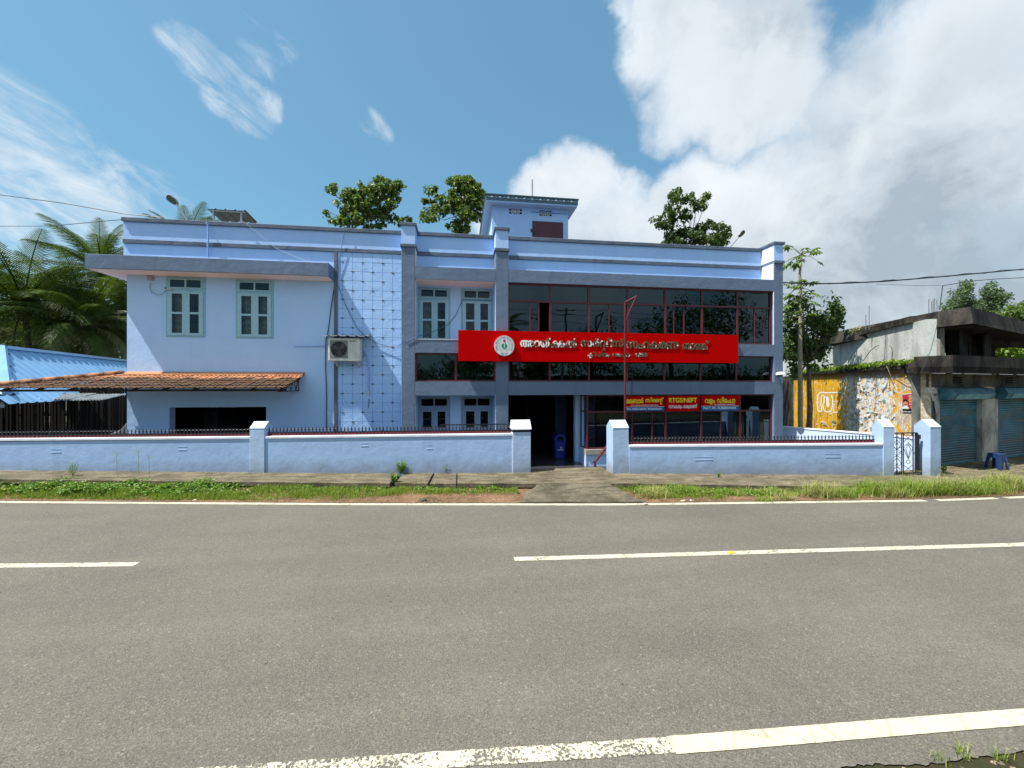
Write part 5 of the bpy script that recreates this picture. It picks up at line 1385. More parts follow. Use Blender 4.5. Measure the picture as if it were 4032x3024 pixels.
c_ = at_y(8, 1597, 14.4); mb = MB().tube([c_ + Vector((0, 0, .12)), c_ + Vector((0, 0, .05)), c_, c_ - Vector((0, 0, .05)), c_ - Vector((0, 0, .075))], [.02, .03, .06, .05, .01], 10); mb.build('glass_bulb', M['whitecable'], cb, smooth=True)
MB().tube([c_ + Vector((0, 0, .12)), c_ + Vector((0, 0, .5))], .008, 5).build('cord', M['cable'], cb)
# van in the shade behind the corner of the bank
vn = thing('parked_van', 'pale van parked in deep shade behind the left corner of the bank', 'van', at_t(470, 1740, 14.6)[:])
vo = at_t(418, 1740, 14.6); vx, vy = vo.x, vo.y
M['van'] = simple('van_paint', (0.16, 0.16, 0.17), .35)
out = [(0, .35), (0, .95), (.45, 1.15), (1.0, 1.85), (1.25, 1.95), (3.6, 1.95), (3.75, 1.7), (3.75, .35)]
MB().loft([(vx + a, vy, z - .25) for a, z in out], [(vx + a, vy + 1.6, z - .25) for a, z in out]).build('body', M['van'], vn, bevel=.04)
MB().quad((vx + .70, vy - .004, 1.0), (vx + 1.75, vy - .004, 1.0), (vx + 1.75, vy - .004, 1.55), (vx + 1.1, vy - .004, 1.55)).build('side_window', M['tint'], vn)
MB().quad((vx + .47, vy + .12, .93), (vx + .97, vy + .12, 1.57), (vx + .97, vy + 1.48, 1.57), (vx + .47, vy + 1.48, .93)).build('windscreen', M['tint'], vn)
for a in (.75, 3.0):
    t_ = MB(); t_.tube([(vx + a, vy - .03, .1), (vx + a, vy + .15, .1)], .32, 18); t_.build('wheel', M['dark'], vn)

# ------------------------------------------------------------------ old shop building on the right
def xy(x, t): p = at_t(x, 1512, t); return Vector((p.x, p.y, 0))
SW0 = xy(3625, 12.2); SW1 = xy(3125, 24.0); ds = (SW1 - SW0).normalized(); ns = Vector((-ds.y, ds.x, 0)) if Vector((-ds.y, ds.x, 0)).x < 0 else Vector((ds.y, -ds.x, 0))
SF0 = xy(3701, 12.3); fdv = Vector((.976, .216, 0)).normalized(); fn = Vector((fdv.y, -fdv.x, 0))     # front direction, outward normal
shop = thing('shop_building', 'weathered two level concrete shop with blue roller shutters and a poster covered yellow side wall', 'building', (SF0.x, SF0.y, 0))
def oriented(o, d, n, a0, a1, b0, b1, z0, z1, mb=None):   # box along d, outward n
    mb = mb or MB(); P = lambda a, b: o + d * a + n * b
    pts = [P(a0, b1), P(a1, b1), P(a1, b0), P(a0, b0)]
    mb.prism([(p.x, p.y) for p in pts], z0, z1); return mb
# yellow wall material: paint worn to pale plaster and paper residue towards the road, dark run-off stains at the far end
my = NT('yellow_poster_wall'); pos = my.sep()
dist = my.n('ShaderNodeVectorMath', operation='DOT_PRODUCT')
vs_ = my.n('ShaderNodeVectorMath', operation='SUBTRACT'); my.l(my.pos, vs_.inputs[0]); vs_.inputs[1].default_value = SW0
my.l(vs_.outputs[0], dist.inputs[0]); dist.inputs[1].default_value = ds; al = dist.outputs['Value']
n_a = my.noise(1.5, 6, 0.65, dist=.6); n_b = my.noise(6.5, 5, 0.7, dist=.8); st = my.noise(1.6, 5, 0.6, stretch=(2.5, 2.5, .25))
yel = my.mix(my.map(my.noise(3, 4, .6), .4, .65), (0.74, 0.40, 0.008), (0.60, 0.30, 0.012))
bare = my.mix(my.map(my.noise(5, 5, .7), .38, .62), (0.44, 0.34, 0.22), (0.60, 0.50, 0.38))
worn = my.map(my.math('ADD', n_a, my.map(al, 0.2, 3.2, .11, -.14)), .48, .53)
c = my.mix(worn, yel, bare)
wm_ = my.math('MULTIPLY', my.map(al, .6, 2.6, .25, 1, True), my.map(al, 4.6, 6.4, 1, 0, True))
c = my.mix(my.map(my.math('ADD', n_b, my.math('SUBTRACT', my.math('MULTIPLY', wm_, .145), .09)), .50, .54), c, my.mix(my.noise(2.3, 3, .6), (0.76, 0.75, 0.72), (0.60, 0.66, 0.70)))
c = my.mix(my.math('MULTIPLY', my.map(st, .50, .64), my.map(al, 4.5, 9.5, .03, .85)), c, (0.035, 0.025, 0.015))
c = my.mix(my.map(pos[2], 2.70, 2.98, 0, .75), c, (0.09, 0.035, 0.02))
c = my.mix(my.map(my.voro(1.3, 'DISTANCE_TO_EDGE'), .004, .010, .55, 0), c, (0.08, 0.06, 0.05))
my.col(c).rough(.9, .15); my.bump(my.math('ADD', n_b, my.math('MULTIPLY', worn, .3)), .4, .03)
M['yellow_wall'] = my.m
def oldconc(name, a, b, dk, streak=.6):
    m = NT(name); n1_ = m.noise(1.1, 7, .65, dist=.5); s1_ = m.noise(1.2, 6, .65, stretch=(1.5, 1.5, .5), dist=.5); n2_ = m.noise(7, 5, .7)
    c = m.mix(m.map(n1_, .38, .62), a, b); c = m.mix(m.math('MULTIPLY', m.map(s1_, .46, .62), streak), c, dk)
    c = m.mix(m.map(n2_, .58, .72), c, tuple(x * .5 for x in a)); m.col(c).rough(.92, .12); m.bump(m.math('ADD', n1_, n2_), .4, .03); return m.m
M['oldwhite'] = oldconc('stained_limewash', (0.56, 0.58, 0.55), (0.44, 0.46, 0.44), (0.22, 0.22, 0.21), .55)
M['blackconc'] = oldconc('blackened_concrete', (0.028, 0.027, 0.026), (0.075, 0.066, 0.052), (0.010, 0.010, 0.011), .9)
M['darkgrey'] = oldconc('dark_patchy_render', (0.10, 0.10, 0.095), (0.20, 0.19, 0.17), (0.03, 0.03, 0.03), .8)  # darker, blotchy mix of the render
M['pale_render'] = oldconc('grey_patchy_render', (0.50, 0.49, 0.45), (0.36, 0.35, 0.32), (0.10, 0.095, 0.09), .65)
M['greyconc'] = oldconc('grimy_concrete', (0.24, 0.23, 0.21), (0.33, 0.31, 0.27), (0.06, 0.055, 0.05), .6)
LW_ = (SW1 - SW0).length
oriented(SW0, ds, ns, 0, LW_, -.25, 0, Z0, 3.10).build('side_wall', M['yellow_wall'], shop)
oriented(SW0, ds, ns, -.1, LW_, -.9, .12, 3.101, 3.27).build('ledge', M['blackconc'], shop)
oriented(SW0, ds, ns, LW_ + .001, LW_ + 9, -.25, -.01, Z0, 3.1).build('end_wall', M['blackconc'], shop)
oriented(SW0, ds, ns, .25, LW_ + 3, -.5, -.25, 3.2705, 4.62).build('upper_wall', M['oldwhite'], shop)
oriented(SW0, ds, ns, .9, LW_ + 3, -.6, -.16, 4.621, 4.83).build('upper_slab', M['blackconc'], shop)
# corner wall facing the road and shop front
cw = (SF0 - SW0); cwd = cw.normalized(); cwn = Vector((cwd.y, -cwd.x, 0))
oriented(SW0, cwd, cwn, .0, cw.length - .16, -.25, 0, Z0, 2.93).build('corner_wall', M['darkgrey'], shop)
sh_w = 1.96; pil = .68
sa = lambda x: (lambda k: ((SF0.y - SF0.x / k) / (fdv.x / k - fdv.y)))((SN + U(x) * CS) / (CS - U(x) * SN))
a0_, a1_, a2_, a3_ = 0.0, sa(3863), sa(3925), sa(3925) + (sa(3863))
SHT = 2.08
oriented(SF0, fdv, fn, -.16, a0_, -.25, .0, Z0, SHT + .42).build('jamb', M['pale_render'], shop)
oriented(SF0, fdv, fn, a1_, a2_, -.25, .03, Z0, SHT + .02).build('pillar', M['pale_render'], shop)
oriented(SF0, fdv, fn, a3_, a3_ + .6, -.25, .03, Z0, SHT + .42).build('pillar', M['pale_render'], shop)
lintel = oriented(SF0, fdv, fn, -.6, a3_ + 3, -.25, -.02, SHT + .421, 2.93).build('lintel_wall', M['darkgrey'], shop)
M['shutter_box'] = simple('faded_teal_shutter_box', (0.045, 0.15, 0.20), .6, .3, var=.5, scale=5)
def shmat():
    m = NT('roller_shutter_paint'); n1_ = m.noise(1.2, 5, .6); p = m.sep()
    c = m.mix(m.map(n1_, .35, .6), (0.035, 0.13, 0.19), (0.075, 0.26, 0.36)); g2 = m.noise(1.5, 5, .65, stretch=(.6, .6, 3))
    c = m.mix(m.math('MULTIPLY', m.map(g2, .46, .62), .85), c, (0.15, 0.17, 0.17)); c = m.mix(m.map(p[2], .1, 1.5, .75, 0), c, (0.14, 0.145, 0.14)); m.col(c).rough(.5, .4, .3); m.bump(m.noise(30, 3, .6), .2, .01); return m.m
M['shutter'] = shmat()
for (b0_, b1_) in ((a0_, a1_), (a2_, a3_)):
    sh = MB(); nsl = 26; zb = 0.03
    P = lambda a, b, z: SF0 + fdv * a + fn * b + Vector((0, 0, z))
    for i in range(nsl):
        z0_, z1_ = zb + (SHT - zb) * i / nsl, zb + (SHT - zb) * (i + 1) / nsl; zm = z0_ * .35 + z1_ * .65
        sh.quad(P(b0_ + .003, -.12, z0_), P(b1_ - .003, -.12, z0_), P(b1_ - .003, -.085, zm), P(b0_ + .003, -.085, zm))
        sh.quad(P(b0_ + .003, -.085, zm), P(b1_ - .003, -.085, zm), P(b1_ - .003, -.12, z1_), P(b0_ + .003, -.12, z1_))
    s_o = sh.build('roller_shutter', M['shutter'], shop)
    oriented(SF0, fdv, fn, b0_ + .003, b1_ - .003, -.14, -.07, zb - .04, zb + .05).build('bottom_bar', M['shutter_box'], s_o)
    bx = MB(); pf = [(-.01, SHT + .001), (.22, SHT + .03), (.30, SHT + .20), (.20, SHT + .38), (-.01, SHT + .42)]
    bx.loft([P(b0_ - .1, b, z) for b, z in pf], [P(b1_ + .12, b, z) for b, z in pf]); bx.build('shutter_box', M['shutter_box'], shop)
    fb_ = MB(); fb_.loft([P(b0_ + .25, .225 + .012, SHT + .04), P(b0_ + .25, .325, SHT + .2), P(b0_ + .25, .315, SHT + .2), P(b0_ + .25, .215, SHT + .04)], [P(b1_ - .1, .225 + .012, SHT + .04), P(b1_ - .1, .325, SHT + .2), P(b1_ - .1, .315, SHT + .2), P(b1_ - .1, .215, SHT + .04)])
    fb_.build('light_strip', simple('pale_teal_strip', (0.12, 0.32, 0.40), .5, .3, var=.35, scale=7), shop)
for a_ in (sa(3755), sa(3962)):
    for k_ in range(3):
        for j in range(2): oriented(SF0, fdv, fn, a_ + j * .27, a_ + .23 + j * .27, -.02, -.004, 2.62 + k_ * .08, 2.665 + k_ * .08).build('vent_block', M['dark'], shop)
# canopy slab: side piece, rounded corner, front piece
C1, C2, C3 = xy(3598, 11.9), xy(3757, 11.15), xy(4032, 12.6); C3 = C2 + (C3 - C2) * 2.2
can = MB(); cb1, cb2, cb3 = SW0 + ds * .9, SF0 - fn * .1, SF0 + fdv * 9 - fn * .1
pts = [C1, C2 + (C1 - C2) * .03, C2 + (C3 - C2) * .01, C3, cb3, cb2, cb1]
can.prism([(p.x, p.y) for p in pts], 2.94, 3.10); can.build('canopy', M['blackconc'], shop)
fz = MB()
for A_, B_ in ((C1, C2 + (C1 - C2) * .03), (C2 + (C1 - C2) * .03, C2 + (C3 - C2) * .01), (C2 + (C3 - C2) * .01, C3)):
    d = (B_ - A_).normalized(); n = Vector((d.y, -d.x, 0)); q = [A_, B_, B_ - n * .1, A_ - n * .1]; fz.prism([(p.x, p.y) for p in (q[0], q[1], q[2], q[3])], 2.92, 3.42)
fz.build('canopy_fascia', M['blackconc'], shop)
# open pavilion on top: columns and tapering roof slab
K0, K1, K2 = xy(3690, 12.8), xy(3832, 12.0), xy(4032, 14.6); K2 = K1 + (K2 - K1) * 2.2; K1b = xy(3824, 12.35); K0b = xy(3692, 12.9)
pv = MB()
inn = Vector((.3, 1.0, 0)).normalized()
up_ = [K0b, xy(3821, 12.15), K2 + inn * .15, K2 + inn * 6, K0b + inn * 6]; lo_ = [K0, K1, K2, K2 + inn * 6, K0 + inn * 6]
zl, zu = 4.44, 4.97
pv.loft([(p.x, p.y, zl) for p in lo_], [(p.x, p.y, zu) for p in up_]); pv.build('pavilion_roof', M['blackconc'], shop)
for x, w_, t_ in ((3702, .17, 12.9), (3778, .34, 13.6), (3873, .34, 14.4), (3815, .18, 15.5), (3905, .2, 17), (3740, .15, 17)):
    o_ = xy(x, t_); MB().prism([(o_.x, o_.y), (o_.x + w_, o_.y), (o_.x + w_, o_.y + w_), (o_.x, o_.y + w_)], 3.05, zl).build('column', M['greyconc'] if t_ < 13 else M['blackconc'], shop)  # columns inside the pavilion take the black mix to stand for its shade
o_ = xy(3712, 14.6); e_ = xy(4100, 18.5); d = (e_ - o_).normalized(); oriented(o_, d, Vector((d.y, -d.x, 0)), 0, (e_ - o_).length, -.15, .15, 4.22, zl - .002).build('beam', M['blackconc'], shop)
pass
# floor and step under the canopy
fl_ = MB(); pts = [SW0 + cwn * .9 + cwd * .4, C2 + Vector((.2, -.1, 0)), C3 + Vector((0, -.1, 0)), SF0 + fdv * 12, SF0 - fn * .1]; fl_.prism([(p.x, p.y) for p in pts], Z0, 0.03)
fl_.build('step', M['slab'], shop)
# reinforcement bars sticking out of the roof
rb = thing('steel_bars', 'cluster of bare reinforcement bars sticking up from the roof edge', 'steel bars', xy(3670, 13.2)[:] )
for x, yt in ((3658, 1177), (3669, 1187), (3675, 1179), (3681, 1174), (3690, 1180)):
    a_ = at_t(x, 1224, 13.3); MB().tube([(a_.x, a_.y, 4.8), at_t(x - 1.5, yt, 13.3)], .013, 5).build('bar', M['lampgrey'], rb)
rb2 = thing('steel_bars', 'thin upright bar standing alone on the far part of the concrete roof', 'steel bars', xy(3422, 15.5)[:])
for x, yt, yb in ((3422, 1204, 1262), (3409, 1240, 1268)): a_ = at_t(x, yb, 15.4); MB().tube([(a_.x, a_.y, 4.7), at_t(x, yt, 15.4)], .013, 5).build('bar', M['lampgrey'], rb2)

# posters, torn paper and the painted letters on the yellow wall
def on_wall(x, y, out_=.004):
    k = (SN + U(x) * CS) / (CS - U(x) * SN); s = (k * SW0.y - SW0.x) / (ds.x - k * ds.y); p = SW0 + ds * s
    p = p + ns * out_; t = p.x * SN + p.y * CS; return Vector((p.x, p.y, H + t * (1512 - y) / FPX))
def wall_poly(name, pts, mat, out_=.006, curl=0.0):
    mb = MB(); P = [on_wall(x, y, out_ + (random.uniform(0, curl) if curl else 0)) for x, y in pts]; mb.v = [tuple(p) for p in P]; mb.f = [tuple(range(len(P)))]; return mb.build(name, mat, shop)
M['paper'] = simple('torn_white_paper', (0.66, 0.66, 0.63), .85, .1, var=.25, scale=12); M['paperblue'] = simple('torn_bluish_paper', (0.40, 0.52, 0.56), .85, .1, var=.3, scale=12); M['papergreen'] = simple('torn_green_paper', (0.10, 0.22, 0.14), .85, .1, var=.3)
M['paperpink'] = simple('faded_pink_paper', (0.52, 0.38, 0.34), .85, .1, var=.25, scale=12); M['wl'] = simple('white_wall_paint', (0.78, 0.74, 0.64), .8, .1, var=.2, scale=12)
random.seed(21)
for i in range(150):
    u_ = random.random()
    if i < 115: x, y = random.gauss(3415, 42), random.uniform(1490, 1690)
    elif i < 140: x, y = random.uniform(3360, 3615), random.uniform(1480, 1700)
    else: x, y = random.uniform(3218, 3330), random.uniform(1625, 1672)
    if not (3215 < x < 3615): continue
    w_, h_ = random.uniform(4, 20), random.uniform(4, 22); n = random.choice((4, 5, 6, 7)); g0 = random.random() * 6
    pts = [(x + w_ * .6 * math.cos(g0 + 6.283 * k / n) * random.uniform(.3, 1.2), y + h_ * .6 * math.sin(g0 + 6.283 * k / n) * random.uniform(.3, 1.2)) for k in range(n)]
    wall_poly('paper_scrap', pts[::-1], M[random.choices(('paper', 'paperblue', 'paperpink', 'papergreen'), (7, 2.4, 1.6, .35))[0]], .008 + .00012 * i, random.choice((0, 0, .05)))
# outline of the big painted letters
def band(pts, w, mat, name='painted_letter', out_=.005):
    mb = MB()
    for (xa, ya), (xb, yb) in zip(pts[:-1], pts[1:]):
        d = Vector((xb - xa, yb - ya)); n = Vector((-d.y, d.x)).normalized() * w / 2; P = [(xa + n.x, ya + n.y), (xa - n.x, ya - n.y), (xb - n.x, yb - n.y), (xb + n.x, yb + n.y)]
        mb.quad(*[on_wall(a, b, out_) for a, b in P])
    return mb.build(name, mat, shop)
Z8 = lambda x, y: (3200 + x / 4.148, 1350 + y / 4.148)
band([Z8(*p) for p in [(90, 1100), (75, 960), (85, 860), (115, 815), (170, 808), (235, 818), (290, 812), (350, 815), (400, 808), (480, 812), (540, 850), (560, 890)]], 4.6, M['wl'])
band([Z8(*p) for p in [(90, 1100), (110, 1120), (150, 1118), (150, 1090), (135, 1020), (140, 890), (165, 850), (195, 870), (185, 960), (170, 1040), (185, 1095), (215, 1125), (270, 1130), (310, 1100), (330, 1020), (325, 900), (300, 850)]], 4.6, M['wl'])
band([Z8(*p) for p in [(330, 1135), (420, 1135)]], 4.6, M['wl']); band([Z8(*p) for p in [(80, 960), (140, 960)]], 2.0, M['wl']); band([Z8(*p) for p in [(85, 985), (140, 985)]], 1.6, M['wl']); band([Z8(*p) for p in [(335, 955), (430, 955)]], 2, M['wl'])
band([Z8(*p) for p in [(345, 1120), (350, 1050), (355, 985)]], 3, M['wl'])
band([Z8(*p) for p in [(1040, 780), (1050, 720), (1100, 700), (1150, 715), (1180, 770), (1180, 900), (1185, 1120)]], 4.6, M['wl'])
band([Z8(*p) for p in [(595, 860), (620, 820), (680, 800)]], 3.2, M['wl']); band([Z8(*p) for p in [(1020, 1000), (1030, 930), (1070, 900)]], 3.2, M['wl'])
wall_poly('painted_letter', [Z8(*p) for p in [(215, 880), (260, 880), (270, 950), (275, 1020), (250, 1060), (225, 1020), (230, 950)][::-1]], M['wl'], .005)
po = wall_poly('poster', [(3555, 1551), (3555, 1621), (3619, 1624), (3613, 1547)], M['paper'], .028)
tag(po, 'crimson poster with a round portrait and yellow lines of print')
M['poster'] = simple('crimson_poster', (0.42, 0.01, 0.04), .4, .4, var=.15)
wall_poly('poster_print', [(3557, 1554), (3558, 1618), (3616, 1621), (3611, 1550)], M['poster'], .030)
wall_poly('poster_print', [(3558, 1606), (3558, 1618), (3616, 1621), (3615, 1612)], M['dark'], .0315)
wall_poly('poster_print', [(3560 + 10 + 9.5 * math.cos(g), 1591 + 13 * math.sin(g)) for g in np.linspace(0, 5.9, 12)], simple('portrait_skin', (0.45, 0.24, 0.15), .5), .032)
wall_poly('poster_print', [(3561, 1583), (3562, 1575), (3569, 1571), (3577, 1574), (3579, 1584), (3570, 1579)], M['dark'], .0335)
wall_poly('poster_print', [(3566, 1592), (3575, 1592), (3575, 1594), (3566, 1594)][::-1], M['dark'], .0335)
wall_poly('poster_print', [(3558, 1604), (3564, 1598), (3578, 1598), (3584, 1606), (3583, 1611), (3558, 1609)][::-1], M['paper'], .033)
for i, (ya, xa, xb, m_) in enumerate(((1558, 3583, 3608, 'paper'), (1566, 3584, 3608, 'yellow'), (1573, 3583, 3610, 'yellow'), (1580, 3585, 3610, 'yellow'), (1590, 3586, 3611, 'paper'), (1600, 3590, 3612, 'yellow'), (1606, 3592, 3613, 'yellow'))):
    x = xa
    while x < xb: w_ = random.uniform(2.5, 6); wall_poly('poster_print', [(x, ya + 3.4), (min(x + w_, xb), ya + 3.4), (min(x + w_, xb), ya), (x, ya)], M[m_], .032); x += w_ + 1
# small poster and rags on the corner wall facing the road
def on_c(x, y, out_=.01):
    k = (SN + U(x) * CS) / (CS - U(x) * SN); s = (k * SW0.y - SW0.x) / (cwd.x - k * cwd.y); p = SW0 + cwd * s + cwn * out_; t = p.x * SN + p.y * CS; return Vector((p.x, p.y, H + t * (1512 - y) / FPX))
def cpoly(pts, mat, name, out_=.01): mb = MB(); mb.v = [tuple(on_c(x, y, out_)) for x, y in pts]; mb.f = [tuple(range(len(pts)))]; return mb.build(name, mat, shop)
cpoly([(3631, 1657), (3665, 1657), (3664, 1608), (3632, 1607)], M['paper'], 'poster'); cpoly([(3632, 1656), (3664, 1656), (3663, 1609), (3633, 1608)], simple('dull_crimson_poster', (0.13, .012, .02), .5), 'poster_print', .012)
for i in range(5):
    for xa, xb in ((3647, 3662),): cpoly([(xa, 1617 + i * 8 + 3), (xb - i, 1617 + i * 8 + 3), (xb - i, 1617 + i * 8), (xa, 1617 + i * 8)], M['curtain'], 'poster_print', .014)
for yy_ in (1630, 1645): cpoly([(3639 + 4 * math.cos(g), yy_ + 5 * math.sin(g)) for g in np.linspace(0, 5.6, 9)], M['beige'], 'poster_print', .014)
for pts in ([(3652, 1512), (3668, 1516), (3686, 1540), (3682, 1549), (3660, 1551), (3650, 1545)], [(3662, 1552), (3672, 1552), (3676, 1578), (3668, 1580)], [(3630, 1555), (3648, 1552), (3650, 1570), (3634, 1572)], [(3650, 1582), (3656, 1580), (3664, 1592), (3656, 1593)], [(3672, 1560), (3690, 1558), (3692, 1605), (3684, 1640), (3676, 1600)]):
    cpoly(pts[::-1], M['paper'] if pts[0][0] != 3672 else M['oldwhite'], 'paper_scrap', .03)

# blue side boundary wall behind the gate
sw0, sw1, sw2 = xy(3640, 11.45), xy(3415, 12.75), xy(3080, 14.75)
zc_ = 1.02
sbw = thing('side_wall', 'bright lilac blue side boundary wall running back behind the small gate', 'wall', sw1[:])
for A_, B_ in ((sw0, sw1), (sw1, sw2)):
    d = (B_ - A_).normalized(); n = Vector((-d.y, d.x, 0));
    if n.x > 0: n = -n
    oriented(A_, d, n, 0, (B_ - A_).length - .001, -.15, 0, Z0, zc_ - .04).build('wall', M['cap2'], sbw)
    oriented(A_, d, n, 0, (B_ - A_).length - .001, -.17, .02, zc_ - .0395, zc_).build('coping', M['cap'], sbw)

# the small iron gate
g0 = XWR(3521); GA = Vector((g0, YWR(g0) + .12, 0)); GB = xy(3609, 11.05); gd = (GB - GA).normalized(); gw = (GB - GA).length; gz0, gz1 = .12, 1.235
gate = thing('gate', 'small wrought iron gate with scrolls and crossed bars beside the free pillar', 'gate', (GA + gd * gw / 2)[:])
P = lambda a, z: GA + gd * a * gw + Vector((0, 0, gz0 + (gz1 - gz0) * z))
fr = MB()
fr.bar(P(-.01, 1), P(1.02, 1), .030); fr.bar(P(-.01, 0), P(1.02, 0), .030); fr.bar(P(0, 0), P(0, 1), .025); fr.bar(P(1, 0), P(1, 1), .05)
fr.build('frame', M['black'], gate)
ba = MB()
for a in (.09, .45, .51, .87): ba.bar(P(a, 0), P(a, 1), .018)
ba.bar(P(.27, 0), P(.27, 1), .016)
ba.build('bar', M['black'], gate)
sc2 = MB()
def spline2(pts, r=.007): sc2.tube([P(a, z) for a, z in pts], r, 5, False)
def heart(cx_, cz_, w, h, inv=1):
    for s_ in (-1, 1):
        spline2([(cx_, cz_ - inv * h * .5), (cx_ + s_ * w * .7, cz_ - inv * h * .1), (cx_ + s_ * w, cz_ + inv * h * .25), (cx_ + s_ * w * .6, cz_ + inv * h * .5), (cx_ + s_ * w * .15, cz_ + inv * h * .35), (cx_ + s_ * w * .3, cz_ + inv * h * .15)])
heart(.27, .86, .13, .16, -1); heart(.27, .68, .16, .18, 1); heart(.27, .28, .16, .2, -1); heart(.27, .10, .13, .15, -1)
for q in (-1, 1):
    spline2([(.27, .60), (.27 + q * .16, .53), (.27 + q * .06, .50)]); spline2([(.27, .44), (.27 + q * .16, .50), (.27 + q * .06, .53)])
    spline2([(.27, .44), (.27 + q * .17, .36)]); spline2([(.27, .60), (.27 + q * .17, .66)])
    spline2([(.69, .76), (.69 + q * .17, .62), (.69, .34)]); spline2([(.69, .70), (.69 + q * .09, .60), (.69, .38)]); spline2([(.69, .72), (.69 + q * .10, .70), (.69 + q * .04, .68)])
for za, zb_ in ((.78, .98), (.02, .20)): spline2([(.52, za), (.86, zb_)]); spline2([(.86, za), (.52, zb_)])
spline2([(.69 + .07 * math.cos(g), .28 + .045 * math.sin(g)) for g in np.linspace(0, 6.283, 11)])
for cx_ in (.045, .48, .94): spline2([(cx_ + .035 * math.cos(g), .49 + .028 * math.sin(g)) for g in np.linspace(0, 6.283, 9)])
sc2.build('scroll_work', M['black'], gate)
for z in (.90, .06): p = P(1.06, z); MB().box(p.x - .03, p.x + .05, p.y - .03, p.y + .03, p.z - .06, p.z + .06).build('hinge', M['black'], gate)
MB().tube([P(1.07, 0), P(1.07, .95)], .022, 7).build('hinge_post', M['black'], gate)

# plastic stool in front of the second shutter
so_ = at_z(3925, 1846, .03); st_ = thing('stool', 'dark navy plastic stool standing by the shop pillar', 'stool', so_[:])
W[st_.name] = so_.copy(); sx_, sy_, sz_ = so_; 
MB().loft([(sx_ - .14, sy_ - .14, sz_ + .44), (sx_ + .14, sy_ - .14, sz_ + .44), (sx_ + .14, sy_ + .14, sz_ + .44), (sx_ - .14, sy_ + .14, sz_ + .44)], [(sx_ - .13, sy_ - .13, sz_ + .475), (sx_ + .13, sy_ - .13, sz_ + .475), (sx_ + .13, sy_ + .13, sz_ + .475), (sx_ - .13, sy_ + .13, sz_ + .475)]).build('seat', M['stoolblue'], st_, bevel=.012)
for a in (-1, 1):
    for b in (-1, 1):
        t_ = Vector((sx_ + a * .115, sy_ + b * .115, sz_ + .44)); f_ = Vector((sx_ + a * .17, sy_ + b * .17, sz_))
        MB().loft([t_ + Vector((-a * .07, b * .02, 0)), t_ + Vector((a * .02, b * .02, 0)), t_ + Vector((a * .02, -b * .07, 0)), t_ + Vector((-a * .05, -b * .05, 0))][::a * b], [f_ + Vector((-a * .05, b * .015, 0)), f_ + Vector((a * .015, b * .015, 0)), f_ + Vector((a * .015, -b * .05, 0)), f_ + Vector((-a * .035, -b * .035, 0))][::a * b]).build('leg', M['stoolblue'], st_, weld=True)
for a in (-1, 1): MB().box(sx_ - .12, sx_ + .12, sy_ + a * .13 - .01, sy_ + a * .13 + .01, sz_ + .34, sz_ + .439).build('apron', M['stoolblue'], st_); MB().box(sx_ + a * .13 - .01, sx_ + a * .13 + .01, sy_ - .115, sy_ + .115, sz_ + .34, sz_ + .439).build('apron', M['stoolblue'], st_)
MB().box(sx_ - .06, sx_ + .05, sy_ - .16, sy_ - .145, sz_ + .01, sz_ + .339).build('front_leg_panel', M['stoolblue'], st_)

# ------------------------------------------------------------------ foliage
def leafmat(name, a, b, spec=.35, trans=.25, dead=None):
    m = NT(name); r = m.geo.outputs['Random Per Island']
    c = m.mix(r, a, b)
    if dead: c = m.mix(m.map(r, .93, .97), c, dead)
    m.col(c).rough(.48, spec)
    tr = m.n('ShaderNodeBsdfTranslucent'); mx = m.n('ShaderNodeMixShader'); mx.inputs[0].default_value = trans
    m.l(m.mix(.5, c, (.25, .40, .02)), tr.inputs[0]); m.l(m.b.outputs[0], mx.inputs[1]); m.l(tr.outputs[0], mx.inputs[2]); m.l(mx.outputs[0], m.out.inputs[0]); return m.m
M['teak'] = leafmat('broad_leaf', (0.042, 0.085, 0.020), (0.115, 0.185, 0.032), dead=(0.25, 0.20, 0.09))
M['dark_leaf'] = leafmat('dark_leaf', (0.022, 0.055, 0.016), (0.060, 0.110, 0.026))
M['far_leaf'] = leafmat('pale_far_leaf', (0.045, 0.085, 0.045), (0.10, 0.15, 0.075))
M['yel_leaf'] = leafmat('yellow_green_leaf', (0.12, 0.20, 0.02), (0.24, 0.34, 0.04))
M['palm_leaf'] = leafmat('palm_leaflet', (0.020, 0.048, 0.010), (0.080, 0.125, 0.022), .15, .15)
M['palm_dry'] = leafmat('dull_palm_leaflet', (0.07, 0.09, 0.035), (0.18, 0.20, 0.08), .15, .15)
M['bark'] = simple('grey_bark', (0.13, 0.11, 0.085), .9, .1, var=.35, scale=9, bump=.4)
M['grass'] = leafmat('grass_blade', (0.13, 0.22, 0.020), (0.30, 0.38, 0.060), .3, .35, (0.45, 0.38, 0.16))
M['grass_dry'] = leafmat('pale_grass_blade', (0.24, 0.28, 0.06), (0.42, 0.40, 0.16), .3, .3, (0.5, 0.42, 0.22))
M['weed'] = leafmat('broad_weed_leaf', (0.070, 0.165, 0.020), (0.17, 0.31, 0.035), .35, .3, (0.40, 0.34, 0.10))

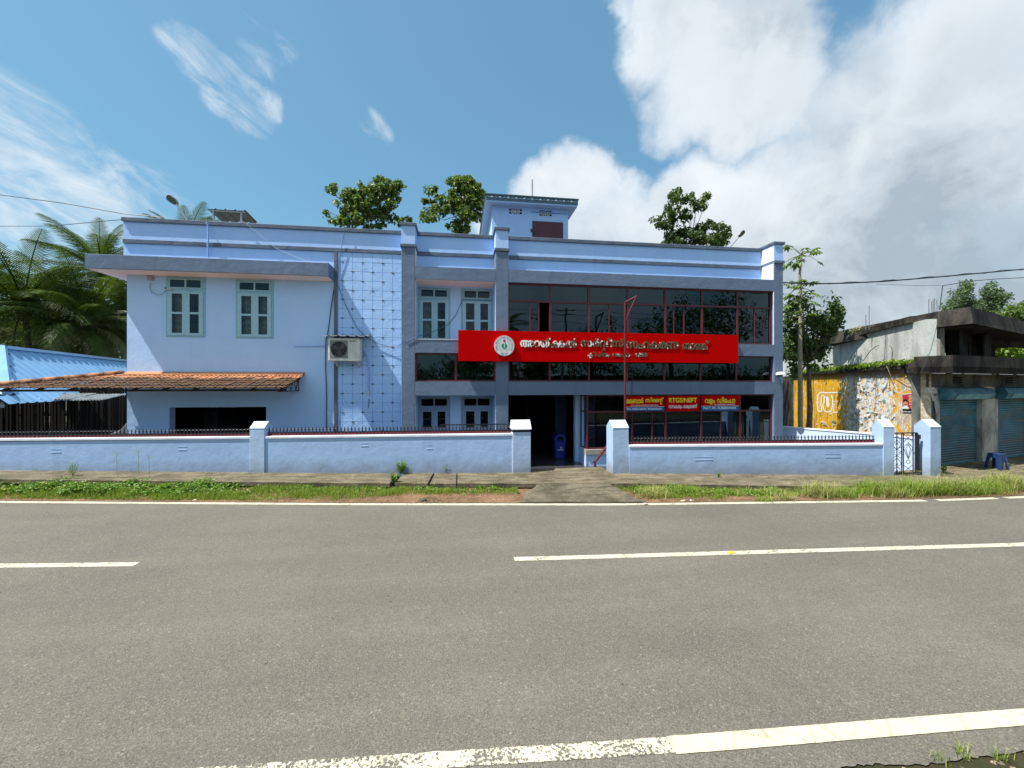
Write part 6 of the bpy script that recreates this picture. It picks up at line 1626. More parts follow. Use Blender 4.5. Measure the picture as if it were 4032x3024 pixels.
def leaves(centres, radii, n_each, size, up=0.5, flat=1.0, seed=0, aspect=.55, droop=.2):
    r = np.random.default_rng(seed); C = np.repeat(np.asarray(centres, float), n_each, 0); R = np.repeat(np.asarray(radii, float), n_each, 0)
    N = len(C); d = r.normal(size=(N, 3)); d /= np.linalg.norm(d, axis=1)[:, None]
    rad = R[:, None] if R.ndim == 1 else R
    P = C + d * rad * (r.random((N, 1)) ** .45) * np.array([1, 1, flat])
    nrm = d * (1 - up) + np.array([0, 0, up]) + r.normal(size=(N, 3)) * .45; nrm /= np.linalg.norm(nrm, axis=1)[:, None]
    a = np.cross(nrm, r.normal(size=(N, 3))); a /= np.linalg.norm(a, axis=1)[:, None]; b = np.cross(nrm, a)
    s = size * r.uniform(.6, 1.25, (N, 1)); L = a * s; Wd = b * s * aspect
    v = np.stack([P - L * .5, P + Wd * .5 + nrm * s * .1 - L * .05, P + L * .5 - np.array([0, 0, 1]) * s * droop, P - Wd * .5 + nrm * s * .1 - L * .05, ], 1).reshape(-1, 3)
    f = np.arange(N * 4).reshape(N, 4)
    return v, np.concatenate([f[:, [0, 1, 2]], f[:, [0, 2, 3]]])
def tree(label, base, blobs, t, dep, ncl, nleaf, leaf, mat, crad, cat='tree', name='broadleaf_tree', group=None, trunk=.12, seed=1, up=.45, aspect=.62, limbs=True):
    """blobs: (x, y, rx, ry) of the crown seen in the picture at distance t; they are turned into a volume of leaf clumps"""
    r = random.Random(seed); base = Vector(base); o = thing(name, label, cat, base[:], group=group); cen, rad = [], []
    tot = sum(b[2] * b[3] for b in blobs)
    for (bx_, by_, rx, ry) in blobs:
        for _ in range(max(1, round(ncl * rx * ry / tot))):
            while True:
                a, b, c_ = r.uniform(-1, 1), r.uniform(-1, 1), r.uniform(-1, 1)
                if a * a + b * b + c_ * c_ < 1: break
            p = at_t(bx_ + a * rx, by_ + b * ry, t + c_ * dep); cen.append(p[:]); rad.append(crad * r.uniform(.6, 1.3))
    v, f = leaves(cen, rad, nleaf, leaf, up, seed=seed, aspect=aspect); npmesh('crown', v, f, mat, o)
    mb = MB(); top = Vector(np.mean(cen, 0)); zs = sorted(c[2] for c in cen); fork = Vector((base.x * .3 + top.x * .7, base.y * .3 + top.y * .7, zs[0] * .85 + zs[-1] * .15 if limbs else top.z))
    mb.tube([base, base.lerp(fork, .5) + Vector((.1, 0, 0)), fork], [trunk, trunk * .8, trunk * .6], 8)
    if limbs:
        for i in range(0, len(cen), max(1, len(cen) // 26)):
            c_ = Vector(cen[i]); m_ = fork.lerp(c_, .5) + Vector((0, 0, -.1)); mb.tube([fork + (top - fork) * r.random() * .5, m_, c_], [trunk * .2, trunk * .14, trunk * .07], 5)
    mb.build('trunk', M['bark'], o); return o
def gpt(x, t): p = xy(x, t); return (p.x, p.y, -.3)
tree('teak tree rising behind the roof, leftmost of the two left of the stair tower', gpt(1500, 22), [(1450, 790, 95, 75), (1490, 740, 70, 45), (1380, 800, 60, 55), (1540, 780, 35, 55), (1340, 870, 60, 22), (1450, 860, 110, 40), (1290, 835, 16, 12), (1590, 875, 35, 20), (1320, 745, 30, 22), (1560, 735, 22, 25)], 22, 1.3, 210, 30, .20, M['teak'], .23, seed=11, aspect=.75)
tree('teak tree with brownish tips rising just left of the stair tower', gpt(1840, 22), [(1830, 760, 70, 70), (1800, 730, 60, 40), (1740, 810, 55, 45), (1850, 830, 60, 60), (1690, 850, 32, 30), (1880, 760, 40, 45), (1700, 745, 20, 25), (1820, 890, 70, 30), (1680, 790, 18, 18)], 22, 1.3, 190, 30, .20, M['teak'], .23, seed=12, aspect=.75)
tree('tree with drooping leafy sprays behind the right part of the roof', gpt(2730, 24), [(2670, 770, 40, 30), (2640, 830, 28, 35), (2740, 790, 60, 25), (2690, 840, 45, 25), (2610, 870, 45, 18), (2590, 885, 25, 8), (2650, 915, 50, 40), (2760, 820, 30, 22), (2800, 895, 60, 24), (2850, 895, 34, 9), (2850, 925, 28, 14), (2730, 930, 120, 34), (2810, 950, 55, 30), (2660, 955, 55, 22), (2780, 775, 25, 8)], 24, 1.2, 170, 30, .24, M['dark_leaf'], .27, seed=13, aspect=.5, up=.3)
tree('dark bushy tree filling the gap right of the bank', gpt(3180, 16.3), [(3140, 1260, 60, 90), (3120, 1370, 45, 120), (3230, 1300, 60, 50), (3290, 1240, 35, 45), (3310, 1215, 22, 30), (3200, 1400, 60, 80), (3270, 1190, 10, 22), (3160, 1200, 45, 30), (3250, 1270, 50, 40)], 16.3, .8, 150, 34, .17, M['dark_leaf'], .28, seed=14, name='jackfruit_tree')
tree('airy pale green tree on the far right skyline, its left crown', gpt(3790, 40), [(3790, 1160, 42, 35), (3770, 1195, 45, 30), (3800, 1130, 30, 20), (3830, 1200, 30, 30), (3760, 1215, 50, 15)], 40, 2, 95, 34, .24, M['far_leaf'], .50, seed=15)
tree('airy pale green tree on the far right skyline, its right crown', gpt(3910, 40), [(3905, 1150, 40, 35), (3930, 1185, 42, 28), (3890, 1200, 40, 30), (3940, 1165, 28, 15), (3880, 1220, 60, 18)], 40, 2, 95, 34, .24, M['far_leaf'], .50, seed=16)
tree('bright yellow green tree behind the concrete pavilion at the right edge', gpt(3990, 30), [(3990, 1240, 55, 40), (4040, 1230, 40, 40), (3940, 1260, 40, 22), (4000, 1330, 80, 60)], 30, 2, 90, 50, .22, M['teak'], .5, seed=17)
tree('green thicket seen through the open concrete pavilion', gpt(3950, 27), [(3900, 1370, 160, 60), (3990, 1400, 90, 60), (3740, 1380, 60, 50)], 26, 2, 90, 60, .24, M['yel_leaf'], .6, seed=18, cat='thicket', name='thicket')

# papaya: bare scarred stem with leaf rosettes
pp = thing('papaya_tree', 'tall thin papaya with a small leafy crown above the bare trunk, right of the bank', 'papaya tree', gpt(3152, 15.6))
MB().tube([gpt(3152, 15.6), at_t(3150, 1350, 15.6), at_t(3153, 1150, 15.6), at_t(3149, 1080, 15.6), at_t(3156, 1000, 15.6)], [.085, .075, .055, .045, .035], 8).build('trunk', simple('papaya_bark', (0.27, 0.25, 0.17), .9, .1, var=.3, scale=14, bump=.3), pp)
def papaya_leaf(c, tip, size, mb):
    """lobed hand shaped leaf at the end of a long stalk"""
    c, tip = Vector(c), Vector(tip); mb_s.tube([c, c.lerp(tip, .5) + Vector((0, 0, .06)), tip], [.014, .010, .007], 4, False)
    d = (tip - c).normalized(); side = d.cross(Vector((0, 0, 1))).normalized(); dn_ = Vector((0, 0, -1))
    for g in (-2.2, -1.5, -.8, 0, .8, 1.5, 2.2):
        L = size * (1 - .12 * abs(g)); e = (d * math.cos(g) + side * math.sin(g)); w_ = e.cross(Vector((0, 0, 1))).normalized() * L * .22
        m_ = tip + e * L * .5 + dn_ * L * .12; q = tip + e * L + dn_ * L * .5
        n = len(mb.v); mb.v += [tuple(x) for x in (tip, m_ + w_, q, m_ - w_)]; mb.f += [(n, n + 1, n + 2), (n, n + 2, n + 3)]
mb_l, mb_s = MB(), MB(); random.seed(5)
for (x, y, n_, Lk, sz_k) in ((3156, 1003, 17, .62, .26), (3150, 1135, 14, .55, .26), (3149, 1110, 5, .25, .12), (3152, 1250, 8, .5, .24), (3150, 1175, 9, .75, .27)):
    c = at_t(x, y, 15.6)
    for i in range(n_):
        g = 6.283 * i / n_ + random.uniform(-.3, .3); e = random.uniform(-.7, .6); L = Lk * random.uniform(.7, 1.15)
        papaya_leaf(c, c + Vector((math.cos(g) * math.cos(e), math.sin(g) * math.cos(e), math.sin(e))) * L, sz_k * random.uniform(.8, 1.2), mb_l)
lm_ = npmesh('crown', mb_l.v, mb_l.f, leafmat('papaya_leaf', (0.075, 0.15, 0.028), (0.17, 0.27, 0.06)), pp); mb_s.build('leaf_stalk', M['palm_dry'], pp)

# coconut palms: each frond its own object
def frond_mesh(L, seed, droop, mat, nl=44, ll=.66):
    r = random.Random(seed); pts = []; p = Vector((0, 0, 0)); a = 0.0; n = 12
    for i in range(n + 1):
        pts.append(p.copy()); q = i / n; ang = -droop * q ** 1.3; p = p + Vector((math.cos(ang), 0, math.sin(ang))) * L / n
    mb = MB().tube(pts, [.035 * (1 - .8 * i / n) for i in range(n + 1)], 4, False); V, Fc = list(mb.v), [tuple(f) for f in mb.f]
    for i in range(nl):
        q = .10 + .90 * i / (nl - 1); k = q * n; j = min(int(k), n - 1); c = pts[j].lerp(pts[j + 1], k - j); d = (pts[j + 1] - pts[j]).normalized(); up_ = Vector((-d.z, 0, d.x))
        le = ll * (math.sin(math.pi * min(1, .18 + q * .82)) ** .6 + .12) * r.uniform(.85, 1.1)
        for s_ in (-1, 1):
            e = (d * (.55 + .4 * q) + Vector((0, s_, 0)) * .85 + up_ * (.18 - .1 * q)).normalized(); w_ = .021
            m_ = c + e * le * .5 - Vector((0, 0, 1)) * le * .10; t_ = c + e * le - Vector((0, 0, 1)) * le * (.42 + r.uniform(0, .25)); n0 = len(V)
            V += [tuple(c + d * w_), tuple(c - d * w_), tuple(m_ - d * w_), tuple(m_ + d * w_), tuple(t_)]; Fc += [(n0, n0 + 1, n0 + 2, n0 + 3), (n0 + 3, n0 + 2, n0 + 4)]
    me = bpy.data.meshes.new('frond'); me.from_pydata(V, [], Fc); me.update(); me.materials.append(mat); return me
FR = [frond_mesh(1.0 * L, s, d, m_) for L, s, d, m_ in ((3.2, 1, 1.0, M['palm_leaf']), (3.0, 2, 1.5, M['palm_leaf']), (3.3, 3, .7, M['palm_leaf']), (2.9, 4, 1.9, M['palm_dry']), (2.6, 5, 1.2, M['palm_dry']))]
def palm(label, x, y, t, n, scale=1.0, seed=0, fixed=(), emin=-.7, emax=1.35):
    r = random.Random(seed); c = at_t(x, y, t); o = thing('coconut_palm', label, 'palm', (c.x + .3, c.y + .3, -.3), group=None)
    MB().tube([(c.x + .3, c.y + .3, -.3), (c.x + .2, c.y + .2, c.z * .5), (c.x, c.y, c.z + .1)], [.19, .15, .13], 8).build('trunk', M['bark'], o)
    spec = list(fixed)
    for i in range(n):
        q = (i + .5) / n; spec.append((i * 2.399 + r.uniform(-.2, .2), emin + (emax - emin) * q ** .8, None))
    for az, el, k in spec:
        k = (3 if el < -.35 and r.random() < .6 else r.choice((0, 1, 2, 0))) if k is None else k
        s_ = scale * r.uniform(.85, 1.1)
        inst('frond', FR[k], o, (c.x, c.y, c.z + .1), (r.uniform(-.25, .25), -el, az), (s_, s_, s_))
    if scale > .7:
        for i in range(6): g = i * 1.05; mb = MB(); q = c + Vector((math.cos(g) * .25, math.sin(g) * .25, -.25)); mb.tube([q + Vector((0, 0, .13)), q + Vector((0, 0, .06)), q - Vector((0, 0, .06)), q - Vector((0, 0, .13))], [.03, .10, .10, .03], 7); mb.build('coconut', M['teak'], o, smooth=True)
    return o
palm('bushy coconut palm at the left edge with bright arching fronds', 95, 1215, 25, 40, 1.75, 2, [(-.15, .25, 4), (-.05, -.05, 4), (.3, .75, 0)])
palm('taller coconut palm with upright spear fronds just left of the roof corner', 392, 1075, 28.0, 32, 1.25, 5, [(0, 1.5, 2), (1, 1.45, 2), (2.9, .9, 1), (-.3, .8, 1)])
palm('lower coconut palm with pale drooping fronds beside the building corner', 330, 1290, 25.5, 32, 1.5, 9, [(-.1, .5, 4), (.1, .3, 4), (0, -.1, 3), (3.0, .4, 4)])
palm('coconut palm whose frond tips show above the left roof edge', 735, 985, 26.0, 14, 1.0, 4, [(2.2, 1.2, 2), (.9, 1.2, 2), (1.5, 1.4, 0)], emin=.2)
palm('half hidden coconut palm low in the dark behind the blue shed roof', 180, 1330, 29.0, 20, 1.4, 7, emin=-.9, emax=.9)
palm('coconut palm in deep shade next to the building edge', 470, 1250, 28.0, 20, 1.3, 8, emin=-.9, emax=1.0)
tree('dense dark trees closing the view behind the palms at the left', gpt(200, 38), [(60, 1330, 160, 90), (250, 1340, 150, 80), (430, 1330, 110, 90), (300, 1230, 120, 50), (-60, 1250, 120, 90), (450, 1180, 60, 60), (180, 1400, 280, 60)], 38, 3, 260, 70, .42, M['dark_leaf'], 1.25, seed=31, cat='thicket', name='thicket')

# shrubs on the old ledge and roof of the shop
def along(p, q, n, j, seed):
    r = np.random.default_rng(seed); tt = r.random(n)[:, None]; return np.array(p)[None] * (1 - tt) + np.array(q)[None] * tt + r.normal(size=(n, 3)) * np.array(j)[None]
la, lb = SW0 + ds * .5 + ns * .05 + Vector((0, 0, 3.31)), SW0 + ds * (LW_ - 2.2) + ns * .05 + Vector((0, 0, 3.30))
v, f = leaves(along(la, lb, 520, (.07, .07, .03), 5), np.full(520, .10), 14, .075, .6, seed=6, aspect=.7)
tag(npmesh('ledge_plants', v, f, M['yel_leaf']), 'bright green creeping plants growing along the old concrete ledge', 'plants', kind='stuff')
la, lb = SW0 + ds * 4.6 - ns * .25 + Vector((0, 0, 4.88)), SW0 + ds * (LW_ - 2.6) - ns * .25 + Vector((0, 0, 4.9))
v, f = leaves(along(la, lb, 150, (.12, .12, .05), 7), np.full(150, .14), 12, .08, .5, seed=8)
tag(npmesh('roof_plants', v, f, M['grass_dry']), 'dry yellowish weeds on the upper concrete roof edge', 'plants', kind='stuff')
for (pts, lab) in (([Z8(905, 300), Z8(1030, 130), Z8(1120, 60), Z8(1180, 40)], 'long bare arching stem on the ledge against the pale wall'), ([Z8(1385, 300), Z8(1405, 150), Z8(1390, 80), Z8(1355, 45)], 'short curved bare stem right of the longer one on the ledge'), ([Z8(655, 310), Z8(735, 185)], 'short straight twig on the ledge left of the arching stems'),
                   ([Z8(1290, 330), Z8(1345, 480), Z8(1370, 540), Z8(1350, 720)], 'hanging root running from the ledge down over the posters')):
    wire('bare_stem', lab, 'stem', [on_wall(x, y, .16) for x, y in pts], .012, 'bark')
wire('bare_stem', 'thin root looping along the poster wall towards its corner', 'stem', [on_wall(*Z8(*p), .05) for p in ((1370, 545), (1450, 590), (1560, 660), (1620, 665), (1700, 630), (1745, 590))], .008, 'bark')

# ------------------------------------------------------------------ grass, weeds and litter on the verge
def vheight(X, Y):
    q = (Y - (YF(X) + 0.11)) / max(.05, (YS(X) + .35 - YF(X) - .11)); q = max(0, min(1, q)); return vz(X, Y, q)
def blades(pts, h, w, seed, lean=.45, seg=2):
    r = np.random.default_rng(seed); P = np.asarray(pts, float); N = len(P); hh = (np.asarray(h) * r.uniform(.5, 1.2, N))[:, None]
    az = r.uniform(0, 6.283, N); d = np.stack([np.cos(az), np.sin(az), np.zeros(N)], 1); sd_ = np.stack([-np.sin(az), np.cos(az), np.zeros(N)], 1) * (w * r.uniform(.6, 1.3, N))[:, None]
    le = r.uniform(.1, 1.0, N)[:, None] * lean; Zv = np.array([0, 0, 1.0])
    m_ = P + Zv * hh * .6 + d * hh * le * .35; t_ = P + Zv * hh * (1 - le * .35) + d * hh * le * 1.1
    v = np.stack([P - sd_, P + sd_, m_ + sd_ * .8, m_ - sd_ * .8, t_], 1).reshape(-1, 3); b = np.arange(N)[:, None] * 5
    f3 = np.concatenate([b + [0, 1, 2], b + [0, 2, 3], b + [3, 2, 4]]); return v, f3
from mathutils import noise as mn
def scatter(n, x0, x1, dens, seed, ymin=.02, ymax=1.0):
    r = random.Random(seed); out = []
    while len(out) < n:
        X = r.uniform(x0, x1); q = r.random(); a, b = YF(X) + .14, YS(X) + .12; Y = a + (b - a) * (ymin + (ymax - ymin) * q)
        if r.random() < dens(X, (Y - a) / (b - a)): out.append((X, Y, vheight(X, Y) - .01))
    return out
RX0, RX1 = at_z(2060, 1940, .05).x, at_z(2400, 1905, .12).x
def d_left(X, q):
    n_ = mn.noise(Vector((X * 1.3, q * 2, 1.5)))
    base = 1.0 if X < -3.2 else .9
    edge = (-.10 if X < -4 else .06) + .10 * mn.noise(Vector((X * 2, 0, 7)))
    if X > -2.4: edge += .32 * min(1, (X + 2.4) / 1.2)
    if X > RX0 - .05 - .18 * (1 - q): return 0
    return max(0, min(1, (q - edge) * 5)) * (base + n_ * .5)
def d_right(X, q):
    xr = RX1 + .95 * (1 - q) ** 1.1 + .02
    if X < xr: return 0
    edge = .12 + .25 * mn.noise(Vector((X * 1.1, 0, 9)))
    if X < 5.0: edge -= .12
    if X > 6: edge = .34 + .1 * mn.noise(Vector((X * 1.4, 0, 9)))
    return max(0, min(1, (q - edge) * 4)) * (.9 + mn.noise(Vector((X * 1.7, q * 3, 2))) * .6)
def hvar(pts, h0, k, s=1.5): return [(.7 if p[0] > 6 else 1) * max(.03, h0 * (1 + k * mn.noise(Vector((p[0] * s, p[1] * s, 11))) * 2)) for p in pts]
gp1 = scatter(44000, -14, RX0, d_left, 1); v, f = blades(gp1, hvar(gp1, .10, .6), .0042, 1)
tag(npmesh('grass', v, f, M['grass']), 'short bright green grass along the road left of the concrete ramp', 'grass', kind='stuff')
gp2 = scatter(34000, RX1, 16, d_right, 2); v, f = blades(gp2, hvar(gp2, .105, .6), .0042, 2)
tag(npmesh('grass', v, f, M['grass']), 'bright green grass along the road right of the concrete ramp', 'grass', kind='stuff')
# leafy ground cover
def weeds(label, n, x0, x1, dens, seed, size, h, lo=.25, hi=1.0):
    pts = np.array(scatter(n, x0, x1, dens, seed, lo, hi)); hts = np.array(hvar(pts, h, .7, 2.2)); pts[:, 2] += hts * .55
    v, f = leaves(pts, np.stack([hts * .6, hts * .6, hts * .5], 1), 10, size, .75, seed=seed, aspect=.8, droop=.12)
    tag(npmesh('leafy_weeds', v, f, M['weed']), label, 'weeds', kind='stuff')
weeds('dense leafy creeping weeds on the verge at the far left', 1500, -14, -4.8, lambda X, q: (1 if X < -6.3 else .5) * (.55 + .9 * mn.noise(Vector((X * .9, q, 4)))), 3, .052, .17)
weeds('patchy leafy weeds under the slab edge in the middle', 420, -4.8, RX0 - .1, lambda X, q: max(0, q - .45) * (.8 + mn.noise(Vector((X, q, 5)))), 4, .042, .08, .5)
weeds('leafy ground cover under the slab edge right of the ramp', 950, RX1 + .4, 8.2, lambda X, q: max(0, q - .35) * 1.6 * (.7 + mn.noise(Vector((X, q, 6)))) * (1 if X > 4.3 else .5), 5, .046, .09, .35)
# tall tufts at the right, each a tussock one can tell apart
tufts = [(2575, 1950, .30, 300), (2690, 1935, .25, 240), (3010, 1965, .16, 120), (3230, 1945, .42, 420), (3330, 1950, .30, 260), (3430, 1935, .42, 460), (3520, 1945, .30, 280), (3580, 1935, .46, 520), (3680, 1935, .40, 420), (3740, 1930, .50, 520), (3800, 1935, .40, 380), (3870, 1930, .42, 420), (3950, 1915, .50, 560), (4010, 1915, .36, 300), (2500, 1910, .22, 220), (3090, 1958, .2, 160)]
for i, (x, y, h_, n_) in enumerate(tufts):
    p = at_z(x, y, .05); p.y = min(p.y, YS(p.x) + .1); p.z = vheight(p.x, p.y) - .01
    r = np.random.default_rng(40 + i); sp = .04 + h_ * .42
    P_b = np.array([[p.x, p.y, p.z]]) + r.normal(size=(n_, 3)) * np.array([sp, sp * .55, 0]); v, f = blades(P_b, np.full(n_, h_), .0042, 60 + i, 1.6)
    o = thing('grass_tuft', ['tall tussock of yellowish grass', 'spreading tussock of green grass'][i % 2] + ' on the verge, number %s from the ramp' % i, 'grass', p[:])
    o['label'] = {0: 'bright tussock right beside the ramp by the road line', 1: 'low tussock of grass a step right of the ramp', 2: 'small lone tuft on the bare red soil', 3: 'yellowish tussock left of the small gate, leftmost of the tall ones', 4: 'shorter tussock between two tall yellowish ones left of the gate', 5: 'tall yellowish tussock under the right end of the boundary wall',
                  6: 'green tussock just below the small iron gate', 7: 'tall spreading tussock in front of the iron gate', 8: 'tussock in front of the free pillar', 9: 'very tall tussock in front of the first blue shutter', 10: 'tussock right of the tallest one before the shutter', 11: 'tussock below the shop pillar', 12: 'bushy bright green tussock in front of the stool', 13: 'rightmost tussock at the edge of the picture',
                  14: 'tuft hanging over the slab corner beside the ramp', 15: 'short tuft on red soil left of the tall tussocks'}[i]
    W[o.name] = p.copy(); npmesh('blades', v, f, M['grass'] if i % 3 != 0 else M['grass_dry'], o)
    if h_ > .38:
        mb = MB()
        for k_ in range(5):
            g = r.uniform(0, 6.28); b_ = p + Vector((math.cos(g), math.sin(g), 0)) * .08; tp_ = b_ + Vector((math.cos(g) * .12, math.sin(g) * .1, h_ * 1.25)); mb.tube([b_, b_.lerp(tp_, .6), tp_], .0022, 4, False)
            for q in range(4): a = g + q * 1.57; mb.tube([tp_, tp_ + Vector((math.cos(a) * .07, math.sin(a) * .07, .02))], .0016, 3, False)
        mb.build('seed_head', M['grass_dry'], o)
gp3 = scatter(1800, 6.2, 16, lambda X, q: max(0, q - .3) * max(0, .2 + 2.2 * mn.noise(Vector((X * 1.6, q, 21)))), 9); v, f = blades(gp3, hvar(gp3, .20, .6, 2), .0045, 9, 1.5)
tag(npmesh('tall_grass', v, f, M['grass_dry']), 'tangle of long yellow green grass in front of the gate and shutters', 'grass', kind='stuff')
# weeds standing alone
def weed(label, x, y, z, h_, n_, size, seed, name='weed'):
    p = at_z(x, y, z); o = thing(name, label, 'plant', p[:]); r = random.Random(seed); mb = MB(); cen = []
    for i in range(max(3, n_ // 14)):
        g = r.uniform(0, 6.28); tp_ = p + Vector((math.cos(g) * h_ * .28, math.sin(g) * h_ * .2, h_ * r.uniform(.5, 1))); mb.tube([p, p.lerp(tp_, .5) + Vector((0, 0, .02)), tp_], .004, 4, False)
        for q in (.45, .65, .8, 1.0): cen.append(p.lerp(tp_, q)[:])
    mb.build('stem', M['weed'], o); v, f = leaves(cen, np.full(len(cen), h_ * .14), max(2, n_ // len(cen)), size, .6, seed=seed, aspect=.75); npmesh('leaves', v, f, M['weed'], o)
weed('bright leafy plant growing out of the gap between two drain slabs', 1578, 1868, .17, .36, 330, .055, 1)
weed('slim feathery seedling against the left boundary wall', 1755, 1862, .17, .27, 60, .028, 2)
weed('small green weed at the crack by the right boundary wall', 2830, 1880, .13, .13, 130, .03, 3)
weed('tiny tuft at the foot of the right boundary wall near the entrance pillar', 2567, 1864, .14, .12, 50, .02, 4)
weed('leafy weed at the foot of the free gate pillar', 3715, 1862, .06, .25, 200, .05, 5)
weed('spindly weed standing above the far left ground cover', 288, 1878, .3, .36, 90, .04, 6)
weed('small weed climbing out of the slab joint, below the bright one', 1552, 1905, .13, .30, 220, .045, 7)
for i, (x, y, s_, lab) in enumerate(((462, 1860, .45, 'tall thin dry grass stalk against the left wall, leftmost of three'), (548, 1862, .52, 'tall thin forked dry grass stalk against the left wall, middle of three'), (590, 1862, .38, 'short thin dry grass stalk against the left wall, rightmost of three'))):
    b_ = at_z(x, y + 50, .12); mb = MB(); tp_ = b_ + Vector((-.04, .03, s_ + .28)); mb.tube([b_, b_.lerp(tp_, .5), tp_], .004, 4, False)
    for g in (-.9, -.3, .4, 1.1): mb.tube([tp_, tp_ + Vector((math.sin(g) * .13, 0, math.cos(g) * .10))], .003, 4, False)
    tag(mb.build('dry_stalk', M['grass_dry']), lab, 'grass')
# tufts beyond the near edge of the asphalt
for i, (x, y, n_, lab) in enumerate(((3690, 3010, 24, 'leftmost grass tuft at the near edge of the road, bottom right'), (3790, 2990, 34, 'middle grass tuft at the near edge of the road, bottom right'), (3930, 3000, 30, 'rightmost grass tuft at the near edge of the road, bottom right'))):
    p = at_z(x, y, -.03); r = np.random.default_rng(i + 90); o = thing('grass_tuft', lab, 'grass', p[:]); v, f = blades(np.array([p[:]]) + r.normal(size=(n_, 3)) * np.array([.03, .02, 0]), np.full(n_, .12), .0022, i + 91, .9); npmesh('blades', v, f, M['grass'], o)
# litter
def flat_bit(name, label, cat, x, y, z, w, d_, mat, rz=0, th=.006):
    p = at_z(x, y, z); r = random.Random(x); n = 7; pts = [(w * .5 * math.cos(6.283 * k / n) * r.uniform(.7, 1.1), d_ * .5 * math.sin(6.283 * k / n) * r.uniform(.7, 1.1)) for k in range(n)]
    c_, s_ = math.cos(rz), math.sin(rz); mb = MB(); mb.prism([(a * c_ - b * s_, a * s_ + b * c_) for a, b in pts], 0, [th * r.uniform(1, 5) for _ in pts]); o = mb.build(name, mat); o.location = (p.x, p.y, z); tag(o, label, cat)
M['dryleaf'] = simple('dry_brown_leaf', (0.30, 0.13, 0.06), .8, .1, var=.3); M['paleleaf'] = simple('bleached_leaf', (0.55, 0.43, 0.28), .8, .1, var=.2)
flat_bit('dry_leaf', 'reddish brown dry leaf lying at the road edge left', 'leaf', 577, 1965, .02, .16, .09, M['dryleaf'])
flat_bit('dry_leaf', 'pale bleached leaf beside the reddish one at the road edge', 'leaf', 634, 1964, .02, .17, .07, M['paleleaf'], .3)
flat_bit('dry_leaf', 'small pale leaf on the verge left of the bare soil', 'leaf', 766, 1971, .012, .10, .04, M['paleleaf'])
flat_bit('dry_leaf', 'pale dead leaf on red soil right of the ramp', 'leaf', 2690, 1974, .012, .16, .07, M['paleleaf'])
flat_bit('paper_scrap', 'crumpled red and white scrap lying on the road edge line', 'litter', 2540, 1986, .012, .13, .06, M['paperpink'])
flat_bit('paper_scrap', 'scrap of faded pink paper on the verge near the bright tussock', 'litter', 2725, 1971, .012, .10, .05, M['paper'])
flat_bit('paper_scrap', 'small white scrap below the tussocks on the right', 'litter', 3521, 1946, .03, .06, .04, M['paper'])
sp_ = at_z(1663, 1972, .012); mb = MB(); r = random.Random(2)
ring_ = [(.10, .0), (.095, .03), (.06, .062), (.0, .07)]
n = 10; rings = [[(rr * math.cos(6.283 * k / n) * (1 + .2 * math.sin(k * 2.3)), rr * .7 * math.sin(6.283 * k / n), z + .012 * math.sin(k * 1.7)) for k in range(n)] for rr, z in ring_[:3]]
for a, b in zip(rings[:-1], rings[1:]): mb.loft([Vector(p) + sp_ for p in a], [Vector(p) + sp_ for p in b])
tag(mb.build('stone', M['slab'], smooth=True), 'pale stone at the road edge in front of the bare soil', 'stone')
# white plastic strip on the near road line
c_ = at_z(3925, 2828, .014); d = (at_z(3990, 2850, .014) - at_z(3885, 2806, .014)); L = d.length; rz = math.atan2(d.y, d.x)
mb = MB(); pr = [(-L * .5, -.022), (L * .42, -.022), (L * .5, -.01), (L * .5, .01), (L * .42, .022), (-L * .5, .022)]; mb.prism(pr, 0, .012); mb.box(-L * .46, L * .25, -.018, -.002, .0121, .018); mb.box(-L * .46, L * .40, .003, .018, .0121, .016)
o = mb.build('plastic_strip', M['white'], bevel=.002); o.location = (c_.x, c_.y, .0065); o.rotation_euler = (0, 0, rz); tag(o, 'flat white plastic strip lying across the near road line at the right', 'litter')

# ------------------------------------------------------------------ across the road, seen only in the glass
def back_tree(label, X, Y, h, r_, seed, mat='dark_leaf', n=70):
    rr = random.Random(seed); o = thing('roadside_tree', label, 'tree', (X, Y, -.3)); cen, rad = [], []
    for _ in range(n):
        a, b, c_ = rr.gauss(0, .45), rr.gauss(0, .45), rr.gauss(0, .4); cen.append((X + a * r_, Y + b * r_, h * .68 + c_ * h * .32)); rad.append(r_ * .22)
    v, f = leaves(cen, rad, 40, .34, .4, seed=seed); npmesh('crown', v, f, M[mat], o); MB().tube([(X, Y, -.3), (X + .2, Y, h * .35), (X, Y, h * .65)], [.25, .2, .1], 8).build('trunk', M['bark'], o)
back_tree('tree across the road reflected at the right end of the upper glass', 20, -10, 10.5, 4.2, 1)
back_tree('tree across the road reflected in the fifth and sixth upper bays', 13.2, -13, 9.0, 3.6, 2)
back_tree('tree across the road reflected low in the upper glass', 8.2, -16, 7.2, 2.8, 3)
back_tree('tree behind the viewer reflected in the lower glass', 0.5, -19, 6.6, 3.4, 4)
back_tree('tree behind the viewer reflected in the left panes', -9, -17, 7.0, 3.5, 5)
back_tree('large tree across the road reflected in the right panes', 27, -12, 12, 5, 6)
hd = thing('hedge', 'dark hedge across the road, seen only as the dark lower half of the reflections', 'hedge', (4, -13, -.3))
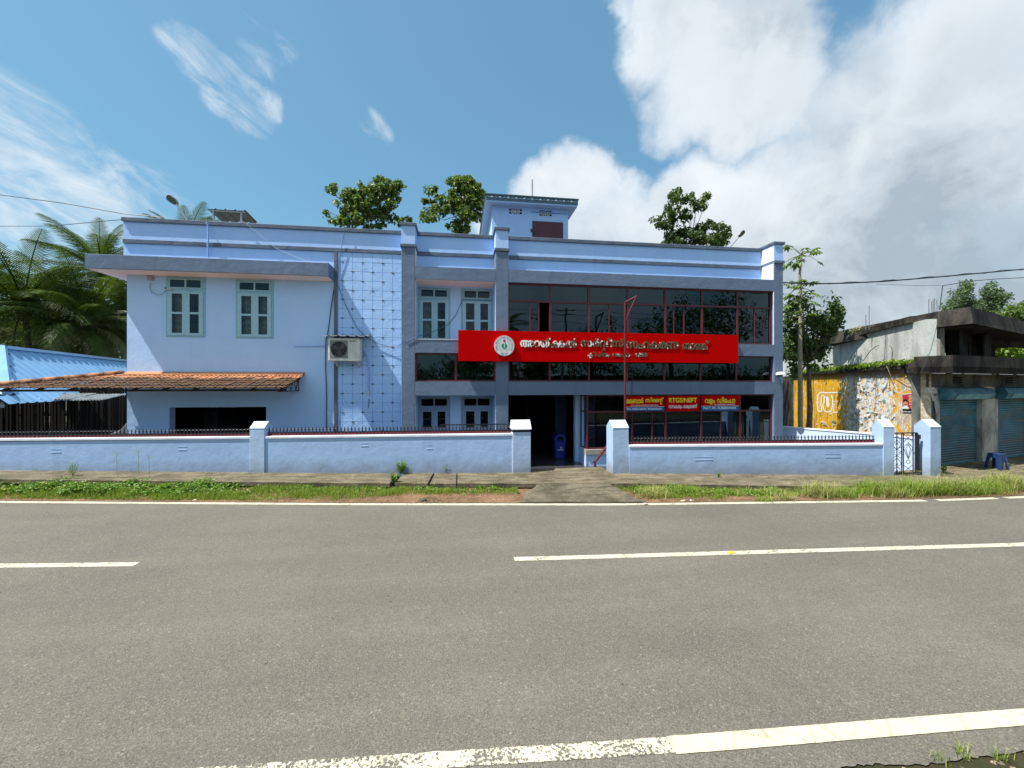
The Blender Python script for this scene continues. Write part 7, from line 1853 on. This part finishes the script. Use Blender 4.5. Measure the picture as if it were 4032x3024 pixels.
rr_ = np.random.default_rng(77); cen = np.stack([rr_.uniform(-32, 42, 620), rr_.uniform(-14.5, -12.5, 620), rr_.uniform(0, 4.2, 620)], 1)
v, f = leaves(cen, np.full(620, .75), 34, .34, .4, seed=78); npmesh('foliage', v, f, M['dark_leaf'], hd)
MB().box(-34, 44, -15.4, -15.1, -.3, 3.4).build('back_wall', M['darkgrey'], hd)
c = Vector((4.6, -11.0, 8.0)); o = thing('coconut_palm', 'palm across the road reflected as a dark star in the upper glass', 'palm', (c.x, c.y, -.3)); W[o.name] = Vector((c.x, c.y, -.3))
MB().tube([(c.x, c.y, -.3), (c.x + .2, c.y, 4), c], [.2, .16, .12], 8).build('trunk', M['bark'], o)
for i in range(18): inst('frond', FR[i % 3], o, c, (0, -(-.5 + 1.7 * (i / 18)), i * 2.4), (.85, .85, .85))
up = thing('utility_pole', 'power pole across the road reflected in the upper glass', 'pole', (9.5, -9.5, -.3))
MB().tube([(9.5, -9.5, -.3), (9.5, -9.5, 9.6)], [.14, .10], 8).build('pole', M['greyconc'], up)
for z in (8.9, 9.3): MB().box(8.6, 10.4, -9.56, -9.44, z, z + .08).build('cross_arm', M['steel'], up)
for i, (y, z) in enumerate(((-9.5, 9.45), (-9.5, 9.0), (-9.0, 8.2))):
    wire('power_line', ['topmost', 'middle', 'lowest'][i] + ' wire across the road reflected as a dark line in the glass', 'wire', sag((-40, y - 1, z), (9.5, y, z), .5) + sag((9.5, y, z), (50, y + 1, z), .5)[1:], .014, 'cable')

flat_bit('road_stud', 'small yellowish mark on the dashed centre line right of the entrance', 'road stud', 2880, 2177, .0065, .16, .07, M['yellow'], 0, .004)
rdp = at_y(755, 1198, P_ + .12); MB().tube([(rdp.x, rdp.y, rdp.z + .06), (rdp.x, rdp.y, rdp.z + .03), (rdp.x, rdp.y, rdp.z - .03), (rdp.x, rdp.y, rdp.z - .06)], [.02, .06, .06, .02], 10).build('red_knob', simple('red_knob_plastic', (0.5, 0.02, 0.02), .5), bank)
